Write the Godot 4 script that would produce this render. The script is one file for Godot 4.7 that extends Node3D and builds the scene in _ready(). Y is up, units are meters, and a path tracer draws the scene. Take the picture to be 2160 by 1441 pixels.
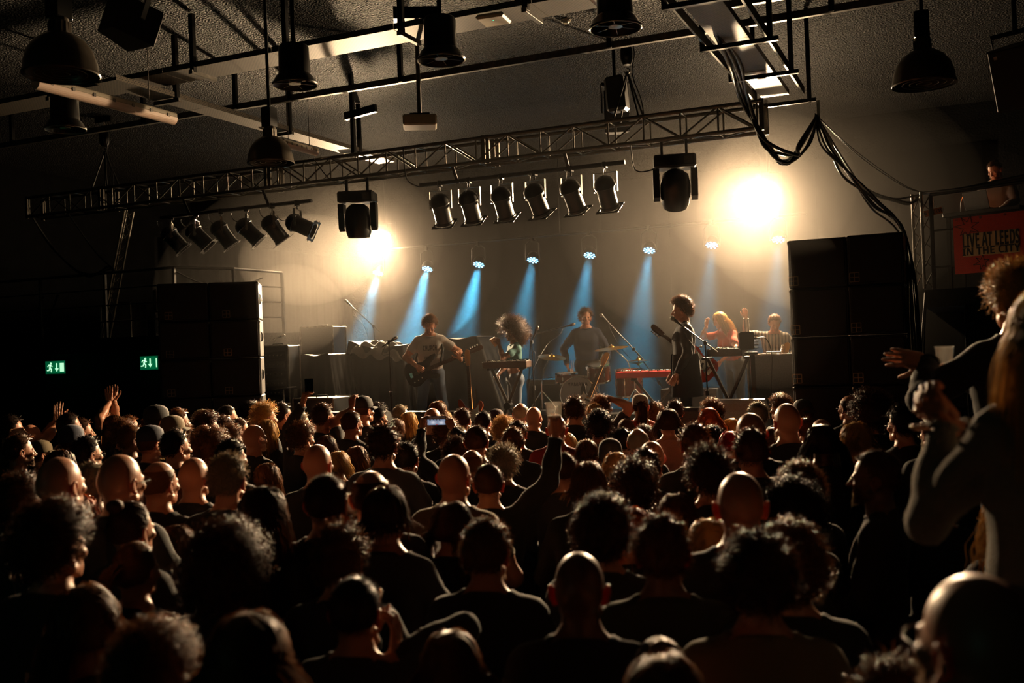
extends Node3D
# A concert in a small hall, seen over the crowd from the audience floor. Metres, y up; the stage lies towards -z and the camera stands at x = 0, z = 0.

const FLOOD_A := Vector3(-10.08, 4.5, -16.7)
const FLOOD_B := Vector3(-2.55, 4.56, -15.71)
const PAR_Y := 3.86
const PAR_Z := -16.8
const FLOOD_COLOR := Color(1.0, 0.85, 0.66)
const BLUE := Color(0.3, 0.76, 0.95)

var M := {}
var taken := {}
var rng := RandomNumberGenerator.new()

func _ready() -> void:
	rng.seed = 20231
	camera_and_air()
	make_materials()
	stage_lamps()
	rear_fill()
	structure()
	ceiling_fittings()
	truss_and_lights()
	public_address()
	balconies()
	backline()
	band()
	crowd()
	cables()

func camera_and_air() -> void:
	var cam := Camera3D.new()
	cam.name = "camera"
	add_child(cam)
	cam.position = Vector3(0, 2.35, 0)
	cam.rotation = Vector3(deg_to_rad(0.12), deg_to_rad(24.0), deg_to_rad(-2.2))
	cam.near = 0.05
	cam.far = 100.0
	var at := CameraAttributesPhysical.new()
	at.frustum_focal_length = 35.0
	at.frustum_focus_distance = 11.0
	at.exposure_aperture = 2.2
	cam.attributes = at
	cam.fov = 37.87
	cam.current = true
	var we := WorldEnvironment.new()
	we.name = "environment"
	var e := Environment.new()
	e.background_mode = Environment.BG_COLOR
	e.background_color = Color.BLACK
	e.tonemap_mode = Environment.TONE_MAPPER_LINEAR
	e.tonemap_exposure = 1.12
	e.sdfgi_enabled = true
	e.ssao_enabled = true
	e.ssil_enabled = true
	e.volumetric_fog_enabled = true
	e.volumetric_fog_density = 0.0
	we.environment = e
	add_child(we)
	# the two floods hung upstage: a broad beam down on the crowd, and the spill that fills the smoke round the lamp
	for f in [FLOOD_A, FLOOD_B]:
		var l := SpotLight3D.new()
		l.name = "flood_beam"
		l.light_color = FLOOD_COLOR
		l.light_energy = 295.0 if f == FLOOD_A else 320.0
		l.light_size = 0.09
		l.spot_angle = 45.0
		l.spot_angle_attenuation = 1.0
		l.spot_range = 40.0
		l.spot_attenuation = 2.0
		l.shadow_enabled = true
		add_child(l, true)
		l.look_at_from_position(f + Vector3(0, 0, 0.06), f + Vector3(-0.15 if f == FLOOD_B else 0.3, -0.42, 1), Vector3.UP)
		var o := OmniLight3D.new()
		o.name = "flood_spill"
		o.light_color = FLOOD_COLOR
		o.light_energy = 9.0 if f == FLOOD_A else 12.0
		o.light_size = 0.1
		o.omni_range = 40.0
		o.omni_attenuation = 2.0
		o.shadow_enabled = true
		add_child(o, true)
		o.position = f + Vector3(0, 0, 0.14)
	# the haze that hangs over the stage
	fog("stage_haze", Vector3(-5.3, 3.35, -13.75), Vector3(13.6, 4.66, 8.3), RenderingServer.FOG_VOLUME_SHAPE_ELLIPSOID, 0.0042, "thin warm haze hanging over the whole stage")
	for f in [[FLOOD_A, 0.3], [FLOOD_B, -0.1]]:
		var where: String = "over the draped gear" if f[0] == FLOOD_A else "beside the tall speakers"
		fog("smoke_cloud", f[0] + Vector3(f[1], -0.5, 1.5), Vector3(5.4, 3.8, 4.6), RenderingServer.FOG_VOLUME_SHAPE_ELLIPSOID, 0.009, "wide bright smoke round the flood lamp " + where)
		fog("smoke_cloud", f[0] + Vector3(f[1] * 0.5, -0.1, 0.7), Vector3(2.8, 2.4, 2.4), RenderingServer.FOG_VOLUME_SHAPE_ELLIPSOID, 0.02, "dense glowing smoke close to the flood lamp " + where)
	for c in [[Vector3(-9.7, 3.85, -13.6), Vector3(2.4, 1.5, 1.8), 0.04, "high wisp of smoke beside the far flood lamp"], [Vector3(-9.6, 3.0, -13.0), Vector3(1.7, 1.5, 1.6), 0.04, "low wisp of smoke above the rack"], [Vector3(-1.3, 3.95, -12.9), Vector3(3.4, 2.8, 3.0), 0.022, "wisp of smoke above the tall speakers"], [Vector3(-1.65, 2.7, -9.9), Vector3(1.5, 1.8, 1.0), 0.02, "thin wisp of smoke before the tall speakers"]]:
		fog("smoke_cloud", c[0], c[1], RenderingServer.FOG_VOLUME_SHAPE_ELLIPSOID, c[2], c[3])

func fog(called: String, at: Vector3, size: Vector3, shape: int, density: float, label: String, turn := 0.0) -> void:
	var v := FogVolume.new()
	v.name = numbered(called)
	v.shape = shape
	v.size = size
	var m := FogMaterial.new()
	m.density = density
	m.albedo = Color(0.9, 0.88, 0.85)
	v.material = m
	v.set_meta("kind", "stuff")
	v.set_meta("label", label)
	v.set_meta("category", "haze")
	v.set_meta("group", "smoke over the stage")
	add_child(v)
	v.position = at
	v.rotation.y = turn

# ---------------------------------------------------------------- helpers

func numbered(called: String) -> String:
	var n: int = taken.get(called, 0)
	taken[called] = n + 1
	return called if n == 0 else "%s_%03d" % [called, n]

func mb() -> SurfaceTool:
	var st := SurfaceTool.new()
	st.begin(Mesh.PRIMITIVE_TRIANGLES)
	return st

func obj(called: String, st: Variant, m: Material, parent: Node = self) -> MeshInstance3D:
	var o := MeshInstance3D.new()
	o.name = numbered(called) if parent == self else called
	o.mesh = st.commit() if st is SurfaceTool else st
	o.material_override = m
	parent.add_child(o, true)
	return o

func tag(o: Node, label: String, category: String, group := "", kind := "") -> Node:
	if label: o.set_meta("label", label)
	if category: o.set_meta("category", category)
	if group: o.set_meta("group", group)
	if kind: o.set_meta("kind", kind)
	return o

func thing(called: String, label: String, category: String, at := Vector3.ZERO, turn := 0.0, group := "") -> Node3D:
	var o := Node3D.new()
	o.name = numbered(called)
	add_child(o)
	o.position = at
	o.rotation.y = turn
	tag(o, label, category, group)
	return o

func struct(called: String, st: Variant, m: Material, label: String, category: String) -> MeshInstance3D:
	var o := obj(called, st, m)
	tag(o, label, category, "", "structure")
	return o

func dup(root: Node3D, at: Vector3, turn := 0.0, label := "") -> Node3D:
	var r: Node3D = root.duplicate()
	r.name = numbered(String(root.name).rstrip("0123456789").trim_suffix("_"))
	add_child(r)
	r.position = at
	r.rotation.y = turn
	if label: r.set_meta("label", label)
	return r

func tri(st: SurfaceTool, a: Vector3, b: Vector3, c: Vector3, na: Vector3, nb: Vector3, nc: Vector3, ua := Vector2.ZERO, ub := Vector2.ZERO, uc := Vector2.ZERO) -> void:
	# front faces run clockwise
	if (b - a).cross(c - a).dot(na + nb + nc) > 0.0:
		var t := b; b = c; c = t
		var n := nb; nb = nc; nc = n
		var u := ub; ub = uc; uc = u
	st.set_normal(na); st.set_uv(ua); st.add_vertex(a)
	st.set_normal(nb); st.set_uv(ub); st.add_vertex(b)
	st.set_normal(nc); st.set_uv(uc); st.add_vertex(c)

func quad(st: SurfaceTool, a: Vector3, b: Vector3, c: Vector3, d: Vector3) -> void:
	var n := (b - a).cross(c - a).normalized()
	tri(st, a, b, c, n, n, n, Vector2(0, 0), Vector2(1, 0), Vector2(1, 1))
	tri(st, a, c, d, n, n, n, Vector2(0, 0), Vector2(1, 1), Vector2(0, 1))

func box(st: SurfaceTool, c: Vector3, s: Vector3, b := Basis(), cut := 0.0) -> void:
	# a box; with cut > 0 its edges are chamfered
	var h := s * 0.5
	if cut <= 0.0:
		for ax in 3:
			for sg in [-1.0, 1.0]:
				var n := Vector3.ZERO; n[ax] = sg
				var u := Vector3.ZERO; u[(ax + 1) % 3] = h[(ax + 1) % 3]
				var v := Vector3.ZERO; v[(ax + 2) % 3] = h[(ax + 2) % 3]
				var m := n * h[ax]
				var nn := b * n
				var p := [c + b * (m - u - v), c + b * (m + u - v), c + b * (m + u + v), c + b * (m - u + v)]
				tri(st, p[0], p[1], p[2], nn, nn, nn, Vector2(0, 1), Vector2(1, 1), Vector2(1, 0))
				tri(st, p[0], p[2], p[3], nn, nn, nn, Vector2(0, 1), Vector2(1, 0), Vector2(0, 0))
		return
	var k := minf(cut, minf(h.x, minf(h.y, h.z)) * 0.9)
	for ax in 3:
		for sg in [-1.0, 1.0]:
			var n := Vector3.ZERO; n[ax] = sg
			var a1 := (ax + 1) % 3
			var a2 := (ax + 2) % 3
			var u := Vector3.ZERO; u[a1] = h[a1] - k
			var v := Vector3.ZERO; v[a2] = h[a2] - k
			var m := n * h[ax]
			var nn := b * n
			var p := [c + b * (m - u - v), c + b * (m + u - v), c + b * (m + u + v), c + b * (m - u + v)]
			tri(st, p[0], p[1], p[2], nn, nn, nn)
			tri(st, p[0], p[2], p[3], nn, nn, nn)
			# the chamfer towards +-a1 (each of the 12 edges once)
			for s1 in [-1.0, 1.0]:
				var e := Vector3.ZERO; e[ax] = sg * h[ax]; e[a1] = s1 * (h[a1] - k)
				var g := Vector3.ZERO; g[ax] = sg * (h[ax] - k); g[a1] = s1 * h[a1]
				var w := Vector3.ZERO; w[a2] = h[a2] - k
				var en := Vector3.ZERO; en[ax] = sg; en[a1] = s1
				en = b * en.normalized()
				tri(st, c + b * (e - w), c + b * (e + w), c + b * (g + w), en, en, en)
				tri(st, c + b * (e - w), c + b * (g + w), c + b * (g - w), en, en, en)
	for i in 8:
		var sx := -1.0 if i & 1 else 1.0
		var sy := -1.0 if i & 2 else 1.0
		var sz := -1.0 if i & 4 else 1.0
		var n3 := b * Vector3(sx, sy, sz).normalized()
		tri(st, c + b * Vector3(sx * h.x, sy * (h.y - k), sz * (h.z - k)), c + b * Vector3(sx * (h.x - k), sy * h.y, sz * (h.z - k)), c + b * Vector3(sx * (h.x - k), sy * (h.y - k), sz * h.z), n3, n3, n3)

func frame_of(d: Vector3) -> Basis:
	# a basis whose y runs along d
	var y := d.normalized()
	var x := y.cross(Vector3(0, 0, 1) if absf(y.z) < 0.9 else Vector3(1, 0, 0)).normalized()
	return Basis(x, y, x.cross(y))

func bar(st: SurfaceTool, a: Vector3, b: Vector3, w: float, d: float, cut := 0.0) -> void:
	# a rectangular bar from a to b
	box(st, (a + b) * 0.5, Vector3(w, a.distance_to(b), d), frame_of(b - a), cut)

func tube(st: SurfaceTool, pts: Array, radius: Variant, sides := 8, caps := true) -> void:
	# a round tube along pts; radius is a number or one per point
	var n := pts.size()
	var rings := []
	var x := Vector3.ZERO
	for i in n:
		var d: Vector3 = (pts[mini(i + 1, n - 1)] - pts[maxi(i - 1, 0)]).normalized()
		if i == 0:
			x = frame_of(d).x
		else:
			x = (x - d * x.dot(d)).normalized()
		var z := x.cross(d)
		var r: float = radius[i] if radius is Array else radius
		var ring := []
		for k in sides:
			var t := TAU * k / sides
			var nn := x * cos(t) + z * sin(t)
			ring.append([pts[i] + nn * r, nn])
		rings.append(ring)
	for i in n - 1:
		for k in sides:
			var p: Array = rings[i][k]
			var q: Array = rings[i][(k + 1) % sides]
			var u: Array = rings[i + 1][k]
			var v: Array = rings[i + 1][(k + 1) % sides]
			tri(st, p[0], q[0], v[0], p[1], q[1], v[1])
			tri(st, p[0], v[0], u[0], p[1], v[1], u[1])
	if caps:
		for e in [0, n - 1]:
			var d: Vector3 = (pts[0] - pts[1] if e == 0 else pts[n - 1] - pts[n - 2]).normalized()
			for k in sides:
				tri(st, pts[e], rings[e][k][0], rings[e][(k + 1) % sides][0], d, d, d)

func lathe(st: SurfaceTool, prof: Array, segs: int, x: Transform3D, sharp := 40.0, arc := TAU) -> void:
	# turns the profile of Vector2(radius, height) about the y axis of x
	var n := prof.size()
	var fn := []
	for i in n - 1:
		var d: Vector2 = (prof[i + 1] - prof[i]).normalized()
		fn.append(Vector2(d.y, -d.x))
	for i in n - 1:
		var n0: Vector2 = fn[i]
		var n1: Vector2 = fn[i]
		if i > 0 and absf(rad_to_deg(fn[i - 1].angle_to(fn[i]))) < sharp: n0 = (fn[i - 1] + fn[i]).normalized()
		if i < n - 2 and absf(rad_to_deg(fn[i].angle_to(fn[i + 1]))) < sharp: n1 = (fn[i + 1] + fn[i]).normalized()
		for k in segs:
			var a := arc * k / segs
			var b := arc * (k + 1) / segs
			var da := Vector3(cos(a), 0, sin(a))
			var db := Vector3(cos(b), 0, sin(b))
			var up := Vector3.UP
			var p0: Vector3 = x * (da * prof[i].x + up * prof[i].y)
			var p1: Vector3 = x * (db * prof[i].x + up * prof[i].y)
			var p2: Vector3 = x * (db * prof[i + 1].x + up * prof[i + 1].y)
			var p3: Vector3 = x * (da * prof[i + 1].x + up * prof[i + 1].y)
			var m0 := (x.basis * (da * n0.x + up * n0.y)).normalized()
			var m1 := (x.basis * (db * n0.x + up * n0.y)).normalized()
			var m2 := (x.basis * (db * n1.x + up * n1.y)).normalized()
			var m3 := (x.basis * (da * n1.x + up * n1.y)).normalized()
			if prof[i].x > 1e-5: tri(st, p0, p1, p2, m0, m1, m2)
			if prof[i + 1].x > 1e-5: tri(st, p0, p2, p3, m0, m2, m3)

func upright(p: Vector3) -> Transform3D:
	return Transform3D(Basis(), p)

func along(p: Vector3, d: Vector3) -> Transform3D:
	return Transform3D(frame_of(d), p)

func prism(st: SurfaceTool, poly: PackedVector2Array, depth: float, x: Transform3D) -> void:
	# poly in the xy plane of x, drawn out by depth along its z, half to each side
	var idx := Geometry2D.triangulate_polygon(poly)
	var h := depth * 0.5
	var nf := (x.basis * Vector3(0, 0, 1)).normalized()
	for i in range(0, idx.size(), 3):
		for s in [-1.0, 1.0]:
			var n: Vector3 = nf * s
			var q := []
			for k in 3:
				var v: Vector2 = poly[idx[i + k]]
				q.append(x * Vector3(v.x, v.y, h * s))
			tri(st, q[0], q[1], q[2], n, n, n)
	for i in poly.size():
		var a: Vector2 = poly[i]
		var b: Vector2 = poly[(i + 1) % poly.size()]
		var e := (b - a).normalized()
		var o := Vector2(e.y, -e.x) * (1.0 if Geometry2D.is_polygon_clockwise(poly) == false else -1.0)
		var n := (x.basis * Vector3(o.x, o.y, 0)).normalized()
		var p := [x * Vector3(a.x, a.y, -h), x * Vector3(b.x, b.y, -h), x * Vector3(b.x, b.y, h), x * Vector3(a.x, a.y, h)]
		tri(st, p[0], p[1], p[2], n, n, n)
		tri(st, p[0], p[2], p[3], n, n, n)

func bend(pts: Array, steps := 6) -> Array:
	# a smooth curve through pts
	var out := []
	for i in pts.size() - 1:
		var p0: Vector3 = pts[maxi(i - 1, 0)]
		var p3: Vector3 = pts[mini(i + 2, pts.size() - 1)]
		for k in steps:
			out.append(pts[i].cubic_interpolate(pts[i + 1], p0, p3, float(k) / steps))
	out.append(pts[-1])
	return out

func sag(a: Vector3, b: Vector3, drop: float, steps := 14) -> Array:
	var out := []
	for i in steps + 1:
		var t := float(i) / steps
		out.append(a.lerp(b, t) - Vector3(0, drop * 4.0 * t * (1.0 - t), 0))
	return out

func lettering(called: String, words: String, height: float, depth: float, m: Material, parent: Node, at: Vector3, turn := Vector3.ZERO, wide := 1.0, bold := 0) -> MeshInstance3D:
	var t := TextMesh.new()
	var f := SystemFont.new()
	f.font_names = PackedStringArray(["Droid Sans"])
	f.font_weight = 700 if bold else 400
	t.font = f
	t.text = words
	t.font_size = 64
	t.pixel_size = height / 46.0
	t.depth = depth
	t.curve_step = 2.0
	var o := MeshInstance3D.new()
	o.name = called
	o.mesh = t
	o.material_override = m
	parent.add_child(o, true)
	o.position = at
	o.rotation = turn
	o.scale = Vector3(wide, 1, 1)
	return o

func mat(c: Color, rough := 0.7, metal := 0.0) -> StandardMaterial3D:
	var m := StandardMaterial3D.new()
	m.albedo_color = c
	m.roughness = rough
	m.metallic = metal
	return m

func glow(c: Color, energy: float, base := Color(0.02, 0.02, 0.02)) -> StandardMaterial3D:
	var m := mat(base, 0.4)
	m.emission_enabled = true
	m.emission = c
	m.emission_energy_multiplier = energy
	return m

func noise_tex(freq: float, size: int, lo: Color, hi: Color, octaves := 4, kind := FastNoiseLite.TYPE_SIMPLEX_SMOOTH, s := 1) -> NoiseTexture2D:
	var n := FastNoiseLite.new()
	n.noise_type = kind
	n.frequency = freq
	n.fractal_octaves = octaves
	n.seed = s
	var t := NoiseTexture2D.new()
	t.width = size
	t.height = size
	t.seamless = true
	t.noise = n
	var g := Gradient.new()
	g.set_color(0, lo)
	g.set_color(1, hi)
	t.color_ramp = g
	return t

func normal_tex(freq: float, size: int, strength: float, octaves := 3, kind := FastNoiseLite.TYPE_SIMPLEX_SMOOTH) -> NoiseTexture2D:
	var n := FastNoiseLite.new()
	n.noise_type = kind
	n.frequency = freq
	n.fractal_octaves = octaves
	n.seed = 5
	var t := NoiseTexture2D.new()
	t.width = size
	t.height = size
	t.seamless = true
	t.as_normal_map = true
	t.bump_strength = strength
	t.noise = n
	return t

func textured(c: Color, rough: float, metal: float, tex: Texture2D, scale: float, nrm: Texture2D = null, depth := 1.0) -> StandardMaterial3D:
	var m := mat(c, rough, metal)
	m.uv1_triplanar = true
	m.uv1_world_triplanar = true
	m.uv1_scale = Vector3.ONE * scale
	if tex: m.albedo_texture = tex
	if nrm:
		m.normal_enabled = true
		m.normal_texture = nrm
		m.normal_scale = depth
	return m

func make_materials() -> void:
	var grain := noise_tex(0.05, 256, Color(0.75, 0.75, 0.75), Color(1, 1, 1))
	var dirt := noise_tex(0.01, 512, Color(0.6, 0.6, 0.6), Color(1, 1, 1), 5)
	var bumps := normal_tex(0.12, 512, 7.0, 2)
	var fine := normal_tex(0.2, 256, 3.0, 2)
	M.grain = grain
	M.fine = fine
	var stipple := noise_tex(0.2, 512, Color(1, 1, 1), Color(0.1, 0.1, 0.1), 1, FastNoiseLite.TYPE_CELLULAR, 3)
	stipple.color_ramp.add_point(0.24, Color(0.9, 0.9, 0.9))
	stipple.color_ramp.add_point(0.36, Color(0.13, 0.13, 0.13))
	M.ceiling = textured(Color(0.17, 0.162, 0.15), 0.72, 0.0, stipple, 0.42, normal_tex(0.2, 512, 7.0, 1, FastNoiseLite.TYPE_CELLULAR), 2.0)
	M.ceiling.metallic_specular = 0.35
	M.floor = textured(Color(0.1, 0.09, 0.085), 0.5, 0.0, dirt, 0.4)
	M.wall = textured(Color(0.035, 0.035, 0.035), 0.85, 0.0, dirt, 0.5, fine, 0.4)
	M.drape = textured(Color(0.022, 0.021, 0.02), 0.95, 0.0, grain, 3.0)
	M.drape.specular_mode = BaseMaterial3D.SPECULAR_DISABLED
	M.wall.metallic_specular = 0.2
	M.blackout = mat(Color(0.02, 0.02, 0.02), 1.0)
	M.blackout.specular_mode = BaseMaterial3D.SPECULAR_DISABLED
	M.deck = textured(Color(0.07, 0.065, 0.06), 0.6, 0.0, dirt, 1.0)
	M.steel = textured(Color(0.55, 0.53, 0.5), 0.38, 0.9, dirt, 2.0)
	M.galv = textured(Color(0.42, 0.4, 0.37), 0.5, 0.6, dirt, 2.0)
	M.truss = textured(Color(0.42, 0.4, 0.37), 0.4, 0.85, grain, 4.0)
	M.black = textured(Color(0.035, 0.035, 0.035), 0.45, 0.0, grain, 6.0)
	M.blackmetal = textured(Color(0.05, 0.05, 0.05), 0.3, 0.5, grain, 6.0)
	M.cabinet = textured(Color(0.06, 0.058, 0.055), 0.62, 0.0, grain, 8.0, fine, 0.5)
	M.grille = textured(Color(0.05, 0.05, 0.05), 0.5, 0.3, grain, 30.0, fine, 1.0)
	M.rubber = mat(Color(0.03, 0.03, 0.03), 0.55)
	M.cable = mat(Color(0.04, 0.038, 0.035), 0.4)
	M.chrome = mat(Color(0.8, 0.8, 0.78), 0.18, 1.0)
	M.brass = mat(Color(0.75, 0.58, 0.28), 0.3, 1.0)
	M.white = mat(Color(0.75, 0.73, 0.7), 0.5)
	M.cream = mat(Color(0.62, 0.58, 0.5), 0.45)
	M.case_grey = textured(Color(0.22, 0.22, 0.22), 0.5, 0.1, grain, 3.0)
	M.gloss = mat(Color(0.035, 0.034, 0.033), 0.33)
	M.glossblack = mat(Color(0.015, 0.015, 0.015), 0.08)
	M.teal = mat(Color(0.1, 0.4, 0.4), 0.4)
	M.sheet_pale = textured(Color(0.6, 0.6, 0.6), 0.4, 0.0, grain, 5.0)
	M.glass = mat(Color(1, 1, 1, 0.08), 0.05)
	M.glass.transparency = BaseMaterial3D.TRANSPARENCY_ALPHA

# ---------------------------------------------------------------- the hall

func slab(called: String, lo: Vector3, hi: Vector3, m: Material, label: String, category: String) -> MeshInstance3D:
	var st := mb()
	box(st, (lo + hi) * 0.5, hi - lo)
	return struct(called, st, m, label, category)

const DECK := 1.0

func structure() -> void:
	slab("floor", Vector3(-16.2, -0.2, -18.2), Vector3(4.2, 0, 7.2), M.floor, "dark scuffed hall floor under the crowd", "floor")
	slab("ceiling", Vector3(-16.2, 6.0, -18.2), Vector3(4.2, 6.2, 7.2), M.ceiling, "dark stippled spray-textured ceiling over the hall", "ceiling")
	slab("wall_back", Vector3(-16.2, 0, -18.2), Vector3(4.2, 6, -18.0), M.wall, "dark wall behind the stage", "wall")
	slab("wall_left", Vector3(-16.2, 0, -18.0), Vector3(-16.0, 6, 7.0), M.wall, "black side wall beyond the balcony", "wall")
	slab("wall_right", Vector3(4.0, 0, -18.0), Vector3(4.2, 6, 7.0), M.wall, "black side wall behind the raised platform", "wall")
	slab("wall_rear", Vector3(-16.2, 0, 7.0), Vector3(4.2, 6, 7.2), M.wall, "dark wall at the rear of the hall", "wall")
	# the walls under the two balconies, either side of the stage
	slab("wall_under_balcony", Vector3(-16.0, 0, -11.75), Vector3(-10.0, 2.45, -11.5), M.wall, "black wall with two exit signs under the railed balcony", "wall")
	slab("wall_wing", Vector3(0.1, 0, -12.2), Vector3(4.0, 2.6, -12.0), M.wall, "black wall under the balcony with the orange banner", "wall")
	# the stage
	var st := mb()
	box(st, Vector3(-5.55, DECK - 0.06, -14.73), Vector3(10.9, 0.12, 6.46))
	box(st, Vector3(-4.8, DECK - 0.06, -11.08), Vector3(6.3, 0.12, 0.84))
	struct("floor_stage", st, M.deck, "black stage deck the band plays on", "stage")
	st = mb()
	box(st, Vector3(-5.55, 0.44, -14.75), Vector3(10.8, 0.88, 6.4))
	box(st, Vector3(-4.8, 0.44, -11.1), Vector3(6.24, 0.88, 0.84))
	struct("wall_stage_front", st, M.drape, "black skirt round the stage", "stage")
	# black drapes on the back wall: one pleated cloth a length
	for i in 9:
		st = mb()
		var x0 := -11.2 + i * 1.3
		for k in 26:
			var a0 := x0 + k * 0.05
			var z0 := -17.8 + 0.02 * sin(k * 0.6 + i)
			var z1 := -17.8 + 0.02 * sin((k + 1) * 0.6 + i)
			var n0 := Vector3(-cos(k * 0.6 + i) * 0.2, 0, 1).normalized()
			var n1 := Vector3(-cos((k + 1) * 0.6 + i) * 0.2, 0, 1).normalized()
			var p := [Vector3(a0, DECK + 0.02, z0), Vector3(a0 + 0.05, DECK + 0.02, z1), Vector3(a0 + 0.05, 5.3, z1), Vector3(a0, 5.3, z0)]
			tri(st, p[0], p[1], p[2], n0, n1, n1)
			tri(st, p[0], p[2], p[3], n0, n1, n0)
		tag(obj("stage_drape", st, M.drape), "black drape hung on the back wall behind %s" % ["the grey boxes", "the rack and flood lamp", "the draped amplifiers", "the guitarist", "the keyboard player", "the drum kit", "the red keyboard", "the singer", "the tall speakers"][i], "curtain", "drapes behind the stage")
	# an added curtain, hung and cut to keep stage light off the balcony
	st = mb()
	for k in 112:
		var a := -17.6 + k * 0.05
		var x0 := -11.45 + 0.02 * sin(k * 1.25)
		var x1 := -11.45 + 0.02 * sin((k + 1) * 1.25)
		var n0 := Vector3(1, 0, -cos(k * 1.25) * 0.3).normalized()
		var n1 := Vector3(1, 0, -cos((k + 1) * 1.25) * 0.3).normalized()
		var y0 := 0.02 if a < -14.1 else 2.69
		var p := [Vector3(x0, y0, a), Vector3(x1, y0, a + 0.05), Vector3(x1, 4.25, a + 0.05), Vector3(x0, 4.25, a)]
		tri(st, p[0], p[1], p[2], n0, n1, n1)
		tri(st, p[0], p[2], p[3], n0, n1, n0)
	tag(obj("added_shade_curtain", st, M.blackout), "tall black curtain added to shade the balcony from the stage", "curtain")
	# the step along the wall where some of the crowd stand higher
	st = mb()
	box(st, Vector3(0.25, 0.36, -2.6), Vector3(0.75, 0.72, 0.62), Basis(), 0.01)
	struct("floor_platform", st, M.deck, "black staging block under the woman in the knitted jumper", "platform")
	st = mb()
	box(st, Vector3(0.28, 0.36, -4.72), Vector3(0.75, 0.72, 0.62), Basis(), 0.01)
	struct("floor_platform", st, M.deck, "black staging block under the leather jacket", "platform")

func exit_sign(at: Vector3, size: Vector2, whole: bool, label: String) -> void:
	var t := thing("exit_sign", label, "exit sign", at, 0.0, "exit signs")
	var st := mb()
	box(st, Vector3(0, 0, 0.02), Vector3(size.x + 0.03, size.y + 0.03, 0.05), Basis(), 0.006)
	obj("housing", st, M.case_grey, t)
	st = mb()
	box(st, Vector3(0, 0, 0.048), Vector3(size.x, size.y, 0.012))
	obj("sign_panel", st, glow(Color(0.0, 0.3, 0.18), 0.9, Color(0.0, 0.25, 0.15)), t)
	var white := glow(Color(0.72, 0.95, 0.78), 0.95, Color(0.8, 0.8, 0.8))
	var s := size.y
	# the running figure
	st = mb()
	var o := Vector3(-size.x * 0.26, 0, 0.058)
	lathe(st, [Vector2(0, -0.003), Vector2(s * 0.085, -0.003), Vector2(s * 0.085, 0.003), Vector2(0, 0.003)], 14, Transform3D(Basis(Vector3.RIGHT, PI / 2), o + Vector3(s * 0.12, s * 0.31, 0)))
	for l in [[[0.08, 0.2], [-0.02, -0.05], 0.15], [[0.08, 0.18], [0.26, 0.08], 0.07], [[0.06, 0.2], [-0.12, 0.2], 0.07], [[-0.12, 0.2], [-0.24, 0.06], 0.07], [[0.0, -0.05], [0.16, -0.14], 0.09], [[0.16, -0.14], [0.12, -0.36], 0.08], [[-0.02, -0.05], [-0.1, -0.22], 0.09], [[-0.1, -0.22], [-0.32, -0.24], 0.08]]:
		bar(st, o + Vector3(l[0][0], l[0][1], 0) * s, o + Vector3(l[1][0], l[1][1], 0) * s, l[2] * s, 0.006)
	obj("running_figure", st, white, t)
	st = mb()
	var c := Vector3(size.x * 0.09, 0, 0.058)
	bar(st, c + Vector3(0, s * 0.33, 0), c + Vector3(0, -s * 0.1, 0), s * 0.1, 0.006)
	prism(st, PackedVector2Array([Vector2(-s * 0.2, -s * 0.08), Vector2(0, -s * 0.33), Vector2(s * 0.2, -s * 0.08)]), 0.006, upright(c))
	obj("arrow", st, white, t)
	st = mb()
	var dw := size.x * 0.2 if whole else size.x * 0.05
	box(st, Vector3(size.x * (0.36 if whole else 0.45), 0, 0.058), Vector3(dw, s * 0.68, 0.006))
	obj("doorway", st, white, t)
	var l := OmniLight3D.new()
	l.light_color = Color(0.1, 0.75, 0.45)
	l.light_energy = 0.02
	l.light_size = 0.12
	l.omni_range = 12.0
	l.omni_attenuation = 2.0
	l.shadow_enabled = true
	l.name = "exit_sign_light"
	t.add_child(l)
	l.position = Vector3(0, 0, 0.15)

func rear_fill() -> void:
	# added fill lamp on the unseen rear wall, lifting the backs of the crowd
	var t := thing("added_fill_lamp", "dim greenish fill lamp added on the rear wall of the hall", "strip light", Vector3(-5.5, 2.6, 6.9))
	var st := mb()
	box(st, Vector3(0, 0.05, 0.04), Vector3(5.0, 0.12, 0.08), Basis(), 0.01)
	obj("housing", st, M.blackmetal, t)
	st = mb()
	box(st, Vector3(0, 0.05, -0.006), Vector3(4.9, 0.08, 0.01))
	obj("diffuser", st, glow(Color(0.5, 0.85, 0.7), 0.5), t)
	var l := AreaLight3D.new()
	l.name = "rear_fill_light"
	l.area_size = Vector2(4.9, 0.1)
	l.light_color = Color(0.6, 0.95, 0.8)
	l.light_energy = 0.6
	l.shadow_enabled = true
	l.set("area_range", 40.0)
	t.add_child(l)
	l.position = Vector3(0, 0.05, -0.03)

# ---------------------------------------------------------------- lamps upstage: two floods and eight round LED pars

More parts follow.
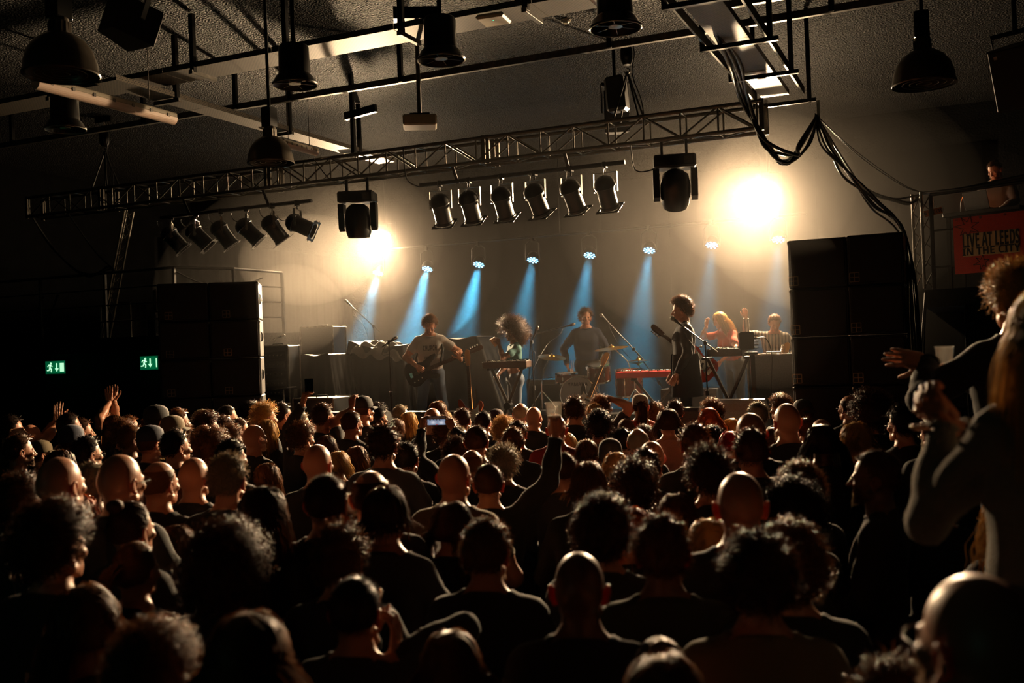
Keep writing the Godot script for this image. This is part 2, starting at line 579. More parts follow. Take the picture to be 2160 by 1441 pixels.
func stage_lamps() -> void:
	# the bar that carries them
	var t := thing("lighting_bar", "black pipe across the back of the stage carrying the blue lamps", "lighting bar", Vector3(-6.45, PAR_Y + 0.42, PAR_Z))
	var st := mb()
	tube(st, [Vector3(-4.3, 0, 0), Vector3(4.3, 0, 0)], 0.025, 10)
	obj("pipe", st, M.blackmetal, t)
	for x in [-3.6, 0.0, 3.6]:
		st = mb()
		tube(st, [Vector3(x, 0, 0), Vector3(x, 6.0 - PAR_Y - 0.42, 0)], 0.008, 6)
		obj("drop_rod", st, M.blackmetal, t)
	var led := glow(Color(0.5, 0.82, 1.0), 8.0)
	for i in 8:
		var x := lerpf(-10.3, -2.61, i / 7.0)
		var y := PAR_Y + lerpf(-0.03, 0.03, i / 7.0)
		var d := Vector3(0.0, -1.0, 0.55).normalized()
		var p := thing("led_par", "round blue LED par lamp, %s along the bar from the lamp over the draped gear" % ["first", "second", "third", "fourth", "fifth", "sixth", "seventh", "last"][i], "stage lamp", Vector3(x, y, PAR_Z), 0.0, "blue lamps across the back of the stage")
		# the glowing face looks down towards the crowd
		var fx := along(Vector3.ZERO, -d)
		st = mb()
		lathe(st, [Vector2(0, 0.16), Vector2(0.07, 0.155), Vector2(0.1, 0.12), Vector2(0.115, 0.06), Vector2(0.125, 0.0), Vector2(0.118, -0.004), Vector2(0.112, 0.02), Vector2(0.0, 0.02)], 24, fx)
		obj("body", st, M.blackmetal, p)
		st = mb()
		tube(st, [Vector3(-0.135, 0, 0.0), Vector3(-0.135, 0.3, -0.02), Vector3(-0.06, 0.36, -0.02), Vector3(0.06, 0.36, -0.02), Vector3(0.135, 0.3, -0.02), Vector3(0.135, 0, 0)], 0.01, 6)
		obj("yoke", st, M.blackmetal, p)
		st = mb()
		box(st, Vector3(0, 0.4, 0), Vector3(0.05, 0.09, 0.07))
		obj("clamp", st, M.blackmetal, p)
		var spots := [Vector2.ZERO]
		for k in 5: spots.append(Vector2(0.045, 0).rotated(TAU * k / 5.0))
		for k in 9: spots.append(Vector2(0.088, 0).rotated(TAU * k / 9.0 + 0.2))
		for s in spots:
			st = mb()
			lathe(st, [Vector2(0, -0.002), Vector2(0.0175, 0.002)], 7, fx * upright(Vector3(s.x, 0, s.y)))
			obj("led_lens", st, led, p)
		var l := SpotLight3D.new()
		l.name = "par_beam"
		l.light_color = BLUE
		l.light_energy = 1150.0 if i > 0 and i < 6 else 550.0
		l.light_size = 0.07
		l.spot_angle = 12.5
		l.spot_angle_attenuation = 1.0
		l.spot_range = 20.0
		l.spot_attenuation = 2.0
		l.shadow_enabled = true
		p.add_child(l)
		l.position = d * 0.05
		l.look_at_from_position(p.position + d * 0.05, p.position + d * 2.0, Vector3(0, 0, -1))
	for f in [FLOOD_A, FLOOD_B]:
		var lamp := thing("flood_lamp", "blinding warm flood lamp hung above the backline" if f == FLOOD_A else "blinding warm flood lamp glaring beside the tall speaker stack", "stage lamp", f, 0.15)
		st = mb()
		lathe(st, [Vector2(0, -0.34), Vector2(0.09, -0.33), Vector2(0.13, -0.24), Vector2(0.14, -0.04), Vector2(0.15, -0.02), Vector2(0.15, 0.0), Vector2(0.125, 0.0), Vector2(0.12, -0.03), Vector2(0.0, -0.05)], 28, Transform3D(Basis(Vector3.RIGHT, PI / 2), Vector3.ZERO))
		obj("body", st, M.blackmetal, lamp)
		st = mb()
		lathe(st, [Vector2(0.118, -0.022), Vector2(0.1, -0.008), Vector2(0.05, 0.0), Vector2(0.0, 0.002)], 28, Transform3D(Basis(Vector3.RIGHT, PI / 2), Vector3.ZERO))
		obj("lamp_lens", st, glow(Color(1.0, 0.93, 0.78), 60.0), lamp)
		st = mb()
		bar(st, Vector3(-0.19, 0, -0.15), Vector3(-0.19, 0.3, -0.15), 0.03, 0.012)
		bar(st, Vector3(0.19, 0, -0.15), Vector3(0.19, 0.3, -0.15), 0.03, 0.012)
		bar(st, Vector3(-0.2, 0.3, -0.15), Vector3(0.2, 0.3, -0.15), 0.012, 0.03)
		obj("yoke", st, M.blackmetal, lamp)
		st = mb()
		tube(st, [Vector3(0, 0.3, -0.15), Vector3(0, 6.0 - f.y, -0.15)], 0.024, 8)
		obj("drop_pipe", st, M.blackmetal, lamp)

# ---------------------------------------------------------------- what hangs from the ceiling

func pendant(at: Vector3, r: float, label: String) -> void:
	# at: the middle of the rim
	var t := thing("pendant_lamp", label, "pendant lamp", at, 0.0, "bell-shaped pendant lamps")
	var k := r / 0.23
	var st := mb()
	lathe(st, [Vector2(0.232, 0.0), Vector2(0.236, 0.008), Vector2(0.226, 0.03), Vector2(0.218, 0.09), Vector2(0.195, 0.16), Vector2(0.15, 0.22), Vector2(0.1, 0.255), Vector2(0.062, 0.27), Vector2(0.06, 0.31)].map(func(v): return v * k), 40, upright(Vector3.ZERO))
	lathe(st, [Vector2(0.222, 0.004), Vector2(0.205, 0.09), Vector2(0.18, 0.155), Vector2(0.135, 0.21), Vector2(0.0, 0.24)].map(func(v): return v * k), 40, upright(Vector3.ZERO))
	obj("lamp_shade", st, M.shade, t)
	for i in 14:
		st = mb()
		var a := TAU * i / 14.0
		bar(st, Vector3(cos(a) * 0.062, 0.27, sin(a) * 0.062) * k, Vector3(cos(a) * 0.062, 0.34, sin(a) * 0.062) * k, 0.008, 0.016)
		obj("cooling_fin", st, M.shade, t)
	st = mb()
	lathe(st, [Vector2(0.058, 0.27), Vector2(0.058, 0.36), Vector2(0.05, 0.38), Vector2(0.0, 0.38)].map(func(v): return v * k), 20, upright(Vector3.ZERO))
	obj("neck", st, M.shade, t)
	st = mb()
	box(st, Vector3(0, 0.46, 0) * k, Vector3(0.11, 0.2, 0.13) * k, Basis(), 0.008)
	obj("ballast_box", st, M.blackmetal, t)
	st = mb()
	tube(st, [Vector3(0, 0.55 * k, 0), Vector3(0, 6.0 - at.y, 0)], 0.016, 8)
	obj("suspension_tube", st, M.blackmetal, t)
	for i in 4:
		st = mb()
		var ring := []
		var rr := 0.21 * k * (i + 1) / 4.0
		for j in 25: ring.append(Vector3(cos(TAU * j / 24.0) * rr, 0.012, sin(TAU * j / 24.0) * rr))
		tube(st, ring, 0.0025, 5, false)
		obj("guard_wire", st, M.steel, t)
	st = mb()
	lathe(st, [Vector2(0, 0.08), Vector2(0.03, 0.085), Vector2(0.045, 0.12), Vector2(0.035, 0.17), Vector2(0.02, 0.22)].map(func(v): return v * k), 16, upright(Vector3.ZERO))
	obj("bulb", st, M.frosted, t)

func downlight(at: Vector3, label: String) -> void:
	var t := thing("ceiling_spotlight", label, "ceiling lamp", at, 0.0, "round can downlights in a row")
	var st := mb()
	lathe(st, [Vector2(0.2, 0.0), Vector2(0.205, 0.012), Vector2(0.195, 0.02), Vector2(0.17, 0.07), Vector2(0.14, 0.1), Vector2(0.135, 0.34), Vector2(0.12, 0.36), Vector2(0.0, 0.36)], 32, upright(Vector3.ZERO))
	lathe(st, [Vector2(0.197, 0.002), Vector2(0.17, 0.05), Vector2(0.13, 0.09), Vector2(0.12, 0.2), Vector2(0.0, 0.2)], 32, upright(Vector3.ZERO))
	obj("can", st, M.can, t)
	st = mb()
	lathe(st, [Vector2(0, 0.01), Vector2(0.055, 0.012), Vector2(0.058, 0.02), Vector2(0.05, 0.03), Vector2(0.0, 0.032)], 20, upright(Vector3.ZERO))
	obj("centre_disc", st, M.can_ring, t)
	for i in 6:
		var a := TAU * i / 6.0 + 0.3
		st = mb()
		bar(st, Vector3(cos(a) * 0.05, 0.02, sin(a) * 0.05), Vector3(cos(a) * 0.19, 0.012, sin(a) * 0.19), 0.012, 0.004)
		obj("spoke", st, M.can_ring, t)
	st = mb()
	var ring := []
	for j in 33: ring.append(Vector3(cos(TAU * j / 32.0) * 0.2, 0.0, sin(TAU * j / 32.0) * 0.2))
	tube(st, ring, 0.006, 6, false)
	obj("rim_ring", st, M.can_ring, t)
	st = mb()
	tube(st, [Vector3(0, 0.36, 0), Vector3(0, 6.0 - at.y, 0)], 0.02, 8)
	obj("hanger", st, M.blackmetal, t)

func tray(a: Vector3, b: Vector3, wide: float, label: String, lip := 0.055) -> Node3D:
	# a perforated steel cable tray with turned-up edges
	var t := thing("cable_tray", label, "cable tray", a)
	var d := (b - a).normalized()
	var side := d.cross(Vector3.UP).normalized()
	var L := a.distance_to(b)
	var n := int(ceil(L / 1.5))
	for i in n:
		var s := L * i / n
		var e := L * (i + 1) / n - 0.006
		var st := mb()
		var m := d * (s + e) * 0.5
		box(st, m, Vector3(wide, 0.004, e - s), Basis(side, Vector3.UP, -d))
		obj("tray_plate", st, M.perforated, t)
		for k in [-1.0, 1.0]:
			st = mb()
			box(st, m + side * wide * 0.5 * k + Vector3(0, lip * 0.5, 0), Vector3(0.004, lip, e - s), Basis(side, Vector3.UP, -d))
			obj("tray_lip", st, M.perforated, t)
	return t

func strut(called: String, a: Vector3, b: Vector3, w: float, h: float, label: String, m: Material, group := "") -> Node3D:
	# a steel channel, open at the top
	var t := thing(called, label, "steel rail", a, 0.0, group)
	var d := b - a
	var side := d.cross(Vector3.UP).normalized()
	var bs := Basis(side, Vector3.UP, -d.normalized())
	var st := mb()
	box(st, d * 0.5, Vector3(w, 0.006, d.length()), bs)
	for k in [-1.0, 1.0]:
		box(st, d * 0.5 + side * w * 0.5 * k + Vector3(0, h * 0.5, 0), Vector3(0.006, h, d.length()), bs)
		box(st, d * 0.5 + side * (w * 0.5 - 0.01) * k + Vector3(0, h, 0), Vector3(0.02, 0.005, d.length()), bs)
	obj("channel", st, m, t)
	return t

func hanger(parent: Node3D, x: Vector3, top: float, arm: float, dir: Vector3) -> void:
	# a square drop post with a short channel arm under the tray; x in world
	var p := x - parent.position
	var st := mb()
	bar(st, p, Vector3(p.x, top - parent.position.y, p.z), 0.055, 0.055, 0.004)
	obj("drop_post", st, M.blackmetal, parent)
	if arm > 0.0:
		st = mb()
		bar(st, p - dir * 0.05, p + dir * arm, 0.045, 0.05, 0.003)
		obj("support_arm", st, M.galv, parent)

func hung_speaker(at: Vector3, size: Vector3, turn: Vector3, label: String, up: float) -> void:
	var t := thing("hung_speaker", label, "loudspeaker", at)
	var b := Basis.from_euler(turn)
	var st := mb()
	var h := size * 0.5
	# a cabinet narrower at the back
	prism(st, PackedVector2Array([Vector2(-h.x, h.z), Vector2(h.x, h.z), Vector2(h.x * 0.6, -h.z), Vector2(-h.x * 0.6, -h.z)]), size.y, Transform3D(b * Basis(Vector3.RIGHT, PI / 2), Vector3.ZERO))
	obj("cabinet", st, M.cabinet, t)
	st = mb()
	box(st, b * Vector3(0, 0, h.z + 0.008), Vector3(size.x * 0.94, size.y * 0.95, 0.016), b, 0.006)
	obj("grille", st, M.grille, t)
	st = mb()
	box(st, b * Vector3(-h.x * 0.6, h.y * 0.75, h.z + 0.018), Vector3(0.03, 0.03, 0.004), b)
	obj("badge", st, M.chrome, t)
	st = mb()
	for k in [-1.0, 1.0]:
		bar(st, b * Vector3((h.x + 0.015) * k, 0, 0), b * Vector3((h.x + 0.015) * k, h.y + 0.1, 0), 0.012, 0.04)
	bar(st, b * Vector3(-h.x - 0.02, h.y + 0.1, 0), b * Vector3(h.x + 0.02, h.y + 0.1, 0), 0.04, 0.012)
	obj("bracket", st, M.blackmetal, t)
	st = mb()
	tube(st, [b * Vector3(0, h.y + 0.1, 0), Vector3((b * Vector3(0, h.y + 0.1, 0)).x, up - at.y, (b * Vector3(0, h.y + 0.1, 0)).z)], 0.022, 8)
	obj("suspension_pipe", st, M.blackmetal, t)

func batten(a: Vector3, b: Vector3, w: float, label: String) -> void:
	var t := thing("strip_light", label, "strip light", (a + b) * 0.5)
	var d := (b - a)
	var bs := Basis(d.cross(Vector3.UP).normalized(), Vector3.UP, -d.normalized())
	var L := d.length()
	var st := mb()
	box(st, Vector3(0, 0.02, 0), Vector3(w, 0.05, L), bs, 0.01)
	obj("housing", st, M.cream, t)
	st = mb()
	var prof := PackedVector2Array()
	for i in 13:
		var a0 := PI + PI * i / 12.0
		prof.append(Vector2(cos(a0) * w * 0.5, sin(a0) * w * 0.62))
	prism(st, prof, L * 0.995, Transform3D(bs, Vector3.ZERO))
	obj("diffuser", st, M.diffuser, t)
	for k in 7:
		for s in [-1.0, 1.0]:
			st = mb()
			box(st, bs * Vector3(s * w * 0.51, 0.005, lerpf(-0.42, 0.42, k / 6.0) * L), Vector3(0.008, 0.03, 0.025), bs)
			obj("clip", st, M.steel, t)
	for s in [-0.3, 0.3]:
		st = mb()
		tube(st, [bs * Vector3(0, 0.04, s * L), bs * Vector3(0, 0, s * L) + Vector3(0, 6.0 - t.position.y, 0)], 0.004, 5)
		obj("suspension_wire", st, M.steel, t)

func hoist(at: Vector3, drop: float, label: String, box_below: bool) -> void:
	# chain, hook and slings that carry the truss
	var t := thing("chain_hoist", label, "chain hoist", at, 0.0, "hoists that hold the truss")
	var st := mb()
	bar(st, Vector3(-0.16, -0.02, 0), Vector3(0.16, -0.02, 0), 0.07, 0.05, 0.004)
	obj("beam_clamp", st, M.blackmetal, t)
	st = mb()
	lathe(st, [Vector2(0, -0.2), Vector2(0.05, -0.2), Vector2(0.075, -0.24), Vector2(0.075, -0.36), Vector2(0.05, -0.42), Vector2(0.0, -0.42)], 18, upright(Vector3.ZERO))
	obj("hoist_body", st, M.blackmetal, t)
	for i in 7:
		st = mb()
		var ring := []
		for j in 13: ring.append(Vector3(cos(TAU * j / 12.0) * 0.014, -0.06 - i * 0.024 + sin(TAU * j / 12.0) * 0.018, 0).rotated(Vector3.UP, PI * 0.5 * (i % 2)))
		tube(st, ring, 0.005, 5, false)
		obj("chain_link", st, M.steel, t)
	st = mb()
	var hook := []
	for j in 10: hook.append(Vector3(sin(j * 0.5) * 0.03, -0.46 - 0.03 + cos(j * 0.5) * 0.03, 0))
	tube(st, hook, 0.009, 6)
	obj("hook", st, M.steel, t)
	for s in [-1.0, 1.0]:
		for w in [-1.0, 1.0]:
			st = mb()
			tube(st, [Vector3(0, -0.5, 0), Vector3(s * 0.15, -drop, w * 0.13)], 0.012, 6)
			obj("sling", st, M.cable, t)
	st = mb()
	tube(st, bend([Vector3(0.06, -0.1, 0), Vector3(0.1, -0.3, 0.02), Vector3(0.07, -0.55, 0.03), Vector3(0.16, -drop * 0.8, 0.02), Vector3(0.2, -drop - 0.05, 0.05)]), 0.007, 6)
	obj("control_cable", st, M.cable, t)
	if box_below:
		st = mb()
		box(st, Vector3(-0.17, -0.72, -0.1), Vector3(0.24, 0.42, 0.2), Basis(Vector3.BACK, 0.06), 0.03)
		obj("chain_bag", st, M.black, t)

func ceiling_fittings() -> void:
	M.shade = mat(Color(0.3, 0.27, 0.23), 0.32, 0.55)
	M.frosted = mat(Color(0.7, 0.7, 0.68), 0.3)
	M.can = mat(Color(0.12, 0.115, 0.11), 0.3, 0.5)
	M.can_ring = mat(Color(0.55, 0.53, 0.5), 0.22, 0.9)
	M.diffuser = mat(Color(0.75, 0.66, 0.6), 0.35)
	# perforated plate: rows of small dark slots
	var im := Image.create(128, 128, false, Image.FORMAT_RGB8)
	im.fill(Color(0.8, 0.78, 0.74))
	for j in 8:
		for i in 4:
			im.fill_rect(Rect2i(i * 32 + (16 if j % 2 else 0), j * 16 + 5, 17, 6), Color(0.04, 0.04, 0.04))
	M.perforated = textured(Color(0.4, 0.37, 0.33), 0.55, 0.4, ImageTexture.create_from_image(im), 6.0)
	pendant(Vector3(-5.24, 4.2, -4.74), 0.235, "large dark bell pendant lamp over the strip light")
	pendant(Vector3(-6.05, 4.2, -7.96), 0.225, "dark bell pendant lamp hanging in front of the truss")
	pendant(Vector3(-0.15, 4.2, -8.25), 0.23, "dark bell pendant lamp between the cable ladder and the hung speaker")
	var names := ["can downlight between the strip light and the truss end", "can downlight above the pendant lamp by the truss", "can downlight over the ceiling projector", "can downlight beside the cable ladder and hoist"]
	for i in 4:
		downlight([Vector3(-8.26, 4.72, -7.5), Vector3(-5.35, 4.75, -7.43), Vector3(-3.86, 4.75, -7.43), Vector3(-2.31, 4.75, -7.38)][i], names[i])
	# the long rail and the wide tray, both across the hall
	var a := strut("ceiling_rail", Vector3(-14.0, 5.5, -10.33), Vector3(1.6, 5.5, -10.33), 0.05, 0.07, "long dark steel rail across the ceiling before the truss", M.galv)
	for x in [-12.4, -9.9, -8.35, -7.5, -5.9, -3.3, -1.0]: hanger(a, Vector3(x, 5.5, -10.3), 5.99, 0.0, Vector3.RIGHT)
	var b := tray(Vector3(-13.5, 5.42, -8.55), Vector3(-0.5, 5.42, -8.55), 0.42, "wide perforated cable tray across the hall above the pendant lamps")
	for x in [-9.4, -7.3, -6.1, -4.75, -3.45, -1.6]: hanger(b, Vector3(x, 5.36, -8.34), 5.99, 0.35, Vector3(0.0, 0, -1.0))
	var c := strut("ceiling_rail", Vector3(-1.9, 5.35, -9.2), Vector3(1.4, 5.35, -9.2), 0.05, 0.06, "short steel rail crossing behind the cable ladder", M.galv)
	hanger(c, Vector3(-1.2, 5.35, -9.2), 5.99, 0.0, Vector3.RIGHT)
	hanger(c, Vector3(0.3, 5.35, -9.2), 5.99, 0.0, Vector3.RIGHT)
	# trays towards the stage
	var d := tray(Vector3(-8.1, 5.28, -7.9), Vector3(-8.1, 5.28, -13.6), 0.3, "perforated cable tray running from the strip light to the truss")
	for z in [-8.8, -10.9, -12.6]: hanger(d, Vector3(-7.96, 5.25, z), 5.99, 0.32, Vector3(-1, 0, 0))
	var e := tray(Vector3(-1.74, 5.0, -6.6), Vector3(-1.74, 5.0, -11.4), 0.3, "bright perforated cable ladder ending over the end of the truss")
	for x in [-1.98, -1.44]:
		var st := mb()
		bar(st, Vector3(x + 1.74, 0.03, 0), Vector3(x + 1.74, 0.03, -4.85), 0.09, 0.02)
		obj("side_rail", st, M.galv, e)
	for z in [-7.7, -9.0, -10.25, -11.6]:
		var st := mb()
		bar(st, Vector3(-2.02 + 1.74, -0.05, z + 6.6), Vector3(-1.33 + 1.74, -0.05, z + 6.6), 0.04, 0.04)
		obj("cross_bar", st, M.blackmetal, e)
		for x in [-2.0, -1.4]:
			st = mb()
			bar(st, Vector3(x + 1.74, -0.07, z + 6.6), Vector3(x + 1.74, 0.99, z + 6.6), 0.045, 0.045)
			obj("drop_post", st, M.blackmetal, e)
	var st2 := mb()
	bar(st2, Vector3(0.42, -0.04, -5.1), Vector3(0.42, -0.24, -5.1), 0.03, 0.03)
	obj("end_hook", st2, M.steel, e)
	batten(Vector3(-6.67, 4.6, -5.77), Vector3(-6.67, 4.6, -7.33), 0.1, "long pale strip light hung beside the large pendant lamp")
	batten(Vector3(-7.62, 4.98, -10.25), Vector3(-7.62, 4.98, -11.0), 0.09, "short strip light just above the lighting truss")
	batten(Vector3(-2.62, 5.2, -6.9), Vector3(-2.62, 5.2, -8.1), 0.1, "strip light beside the bright cable ladder")
	hung_speaker(Vector3(-5.25, 4.72, -5.35), Vector3(0.34, 0.26, 0.28), Vector3(0.3, 2.9, 0.1), "black speaker hung beside the large pendant lamp", 6.0)
	hung_speaker(Vector3(0.62, 4.55, -9.9), Vector3(0.38, 0.55, 0.36), Vector3(0.32, -0.45, 0.0), "black speaker hung on a pipe above the balcony", 6.0)
	hung_speaker(Vector3(-3.72, 5.14, -11.75), Vector3(0.3, 0.5, 0.3), Vector3(0.1, 0.4, 0), "black speaker hung behind the truss beside a hoist", 6.0)
	# projector
	var p := thing("projector", "pale ceiling projector on a pole above the truss", "projector", Vector3(-4.86, 4.62, -8.84), 0.5)
	var st3 := mb()
	box(st3, Vector3(0, 0, 0), Vector3(0.34, 0.11, 0.28), Basis(), 0.015)
	obj("housing", st3, M.cream, p)
	st3 = mb()
	lathe(st3, [Vector2(0.045, 0.0), Vector2(0.045, 0.03), Vector2(0.034, 0.03), Vector2(0.0, 0.016)], 18, Transform3D(Basis(Vector3.RIGHT, -PI / 2), Vector3(0.08, 0, -0.14)))
	obj("lens", st3, M.glossblack, p)
	for k in 6:
		st3 = mb()
		box(st3, Vector3(0.171, 0.03 - k * 0.014, 0), Vector3(0.006, 0.005, 0.2))
		obj("vent_slot", st3, M.black, p)
	st3 = mb()
	tube(st3, [Vector3(0, 0.05, 0), Vector3(0, 1.05, 0)], 0.022, 10)
	obj("pole", st3, M.galv, p)
	st3 = mb()
	box(st3, Vector3(0, 0.07, 0), Vector3(0.2, 0.02, 0.16))
	obj("bracket", st3, M.blackmetal, p)
	st3 = mb()
	box(st3, Vector3(0, 1.08, 0), Vector3(0.45, 0.12, 0.2))
	obj("ceiling_mount", st3, M.blackmetal, p)
	# access point and smoke detector
	p = thing("access_point", "pale square wireless access point with a green light under the cable tray", "access point", Vector3(-3.8, 5.36, -8.4), 0.1)
	st3 = mb()
	box(st3, Vector3.ZERO, Vector3(0.27, 0.045, 0.27), Basis(), 0.018)
	obj("housing", st3, M.cream, p)
	st3 = mb()
	box(st3, Vector3(0.01, -0.0235, 0.04), Vector3(0.012, 0.002, 0.008))
	obj("led", st3, glow(Color(0.2, 1.0, 0.8), 1.5), p)
	p = thing("smoke_detector", "small round white smoke detector on the stippled ceiling", "smoke detector", Vector3(-3.91, 6.0, -10.62))
	st3 = mb()
	lathe(st3, [Vector2(0, -0.045), Vector2(0.03, -0.044), Vector2(0.04, -0.03), Vector2(0.055, -0.025), Vector2(0.058, 0.0)], 22, upright(Vector3.ZERO))
	obj("housing", st3, M.cream, p)
	st3 = mb()
	lathe(st3, [Vector2(0.058, -0.012), Vector2(0.066, -0.01), Vector2(0.066, 0.0)], 22, upright(Vector3.ZERO))
	obj("mounting_base", st3, M.white, p)
	hoist(Vector3(-3.4, 5.98, -11.25), 1.06, "chain hoist with slings and a black bag on the truss", true)
	hoist(Vector3(-11.6, 5.98, -11.25), 1.06, "chain hoist with slings near the far end of the truss", false)
	# a suspension post with a beam clamp halfway along the truss
	p = thing("suspension_post", "black post and clamp holding the truss behind the moving head lamp", "steel post", Vector3(-7.2, 4.9, -11.25))
	st3 = mb()
	bar(st3, Vector3.ZERO, Vector3(0, 1.1, 0), 0.05, 0.05)
	obj("post", st3, M.blackmetal, p)
	st3 = mb()
	bar(st3, Vector3(-0.1, 0.55, 0.02), Vector3(0.38, 0.6, 0.02), 0.1, 0.06)
	obj("cross_clamp", st3, M.blackmetal, p)

# ---------------------------------------------------------------- the truss over the front of the stage

const TY := 4.61
const TH := 0.29
const TZ := -11.1
const TX0 := -13.1
const TX1 := -1.85

func truss_and_lights() -> void:
	var t := thing("lighting_truss", "long square aluminium truss across the front of the stage", "truss", Vector3(TX0, TY, TZ))
	var L := TX1 - TX0
	for k in 4:
		var st := mb()
		var y := TH if k < 2 else 0.0
		var z := 0.0 if k % 2 == 0 else -TH
		tube(st, [Vector3(0, y, z), Vector3(L, y, z)], 0.024, 10)
		obj("chord", st, M.truss, t)
	var bays := 26
	for i in bays + 1:
		var x := 0.05 + (L - 0.1) * i / bays
		for z in [0.0, -TH]:
			var st := mb()
			tube(st, [Vector3(x, 0, z), Vector3(x, TH, z)], 0.0115, 6, false)
			obj("upright", st, M.truss, t)
		for y in [0.0, TH]:
			var st := mb()
			tube(st, [Vector3(x, y, 0), Vector3(x, y, -TH)], 0.0115, 6, false)
			obj("cross_piece", st, M.truss, t)
		if i < bays:
			var x1 := 0.05 + (L - 0.1) * (i + 1) / bays
			var f := i % 2 == 0
			for z in [0.0, -TH]:
				var st := mb()
				tube(st, [Vector3(x, 0.0 if f else TH, z), Vector3(x1, TH if f else 0.0, z)], 0.0115, 6, false)
				obj("brace", st, M.truss, t)
			var st2 := mb()
			tube(st2, [Vector3(x, 0.0, 0.0 if f else -TH), Vector3(x1, 0.0, -TH if f else 0.0)], 0.0115, 6, false)
			obj("brace", st2, M.truss, t)
	# the plates where its lengths are bolted together, and the end frames
	for x in [0.0, 1.55, 4.6, 7.9, L]:
		for dx in ([0.03, -0.03] if x > 0.1 and x < L - 0.1 else [0.0]):
			for z in [0.0, -TH]:
				var st := mb()
				bar(st, Vector3(x + dx, -0.03, z), Vector3(x + dx, TH + 0.03, z), 0.05, 0.035, 0.003)
				obj("joint_plate", st, M.truss, t)
	for m in [[-10.55, -7.9, 4.39, "lamp bar with six par cans under the far end of the truss"], [-6.22, -3.47, 4.43, "lamp bar with six par cans under the middle of the truss"]]:
		var b := thing("lamp_bar", m[3], "lighting bar", Vector3(m[0], m[2], -11.25))
		var st := mb()
		tube(st, [Vector3.ZERO, Vector3(m[1] - m[0], 0, 0)], 0.027, 10)
		obj("pipe", st, M.blackmetal, b)
		for x in [0.55, m[1] - m[0] - 0.7]:
			st = mb()
			bar(st, Vector3(x, -0.03, 0), Vector3(x, TY - m[2], 0.15), 0.04, 0.012)
			obj("hanger", st, M.blackmetal, b)
	var can := par_can(true)
	var cans_b := [[-5.93, 0.12], [-5.52, 0.05], [-5.07, -0.02], [-4.62, -0.25], [-4.15, -0.25], [-3.72, -0.05]]
	var where_b := ["first par can on the middle lamp bar, with the bare bar end beside it", "second par can on the middle lamp bar", "third par can on the middle lamp bar", "fourth par can on the middle lamp bar, turned aside", "fifth par can on the middle lamp bar, turned aside", "last par can on the middle lamp bar, next to a moving head lamp"]
	for i in 6:
		aim_can(can, i == 0, Vector3(cans_b[i][0], 4.43, -11.25), cans_b[i][1], 0.55, where_b[i])
	var cans_a := [[-10.36, -0.9, 0.7], [-9.9, -1.05, 0.75], [-9.45, -0.85, 0.6], [-9.0, -0.95, 0.75], [-8.56, -0.8, 0.6], [-8.14, -1.25, 1.12]]
	var where_a := ["first par can on the far lamp bar, mostly in the dark", "second par can on the far lamp bar", "third par can on the far lamp bar", "fourth par can on the far lamp bar", "fifth par can on the far lamp bar", "last par can on the far lamp bar, aimed nearly level"]
	for i in 6:
		aim_can(can, false, Vector3(cans_a[i][0], 4.39, -11.25), cans_a[i][1], cans_a[i][2], where_a[i])
	moving_head(Vector3(-7.17, 4.42, -11.25), 0.35, 0.45, "moving head lamp under the truss in front of a glaring flood")
	moving_head(Vector3(-2.88, 4.42, -11.25), 0.3, -0.1, "moving head lamp under the truss beyond the par cans")

